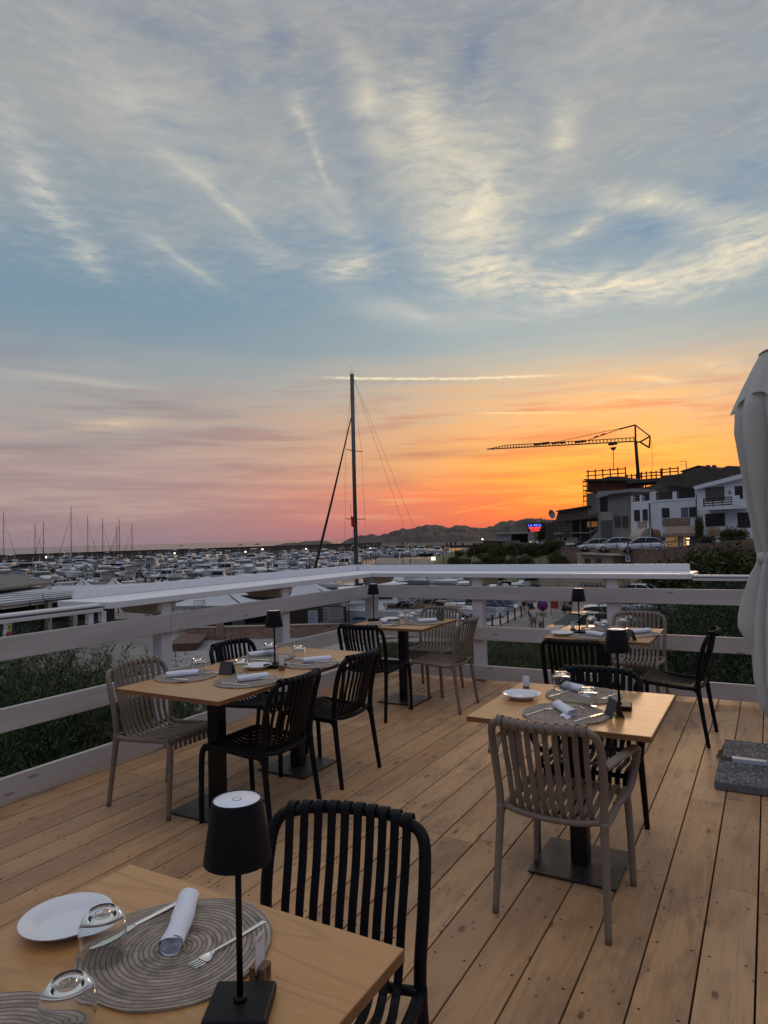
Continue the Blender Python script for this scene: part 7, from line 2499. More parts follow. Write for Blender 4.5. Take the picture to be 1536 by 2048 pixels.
def person(lab, px_, D, face, top_c, bot_c, h=1.72, stride=.18, arm=.25, z=ZG, dress=False, hair_long=False):
    s = h / 1.72
    p = at(px_, 1200, D)
    t = thing('person', lab, 'person', (p.x, p.y, z), face, 'people walking on the quay')
    V_ = [(0, 0, .95), (0, 0, 1.12), (0, -.01, 1.32), (0, 0, 1.45), (0, .01, 1.52), (0, .02, 1.61), (0, .025, 1.70)]
    E_ = [(0, 1), (1, 2), (2, 3), (3, 4), (4, 5), (5, 6)]
    Rr_ = [(.145, .11), (.13, .10), (.155, .11), (.13, .085), (.052, .052), (.078, .092), (.055, .065)]
    for sx, st_ in ((-1, stride), (1, -stride)):
        b_ = len(V_)
        V_ += [(sx * .095, .02, .86), (sx * .10, st_ * .45 + .03, .50), (sx * .10, st_ - .02, .09), (sx * .105, st_ + .03, .035), (sx * .11, st_ + .14, .03)]
        E_ += [(0, b_), (b_, b_ + 1), (b_ + 1, b_ + 2), (b_ + 2, b_ + 3), (b_ + 3, b_ + 4)]
        Rr_ += [.082, .056, .038, .042, .032]
        b_ = len(V_)
        V_ += [(sx * .19, 0, 1.40), (sx * .24, -st_ * .3, 1.13), (sx * .25, -st_ * .3 + arm * .6, .93), (sx * .25, -st_ * .3 + arm * .75, .86), (sx * .25, -st_ * .3 + arm * .82, .79), (sx * .225, -st_ * .3 + arm * .85, .83)]
        E_ += [(3, b_), (b_, b_ + 1), (b_ + 1, b_ + 2), (b_ + 2, b_ + 3), (b_ + 3, b_ + 4), (b_ + 3, b_ + 5)]
        Rr_ += [.055, .042, .028, .03, .014, .012]
    V_ = [tuple(c * s for c in q) for q in V_]
    Rr_ = [tuple(c * s for c in q) if isinstance(q, tuple) else q * s for q in Rr_]
    skin_body('body', V_, E_, Rr_, SKIN, t)
    T_ = [(0, 0, .93), (0, 0, 1.12), (0, -.01, 1.32), (0, 0, 1.45)]
    TE = [(0, 1), (1, 2), (2, 3)]
    TR = [(.16, .125), (.145, .115), (.17, .125), (.10, .08)]
    for sx, st_ in ((-1, stride), (1, -stride)):
        b_ = len(T_)
        T_ += [(sx * .19, 0, 1.40), (sx * .22, -st_ * .18, 1.22)]
        TE += [(3, b_), (b_, b_ + 1)]
        TR += [.07, .06]
    skin_body('shirt', [tuple(c * s for c in q) for q in T_], TE, [tuple(c * s for c in q) if isinstance(q, tuple) else q * s for q in TR], CL[top_c], t)
    if dress:
        MB().lathe([(.15 * s, 1.0 * s), (.20 * s, .8 * s), (.27 * s, .55 * s), (.26 * s, .545 * s), (.14 * s, .98 * s)], 16).build('skirt', CL[bot_c], t)
    else:
        B_ = [(0, 0, .97)]
        BE, BR = [], [(.158, .125)]
        for sx, st_ in ((-1, stride), (1, -stride)):
            b_ = len(B_)
            B_ += [(sx * .095, .02, .86), (sx * .10, st_ * .4 + .03, .54)]
            BE += [(0, b_), (b_, b_ + 1)]
            BR += [.10, .085]
        skin_body('shorts', [tuple(c * s for c in q) for q in B_], BE, [tuple(c * s for c in q) if isinstance(q, tuple) else q * s for q in BR], CL[bot_c], t)
    hb = MB()
    hb.sphere((0, -.008 * s, 1.665 * s), (.092 * s, .105 * s, .098 * s), 10)
    if hair_long:
        hb.sphere((0, -.06 * s, 1.54 * s), (.085 * s, .05 * s, .15 * s), 10)
    hb.build('hair', HAIRD, t)
    fc = MB()
    fc.sphere((0, .115 * s, 1.60 * s), (.012 * s, .02 * s, .02 * s), 6)
    fc.build('nose', SKIN, t)
    return t


person('person in navy clothes walking past the round road sign', 1060, 47, 2.6, 'navy', 'navy', 1.78)
person('person in a white top with dark shorts below the chain posts', 1066, 43.5, .6, 'white', 'khaki', 1.62, .05, .3)
person('child in a white shirt beside the person in the white top', 1080, 43, 2.9, 'white', 'grey', 1.28, .1, .15)
person('person in black next to the lamp of the table by the cars', 1140, 50, 2.4, 'black', 'black', 1.75, .2, .2)
person('person in khaki walking beside the person in black', 1129, 51, 2.7, 'khaki', 'black', 1.70, .15, .1, dress=True, hair_long=True)
person('person in a red top in front of the grey quay boats', 1048, 54, 3.0, 'red', 'navy', 1.70, .12, .1)
person('person with bare shoulders in a dark dress, farther along the quay', 1118, 60, 3.3, 'red', 'black', 1.66, .1, .1, dress=True, hair_long=True)

# no-stopping sign with its plates
sg = thing('road_sign', 'round blue no-stopping sign with red rim above a small plate', 'sign', (*at(1085, 1210, 36).xy, 0), R(-8))
zc = at(1085, 1210, 36).z
MB().cyl((0, .04, ZG), (0, .04, zc + .35), .03, n=8).build('post', SPAR, sg)
dm = MB().lathe([(0, 0), (.30, 0), (.30, .01), (0, .01)], 32).build('sign_disc', mat('road sign blue', (.02, .06, .28), .4), sg, loc=(0, 0, zc), rot=(PI / 2, 0, 0))
REDM = mat('road sign red', (.42, .02, .02), .4)
rg_ = MB().lathe([(.245, .0105), (.30, .0105), (.30, .016), (.245, .016)], 32)
for a in (PI / 4, -PI / 4):
    M_ = Matrix.Rotation(a, 4, 'Z')
    rg_.box(-.25, .25, -.026, .026, .011, .0155, M_)
rg_.build('red_cross', REDM, dm)
MB().box(-.24, .24, -.01, .01, zc - .62, zc - .36).build('plate', mat('sign plate yellow', (.42, .40, .22), .5), sg)
MB().box(-.18, .18, -.016, -.011, zc - .46, zc - .43).build('printed_line', INK, sg)
MB().box(-.14, .14, -.016, -.011, zc - .54, zc - .515).build('printed_line', INK, sg)
rb = thing('banner', 'small red banner hanging behind the round road sign', 'banner', (*at(1109, 1209, 52).xy, 0), R(-8))
zb_ = at(1109, 1209, 52).z
MB().box(-.28, .28, -.01, .01, zb_ - .3, zb_ + .28).build('cloth', CL['red'], rb)
MB().cyl((-.3, .03, ZG), (-.3, .03, zb_ + .4), .025, n=6).build('pole', SPARD, rb)
# chained posts along the walkway
RUST = mat('rusty iron post', (0.075, 0.035, 0.024), .8)
prev = None
for i, (px_, py) in enumerate([(985, 1256.5), (1001, 1251), (1016, 1255), (1029, 1249), (1042, 1243)]):
    pass
ps = [gxy(966, 1262), gxy(985, 1256), gxy(1001, 1251), gxy(1016, 1246), gxy(1030, 1241), gxy(1043, 1236)]
for i, (x, y) in enumerate(ps):
    t = thing('chain_post', ['rusty chain post beside the railing post', 'rusty chain post, second from the railing post', 'rusty chain post in the middle of the row', 'rusty chain post after the middle one', 'rusty chain post, last but one towards the people', 'rusty chain post nearest the people'][i], 'post', (x, y, ZG))
    t['group'] = 'chain posts along the walkway'
    MB().box(-.05, .05, -.05, .05, 0, .78).build('shaft', RUST, t, bevel=.01)
    MB().lathe([(0, .79), (.07, .80), (.06, .86), (0, .90)], 10).build('finial', RUST, t)
    if i < len(ps) - 1:
        dx_, dy_ = ps[i + 1][0] - x, ps[i + 1][1] - y
        MB().tube([(dx_ * k / 8, dy_ * k / 8, .74 - .22 * (1 - (2 * k / 8 - 1) ** 2)) for k in range(9)], .022, 5).build('chain', RUST, t)

# ================================================================== beach restaurant on the left
CORR = mat('corrugated grey roofing', (0.42, 0.45, 0.50), .6, var=.25, vscale=.8, bump=.3, bscale=2)
TENTW = mat('white tent canvas', (0.50, 0.52, 0.56), .85, var=.08, vscale=.8)
TANC = mat('tan canvas roof', (0.17, 0.155, 0.135), .9, var=.2, vscale=.7)
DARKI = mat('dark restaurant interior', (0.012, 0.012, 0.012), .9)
PALEP = mat('pale timber post', (0.30, 0.29, 0.285), .8, var=.15)


def roof_pts(name, m_, pts, th, parent):
    """pts: world points of the top face"""
    mb_ = MB()
    n_ = len(pts)
    mb_.add(list(pts) + [(x, y, z - th) for x, y, z in pts], [tuple(range(n_)), tuple(reversed(range(n_, 2 * n_)))] + [(i, n_ + i, n_ + (i + 1) % n_, (i + 1) % n_) for i in range(n_)])
    o = mb_.build(name, m_, parent)
    return o


rs = thing('beach_restaurant', 'low restaurant hall with a grey corrugated roof beyond the bushes', 'restaurant', (0, 0, 0))
zr = -1.45
A = [onz(-260, 1258, zr - .1), onz(0, 1207, zr), onz(152, 1189, zr), onz(300, 1172, zr), onz(292, 1166, zr + .15), onz(0, 1176, zr + .2), onz(-260, 1185, zr + .2)]
roof_pts('roof', CORR, [tuple(p) for p in A], .12, rs)
rb_ = MB()
p0, p1 = onz(-200, 1186, zr + .12), onz(285, 1168.5, zr + .12)
q0, q1 = onz(-260, 1250, zr), onz(300, 1174, zr)
for k in range(1, 8):
    t = k / 8
    a, b_ = p0.lerp(q0, t), p1.lerp(q1, t)
    rb_.tube([(a.x, a.y, a.z + .0), (b_.x, b_.y, b_.z + .0)], .022, 4)
rb_.build('roof_ribs', mat('dark rib seams', (0.14, 0.145, 0.155), .7), rs)
w1 = Wall('beach_restaurant', 'tmp', 'restaurant', -60, 41.5, 300, 54)
w1.root['label'] = 'open restaurant front with pale posts under the grey roof'
w1.root.name = 'restaurant_front'
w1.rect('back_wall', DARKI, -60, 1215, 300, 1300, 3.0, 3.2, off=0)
w1.rect('eaves_beam', PALEP, -60, 1208, 152, 1212, 0, .2)
for x0 in (96, 147):
    w1.rect('post', PALEP, x0, 1195, x0 + 8, 1268, -.1, .15)
w1.poly('window_rail', PALEP, [(-40, 1236), (95, 1222), (95, 1224.5), (-40, 1239)], -.05, .08)
w1.poly('window_rail', PALEP, [(105, 1221), (147, 1216), (147, 1218.5), (105, 1223.5)], -.05, .08)
w1.poly('lower_wall', mat('green-black wainscot', (0.02, 0.03, 0.026), .9), [(-60, 1250), (300, 1236), (300, 1300), (-60, 1320)], .4, .6)
w1.rect('dim_lamp', mat('warm dim shade', (0.35, 0.22, 0.08), .8), 138, 1231, 150, 1239, 1.5, 1.8)
w1.rect('counter', mat('pale counter', (0.26, 0.22, 0.17), .8), 152, 1243, 182, 1250, 1.0, 1.6)
tn = thing('canvas_roof', 'tan canvas roof behind the corrugated one', 'roof', (0, 0, 0))
zt2 = -1.0
roof_pts('canvas', TANC, [tuple(onz(-260, 1190, zt2)), tuple(onz(0, 1176.5, zt2)), tuple(onz(104, 1164.5, zt2 + .05)), tuple(onz(40, 1150, zt2 + .55)), tuple(onz(-40, 1146, zt2 + .7)), tuple(onz(-260, 1150, zt2 + .6))], .15, tn)
for px_ in (0, 60, 100):
    p = onz(px_, 1172, zt2 - .1)
    MB().cyl((p.x, p.y, ZG), (p.x, p.y, zt2 - .15), .08, n=6).build('post', PALEP, tn)


def marquee(px_, py, D, w_, hpk, rz, lab):
    p = at(px_, py, D)
    t = thing('marquee', lab, 'tent', (p.x, p.y, 0), rz, 'white marquees below the shelf')
    z0 = p.z
    rows = []
    for i in range(9):
        q = i / 8
        rad = 1 - q
        zz = z0 + hpk * (q ** 1.7)
        rows.append([(rad * w_ * (1 if c_ in (0, 1) else -1), rad * w_ * (1 if c_ in (1, 2) else -1), zz) for c_ in range(4)])
    vs = [v_ for r_ in rows for v_ in r_]
    MB().add(vs, [(i * 4 + j, i * 4 + (j + 1) % 4, (i + 1) * 4 + (j + 1) % 4, (i + 1) * 4 + j) for i in range(8) for j in range(4)]).build('canvas_roof', TENTW, t)
    va_ = MB()
    for j in range(4):
        a, b_ = Vector(rows[0][j]), Vector(rows[0][(j + 1) % 4])
        n_ = 12
        for k in range(n_):
            c_, d_ = a.lerp(b_, k / n_), a.lerp(b_, (k + 1) / n_)
            m2 = (c_ + d_) / 2
            va_.add([c_, d_, d_ + Vector((0, 0, -.22)), m2 + Vector((0, 0, -.32)), c_ + Vector((0, 0, -.22))], [(0, 1, 2, 3, 4)])
    va_.build('valance', mat('grey valance', (0.30, 0.31, 0.33), .9) if 'grey valance' not in bpy.data.materials else bpy.data.materials['grey valance'], t)
    for sx in (-1, 1):
        for sy in (-1, 1):
            MB().cyl((sx * w_ * .98, sy * w_ * .98, ZG), (sx * w_ * .98, sy * w_ * .98, z0), .05, n=6).build('pole', SPARD, t)
    MB().tube([(0, 0, z0 + hpk * .2), (0, 0, z0 + hpk + .35)], .06, 6).build('finial', SPARD, t)
    for sx in (-1, 1):
        MB().tube([(0, 0, z0 + hpk * .75), (sx * w_ * .95, -w_ * .95, z0 - .05)], .035, 5).build('strut', SPARD, t)
    return t


marquee(165, 1171.5, 62, .65, .7, .4, 'white marquee peak poking up behind the corrugated roof')
marquee(227, 1169.5, 66, .7, .7, .5, 'white marquee peak beside the first marina row')
marquee(440, 1203, 50, 3.0, 1.3, .35, 'white marquee roof left of the railing post')
marquee(527, 1199, 52, 3.0, 1.3, .4, 'white marquee roof behind the railing post')
marquee(615, 1192, 54, 2.8, 1.35, .45, 'white marquee with the sharp peak near the map board')
# dark inside, lattice, wall
w2 = Wall('tavern_terrace', 'dark covered terrace with white lattice behind the stone wall', 'terrace', 380, 47, 640, 48)
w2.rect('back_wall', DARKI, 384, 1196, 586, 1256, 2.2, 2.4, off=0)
w2.rect('brown_hut', mat('dark brown boards', (0.035, 0.02, 0.014), .8), 580, 1200, 641, 1256, .3, 2.5)
LATT = mat('white lattice', (0.45, 0.45, 0.46), .8)
for x0, x1, y0, y1 in [(388, 410, 1201, 1217), (466, 488.5, 1236, 1251), (290, 300, 1222, 1232)]:
    s0, z1 = w2.L(x0, y0, .1)
    s1, _ = w2.L(x1, y0, .1)
    z0 = w2.L(x0, y1, .1)[1]
    lm = MB()
    n_ = max(4, int((s1 - s0) / .16))
    for k in range(n_ + 3):
        for sgn in (-1, 1):
            xa = s0 + (s1 - s0) * k / n_ - (0 if sgn > 0 else 0)
            h_ = z1 - z0
            a = [xa, z0] if sgn > 0 else [xa, z0]
            b2 = xa + sgn * h_
            # clip to the panel
            x0_, z0_, x1_, z1_ = xa, z0, b2, z1
            if x1_ > s1:
                z1_ = z0_ + (z1_ - z0_) * (s1 - x0_) / (x1_ - x0_) if x0_ < s1 else None
                x1_ = s1
            if x1_ < s0:
                z1_ = z0_ + (z1_ - z0_) * (x0_ - s0) / (x0_ - x1_) if x0_ > s0 else None
                x1_ = s0
            if x0_ > s1 and sgn < 0:
                z0_ = z0 + (z1 - z0) * (x0_ - s1) / (x0_ - b2)
                x0_ = s1
            if z1_ is None or x0_ > s1 + 1e-3 or z0_ >= z1_:
                continue
            lm.tube([(x0_, .1 + .02 * sgn, z0_), (x1_, .1 + .02 * sgn, z1_)], .016, 4)
    lm.tube([(s0, .1, z0), (s0, .1, z1), (s1, .1, z1), (s1, .1, z0), (s0, .1, z0)], .03, 4)
    lm.build('lattice_panel', LATT, w2.root)
sw = Wall('stone_wall', 'low stone wall along the gravel yard', 'wall', 372, 44.5, 760, 43.0)
sw.rect('masonry', STONE2, 372, 1253, 700, 1278, 0, .4)
sw.rect('coping', mat('light coping', (0.33, 0.27, 0.22), .9), 372, 1251.3, 700, 1253, -.04, .44)
sw.rect('pillar', STONE2, 432, 1246, 447, 1279, -.15, -.05)
sw2 = Wall('stone_wall', 'low stone wall under the corner table, beyond the grass', 'wall', 700, 41, 965, 43)
sw2.rect('masonry', STONE2, 700, 1272, 960, 1290, 0, .4)
nb_ = Wall('notice_board', 'white notice board on the brown hut', 'notice board', 612, 46, 640, 46)
nb_.rect('frame', FRAMEM, 613, 1218, 639, 1256, 0, .1)
nb_.rect('sheet', mat('pale blue notice sheet', (0.30, 0.35, 0.40), .6), 616, 1220.5, 636, 1253.5, -.02, -.003)
for k in range(8):
    nb_.rect('printed_line', GREYMARK, 618, 1224 + k * 3.6, 633 - (k % 3) * 2, 1224.8 + k * 3.6, -.026, -.021)
mp_ = Wall('harbour_map_board', 'large harbour map board standing on the stone wall', 'map board', 643, 44, 692, 43)
mp_.rect('frame', FRAMEM, 644, 1212, 689.5, 1256, 0, .12)
mp_.rect('map_sheet', mat('map paper', (0.26, 0.22, 0.21), .6), 646.5, 1214.5, 687, 1253.5, -.02, -.003)
mp_.poly('map_sea', mat('map blue', (0.10, 0.15, 0.19), .6), [(646.5, 1246), (687, 1236), (687, 1253.5), (646.5, 1253.5)], -.026, -.021)
for k in range(4):
    mp_.rect('map_box', mat('map print', (0.07, 0.06, 0.065), .7) if k == 0 else bpy.data.materials['map print'], 648, 1219 + k * 6, 655, 1221.2 + k * 6, -.026, -.021)
for k in range(5):
    mp_.rect('printed_line', bpy.data.materials['map print'], 659, 1219 + k * 3.4, 683 - (k % 2) * 5, 1219.7 + k * 3.4, -.026, -.021)
for px_, lab in [(692.5, 'slim dark pole right beside the map board'), (697.5, 'second slim dark pole beside the map board')]:
    p = at(px_, 1230, 42.5)
    t = thing('pole', lab, 'pole', (p.x, p.y, 0))
    MB().cyl((0, 0, ZG), (0, 0, at(px_, 1192, 42.5).z), .05, n=8).build('shaft', SPARD, t)
    MB().sphere((0, 0, at(px_, 1192, 42.5).z + .04), .07, 8).build('cap', SPARD, t)
# red-brown rowing boat pulled up on the yard
bt = thing('rowing_boat', 'red-brown rowing boat lying on the gravel by the bushes', 'rowing boat', (*onz(382, 1290, ZG).xy, ZG + .05), 2.2)
h_ = MB()
hull(h_, 4.6, 1.7, .45)
h_.build('hull', mat('red-brown hull paint', (0.10, 0.042, 0.028), .6, var=.25), bt)
for x in (-1.2, -.1, 1.0):
    MB().box(x - .12, x + .12, -.62, .62, .30, .34).build('thwart', TEAK, bt)
# upright sail board
sb_ = Wall('sailboard', 'upright white board with yellow and red stickers at the picture edge', 'board', 4, 30, 26, 30)
sb_.poly('board', GEL, [(9, 1236), (23, 1231), (25, 1300), (2, 1300)], 0, .08)
sb_.poly('yellow_sticker', mat('yellow sticker', (.50, .40, .08), .5), [(16, 1246), (22.5, 1245), (23.5, 1263), (15.5, 1263)], -.01, -.003)
sb_.poly('red_sticker', mat('red sticker', (.42, .03, .03), .5), [(13, 1265), (24.5, 1263.5), (24.5, 1275), (12, 1276)], -.01, -.003)
sb_.poly('black_mark', INK, [(18, 1251), (20.5, 1251), (20.5, 1256), (18, 1256)], -.016, -.011)
# beige graffiti wall beyond the car park
gw = Wall('graffiti_wall', 'beige harbour wall with dark scrawled lettering behind the people', 'wall', 1075, 82, 1330, 66)
gw.rect('masonry', BEIGE, 1080, 1152, 1325, 1186, 0, .5)
gm = MB()
rn = random.Random(4)
for k in range(11):
    s0, z0 = gw.L(1163 + k * 5.4 + rn.uniform(-1, 1), 1178, 0)
    s1, z1 = gw.L(1165 + k * 5.4 + rn.uniform(-1, 2.5), 1163 + rn.uniform(0, 4), 0)
    gm.tube([(s0, -.03, z0), ((s0 + s1) / 2 + rn.uniform(-.1, .15), -.03, (z0 + z1) / 2), (s1, -.03, z1)], (.045), 4)
    if k % 2:
        gm.tube([(s0, -.03, z0 + .3), (s1 + .25, -.03, z0 + .35)], .035, 4)
gm.build('scrawled_lettering', INK, gw.root)

# ================================================================== closed parasol on its ballast
def canvas_mat():
    m_ = bpy.data.materials.new('parasol canvas')
    m_.use_nodes = True
    nt = NT(m_.node_tree)
    b = nt.n['Principled BSDF']
    c = nt.new('ShaderNodeTexCoord').outputs['Object']
    n1 = nt.noise(nt.mapping(c, scale=(1, 1, .3)), 4, 4, .6)
    nt.l.new(nt.mix(nt.rng(n1, .3, .7), (0.68, 0.70, 0.66), (0.78, 0.80, 0.77)), b.inputs['Base Color'])
    b.inputs['Roughness'].default_value = .9
    wv = nt.math('ADD', nt.noise(nt.mapping(c, scale=(700, 700, 700)), 1, 1, .5), nt.math('MULTIPLY', nt.noise(nt.mapping(c, scale=(14, 14, 3)), 1, 4, .6), 3.0))
    bn = nt.new('ShaderNodeBump')
    bn.inputs['Strength'].default_value = .35
    bn.inputs['Distance'].default_value = .006
    nt.l.new(wv, bn.inputs['Height'])
    nt.l.new(bn.outputs[0], b.inputs['Normal'])
    tr_ = nt.new('ShaderNodeBsdfTranslucent')
    nt.put(tr_.inputs[0], (0.5, 0.5, 0.42))
    mx = nt.new('ShaderNodeMixShader')
    mx.inputs[0].default_value = .22
    nt.l.new(b.outputs[0], mx.inputs[1])
    nt.l.new(tr_.outputs[0], mx.inputs[2])
    nt.l.new(mx.outputs[0], nt.n['Material Output'].inputs[0])
    return m_


CANVAS = canvas_mat()
pa = thing('closed_parasol', 'big closed parasol of pale canvas tied with a band', 'parasol', (4.275, -1.90, 0))
Rz = [(0.17, .02), (0.24, .12), (0.33, .21), (.45, .275), (.60, .295), (0.80, .292), (1.0, .292), (1.15, .278), (1.28, .262), (1.34, .235), (1.385, .226), (1.43, .235), (1.50, .25), (1.7, .278), (1.95, .305), (2.2, .325), (2.36, .31), (2.5, .25), (2.62, .20), (2.69, .15), (2.705, .10), (2.71, .0)]
na, pl = 256, 11
AV = math.atan2(CAM_LOC.y + 1.90, CAM_LOC.x - 4.275)     # direction from the parasol to us
vs = []
zs = []
zz = [Rz[0][0] + (Rz[-1][0] - Rz[0][0]) * i / 70 for i in range(71)]
for z_ in zz:
    for (za, ra), (zb, rb2) in zip(Rz[:-1], Rz[1:]):
        if za <= z_ <= zb + 1e-6:
            r0 = ra + (rb2 - ra) * (z_ - za) / (zb - za)
            break
    zs.append((z_, r0))
for z_, r0 in zs:
    dep = .46 * min(1, (2.72 - z_) / .5) * (1 if z_ < 1.3 else .8)
    r0 *= 1.05
    if 1.33 < z_ < 1.44:
        dep *= .6
    for j in range(na):
        a = 2 * PI * j / na
        tw_ = a + .22 * math.sin(2.2 * z_) + .12 * math.sin(3 * a + z_ * 1.2)
        f = abs(math.sin(pl * tw_ / 2 + .5 * math.sin(2 * a)))
        f2 = .5 + .5 * math.sin(pl * 2 * tw_ + 1.3 + 2 * z_)
        rr2 = r0 * (1 - dep * (1 - f ** .8) - .11 * dep * 2 * f2 + .03 * math.sin(5 * a + 4 * z_))
        if .78 < z_ < 1.34:
            da = (a - (AV - R(88)) + PI) % (2 * PI) - PI
            rr2 += .075 * max(0, 1 - abs(da) / .26) ** 1.3 * (min(1, (1.34 - z_) / .42) if z_ > .92 else (z_ - .78) / .14)
        vs.append((rr2 * math.cos(a), rr2 * math.sin(a), z_ + (.10 * (1 - f) if z_ < .5 else 0) * (0.5 - z_) / .35))
n_ = len(zs)
MB().add(vs, [(i * na + j, i * na + (j + 1) % na, (i + 1) * na + (j + 1) % na, (i + 1) * na + j) for i in range(n_ - 1) for j in range(na)], smooth=True).build('canopy', CANVAS, pa)
# tie band
bvs = []
for z_, ex in [(1.352, .004), (1.356, .016), (1.385, .018), (1.416, .016), (1.420, .004)]:
    for j in range(96):
        a = 2 * PI * j / 96
        rr2 = .217 * (1 + .04 * math.sin(8 * a) + .02 * math.sin(3 * a)) + ex
        bvs.append((rr2 * math.cos(a), rr2 * math.sin(a), z_ + .008 * math.sin(a * 2)))
MB().add(bvs, [(i * 96 + j, i * 96 + (j + 1) % 96, (i + 1) * 96 + (j + 1) % 96, (i + 1) * 96 + j) for i in range(4) for j in range(96)], smooth=True).build('tie_band', CANVAS, pa)


def flap(a0, a1, ztop, zbot, r_t, r_b, tipz, name='valance_flap'):
    vs2 = []
    nu, nv = 14, 12
    for i in range(nv + 1):
        t = i / nv
        for j in range(nu + 1):
            u_ = j / nu
            a = a0 + (a1 - a0) * u_
            tri = 1 - abs(2 * u_ - 1)
            zb = zbot + (tipz - zbot) * tri
            z_ = ztop + (zb - ztop) * t
            r_ = r_t + (r_b - r_t) * t * (.65 + .5 * tri) + .010 * math.sin(7 * u_ + 4 * t)
            vs2.append((r_ * math.cos(a), r_ * math.sin(a), z_))
    return MB().add(vs2, [(i * (nu + 1) + j, i * (nu + 1) + j + 1, (i + 1) * (nu + 1) + j + 1, (i + 1) * (nu + 1) + j) for i in range(nv) for j in range(nu)], smooth=True).build(name, CANVAS, pa)


uvs = []
NA2, NV2 = 160, 16
for i in range(NV2 + 1):
    t = i / NV2
    for j in range(NA2):
        a = 2 * PI * j / NA2
        w4 = abs(math.cos((a - (AV - R(92))) * 2))
        zb = 2.44 - .10 * w4 ** 3
        z_ = 2.715 + (zb - 2.715) * t
        r_ = .165 + (.262 + .085 * w4 ** 2.5) * 0 + (.10 + .085 * w4 ** 2.5) * t ** .9
        r_ += .010 * t * math.sin(16 * a + 3 * t) + .006 * t * math.sin(7 * a)
        uvs.append((r_ * math.cos(a), r_ * math.sin(a), z_))
MB().add(uvs, [(i * NA2 + j, i * NA2 + (j + 1) % NA2, (i + 1) * NA2 + (j + 1) % NA2, (i + 1) * NA2 + j) for i in range(NV2) for j in range(NA2)], smooth=True).build('vent_skirt', CANVAS, pa)
MB().lathe([(0, 2.752), (.06, 2.75), (.12, 2.738), (.165, 2.722), (.178, 2.712), (.172, 2.708), (.10, 2.718), (0, 2.722)], 32).build('top_cap', mat('grey cap', (0.25, 0.27, 0.30), .6), pa)
MB().cyl((0, 0, .06), (0, 0, 2.72), .03, n=14).build('pole', SPAR, pa)
MET = mat('white metal cross base', (0.55, 0.58, 0.62), .4, coat=.2)
MB().box(-.435, .6, -.025, .025, .030, .074).build('cross_bar', MET, pa, bevel=.002)
MB().box(-.025, .025, -.6, .6, .028, .070).build('cross_bar', MET, pa, bevel=.002)


def terrazzo():
    m_ = bpy.data.materials.new('washed gravel slab')
    m_.use_nodes = True
    nt = NT(m_.node_tree)
    b = nt.n['Principled BSDF']
    c = nt.new('ShaderNodeTexCoord').outputs['Object']
    vo = nt.new('ShaderNodeTexVoronoi', feature='F1')
    nt.l.new(c, vo.inputs['Vector']); vo.inputs['Scale'].default_value = 95
    rn_ = nt.sep(vo.outputs['Color'])[0]
    cl = nt.ramp(rn_, [(0, (0.05, 0.055, 0.06)), (.45, (0.14, 0.15, 0.165)), (.8, (0.30, 0.31, 0.33)), (1, (0.55, 0.54, 0.54))])
    dd = nt.rng(vo.outputs['Distance'], .25, .6, 0, .8)
    cl = nt.mix(dd, cl, (0.035, 0.037, 0.04))
    nz = nt.sep(nt.new('ShaderNodeNewGeometry').outputs['Normal'])[2]
    cl = nt.mix(nt.rng(nz, .5, .7, 1, 0), cl, nt.mix(nt.noise(c, 30, 4, .6), (0.10, 0.105, 0.11), (0.17, 0.175, 0.18)))
    nt.l.new(cl, b.inputs['Base Color'])
    b.inputs['Roughness'].default_value = .8
    bn = nt.new('ShaderNodeBump')
    bn.inputs['Strength'].default_value = .8
    bn.inputs['Distance'].default_value = .003
    bn.invert = True
    nt.l.new(vo.outputs['Distance'], bn.inputs['Height'])
    nt.l.new(bn.outputs[0], b.inputs['Normal'])
    return m_


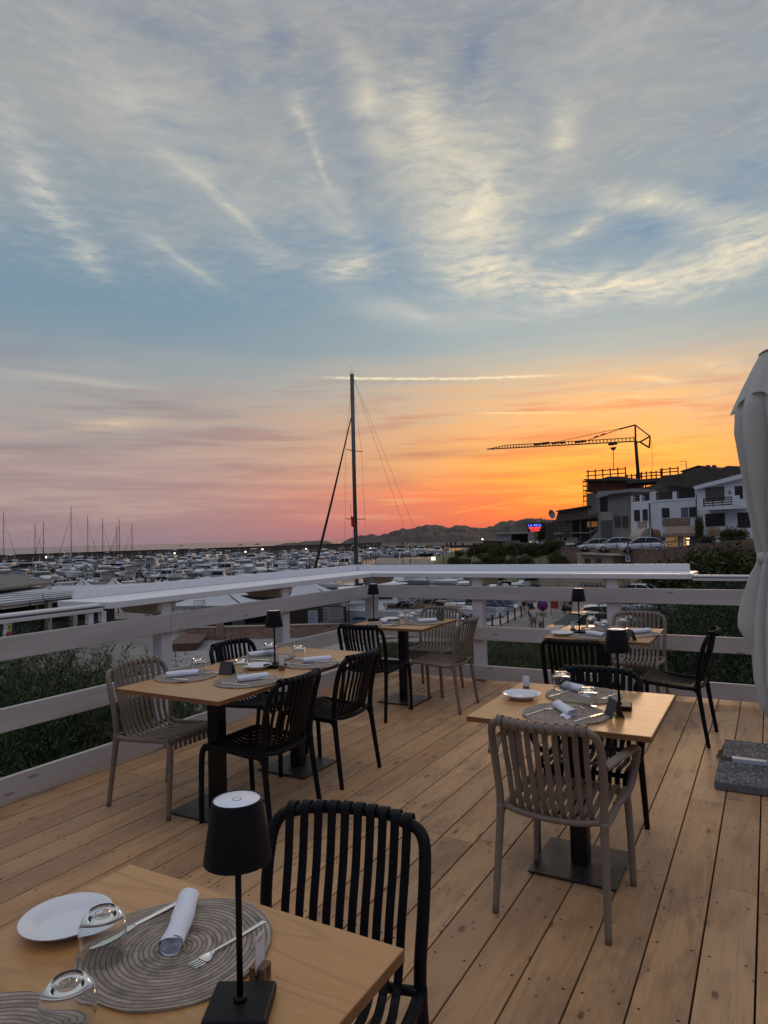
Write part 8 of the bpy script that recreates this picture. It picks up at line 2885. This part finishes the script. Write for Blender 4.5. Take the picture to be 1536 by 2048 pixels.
TZO = terrazzo()
for x, y, rz, lab in [(4.005, -2.145, 0, 'gravel-faced ballast slab under the parasol, the one nearest to us'), (4.018, -1.615, .01, 'gravel-faced ballast slab behind the white metal bar'), (4.54, -2.14, 0, 'gravel-faced ballast slab on the far side of the parasol, nearer row'), (4.54, -1.62, 0, 'gravel-faced ballast slab on the far side of the parasol, farther row')]:
    o = MB().box(-.245, .245, -.215, .215, .002, .052).build('ballast_slab', TZO, bevel=.006, loc=(x, y, 0), rot=(0, 0, rz))
    tag(o, lab, 'paving slab', 'ballast slabs of the parasol')
# crumpled brown paper / cloth
cvs = []
rn = random.Random(3)
cor = [Vector((3.735, -1.78, 0)), Vector((3.90, -1.80, 0)), Vector((3.93, -1.36, 0)), Vector((3.77, -1.33, 0))]
NU = 22
for i in range(NU + 1):
    for j in range(NU + 1):
        u_, w_ = i / NU, j / NU
        p = (cor[0] * (1 - u_) + cor[1] * u_) * (1 - w_) + (cor[3] * (1 - u_) + cor[2] * u_) * w_
        f = mnoise.fractal(Vector((u_ * 3.2, w_ * 4.6, 2.0)), 1.0, 2.0, 3)
        e = mnoise.noise(Vector((u_ * 5, w_ * 5, 9)))
        cvs.append((p.x + .02 * mnoise.noise(Vector((w_ * 6, 0, 1))), p.y + .02 * mnoise.noise(Vector((u_ * 6, 3, 1))), max(.003, .018 + .022 * abs(f) + .012 * e)))
cl_ = MB().add(cvs, [(i * (NU + 1) + j, i * (NU + 1) + j + 1, (i + 1) * (NU + 1) + j + 1, (i + 1) * (NU + 1) + j) for i in range(NU) for j in range(NU)]).build('brown_cloth', mat('crumpled brown cloth', (0.15, 0.085, 0.055), .9, var=.2, vscale=20))
tag(cl_, 'crumpled brown cloth on the deck beside the ballast slabs', 'cloth')
lf_ = MB()
lf_.add([(4.03, -1.915, .0735), (4.09, -1.93, .0745), (4.15, -1.90, .0735), (4.08, -1.888, .078), (4.055, -1.883, .082)], [(0, 1, 3, 4), (1, 2, 3)])
tag(lf_.build('dry_leaf', mat('dry leaf', (0.16, 0.075, 0.03), .8)), 'dry brown leaf on the white metal bar of the parasol base', 'leaf')
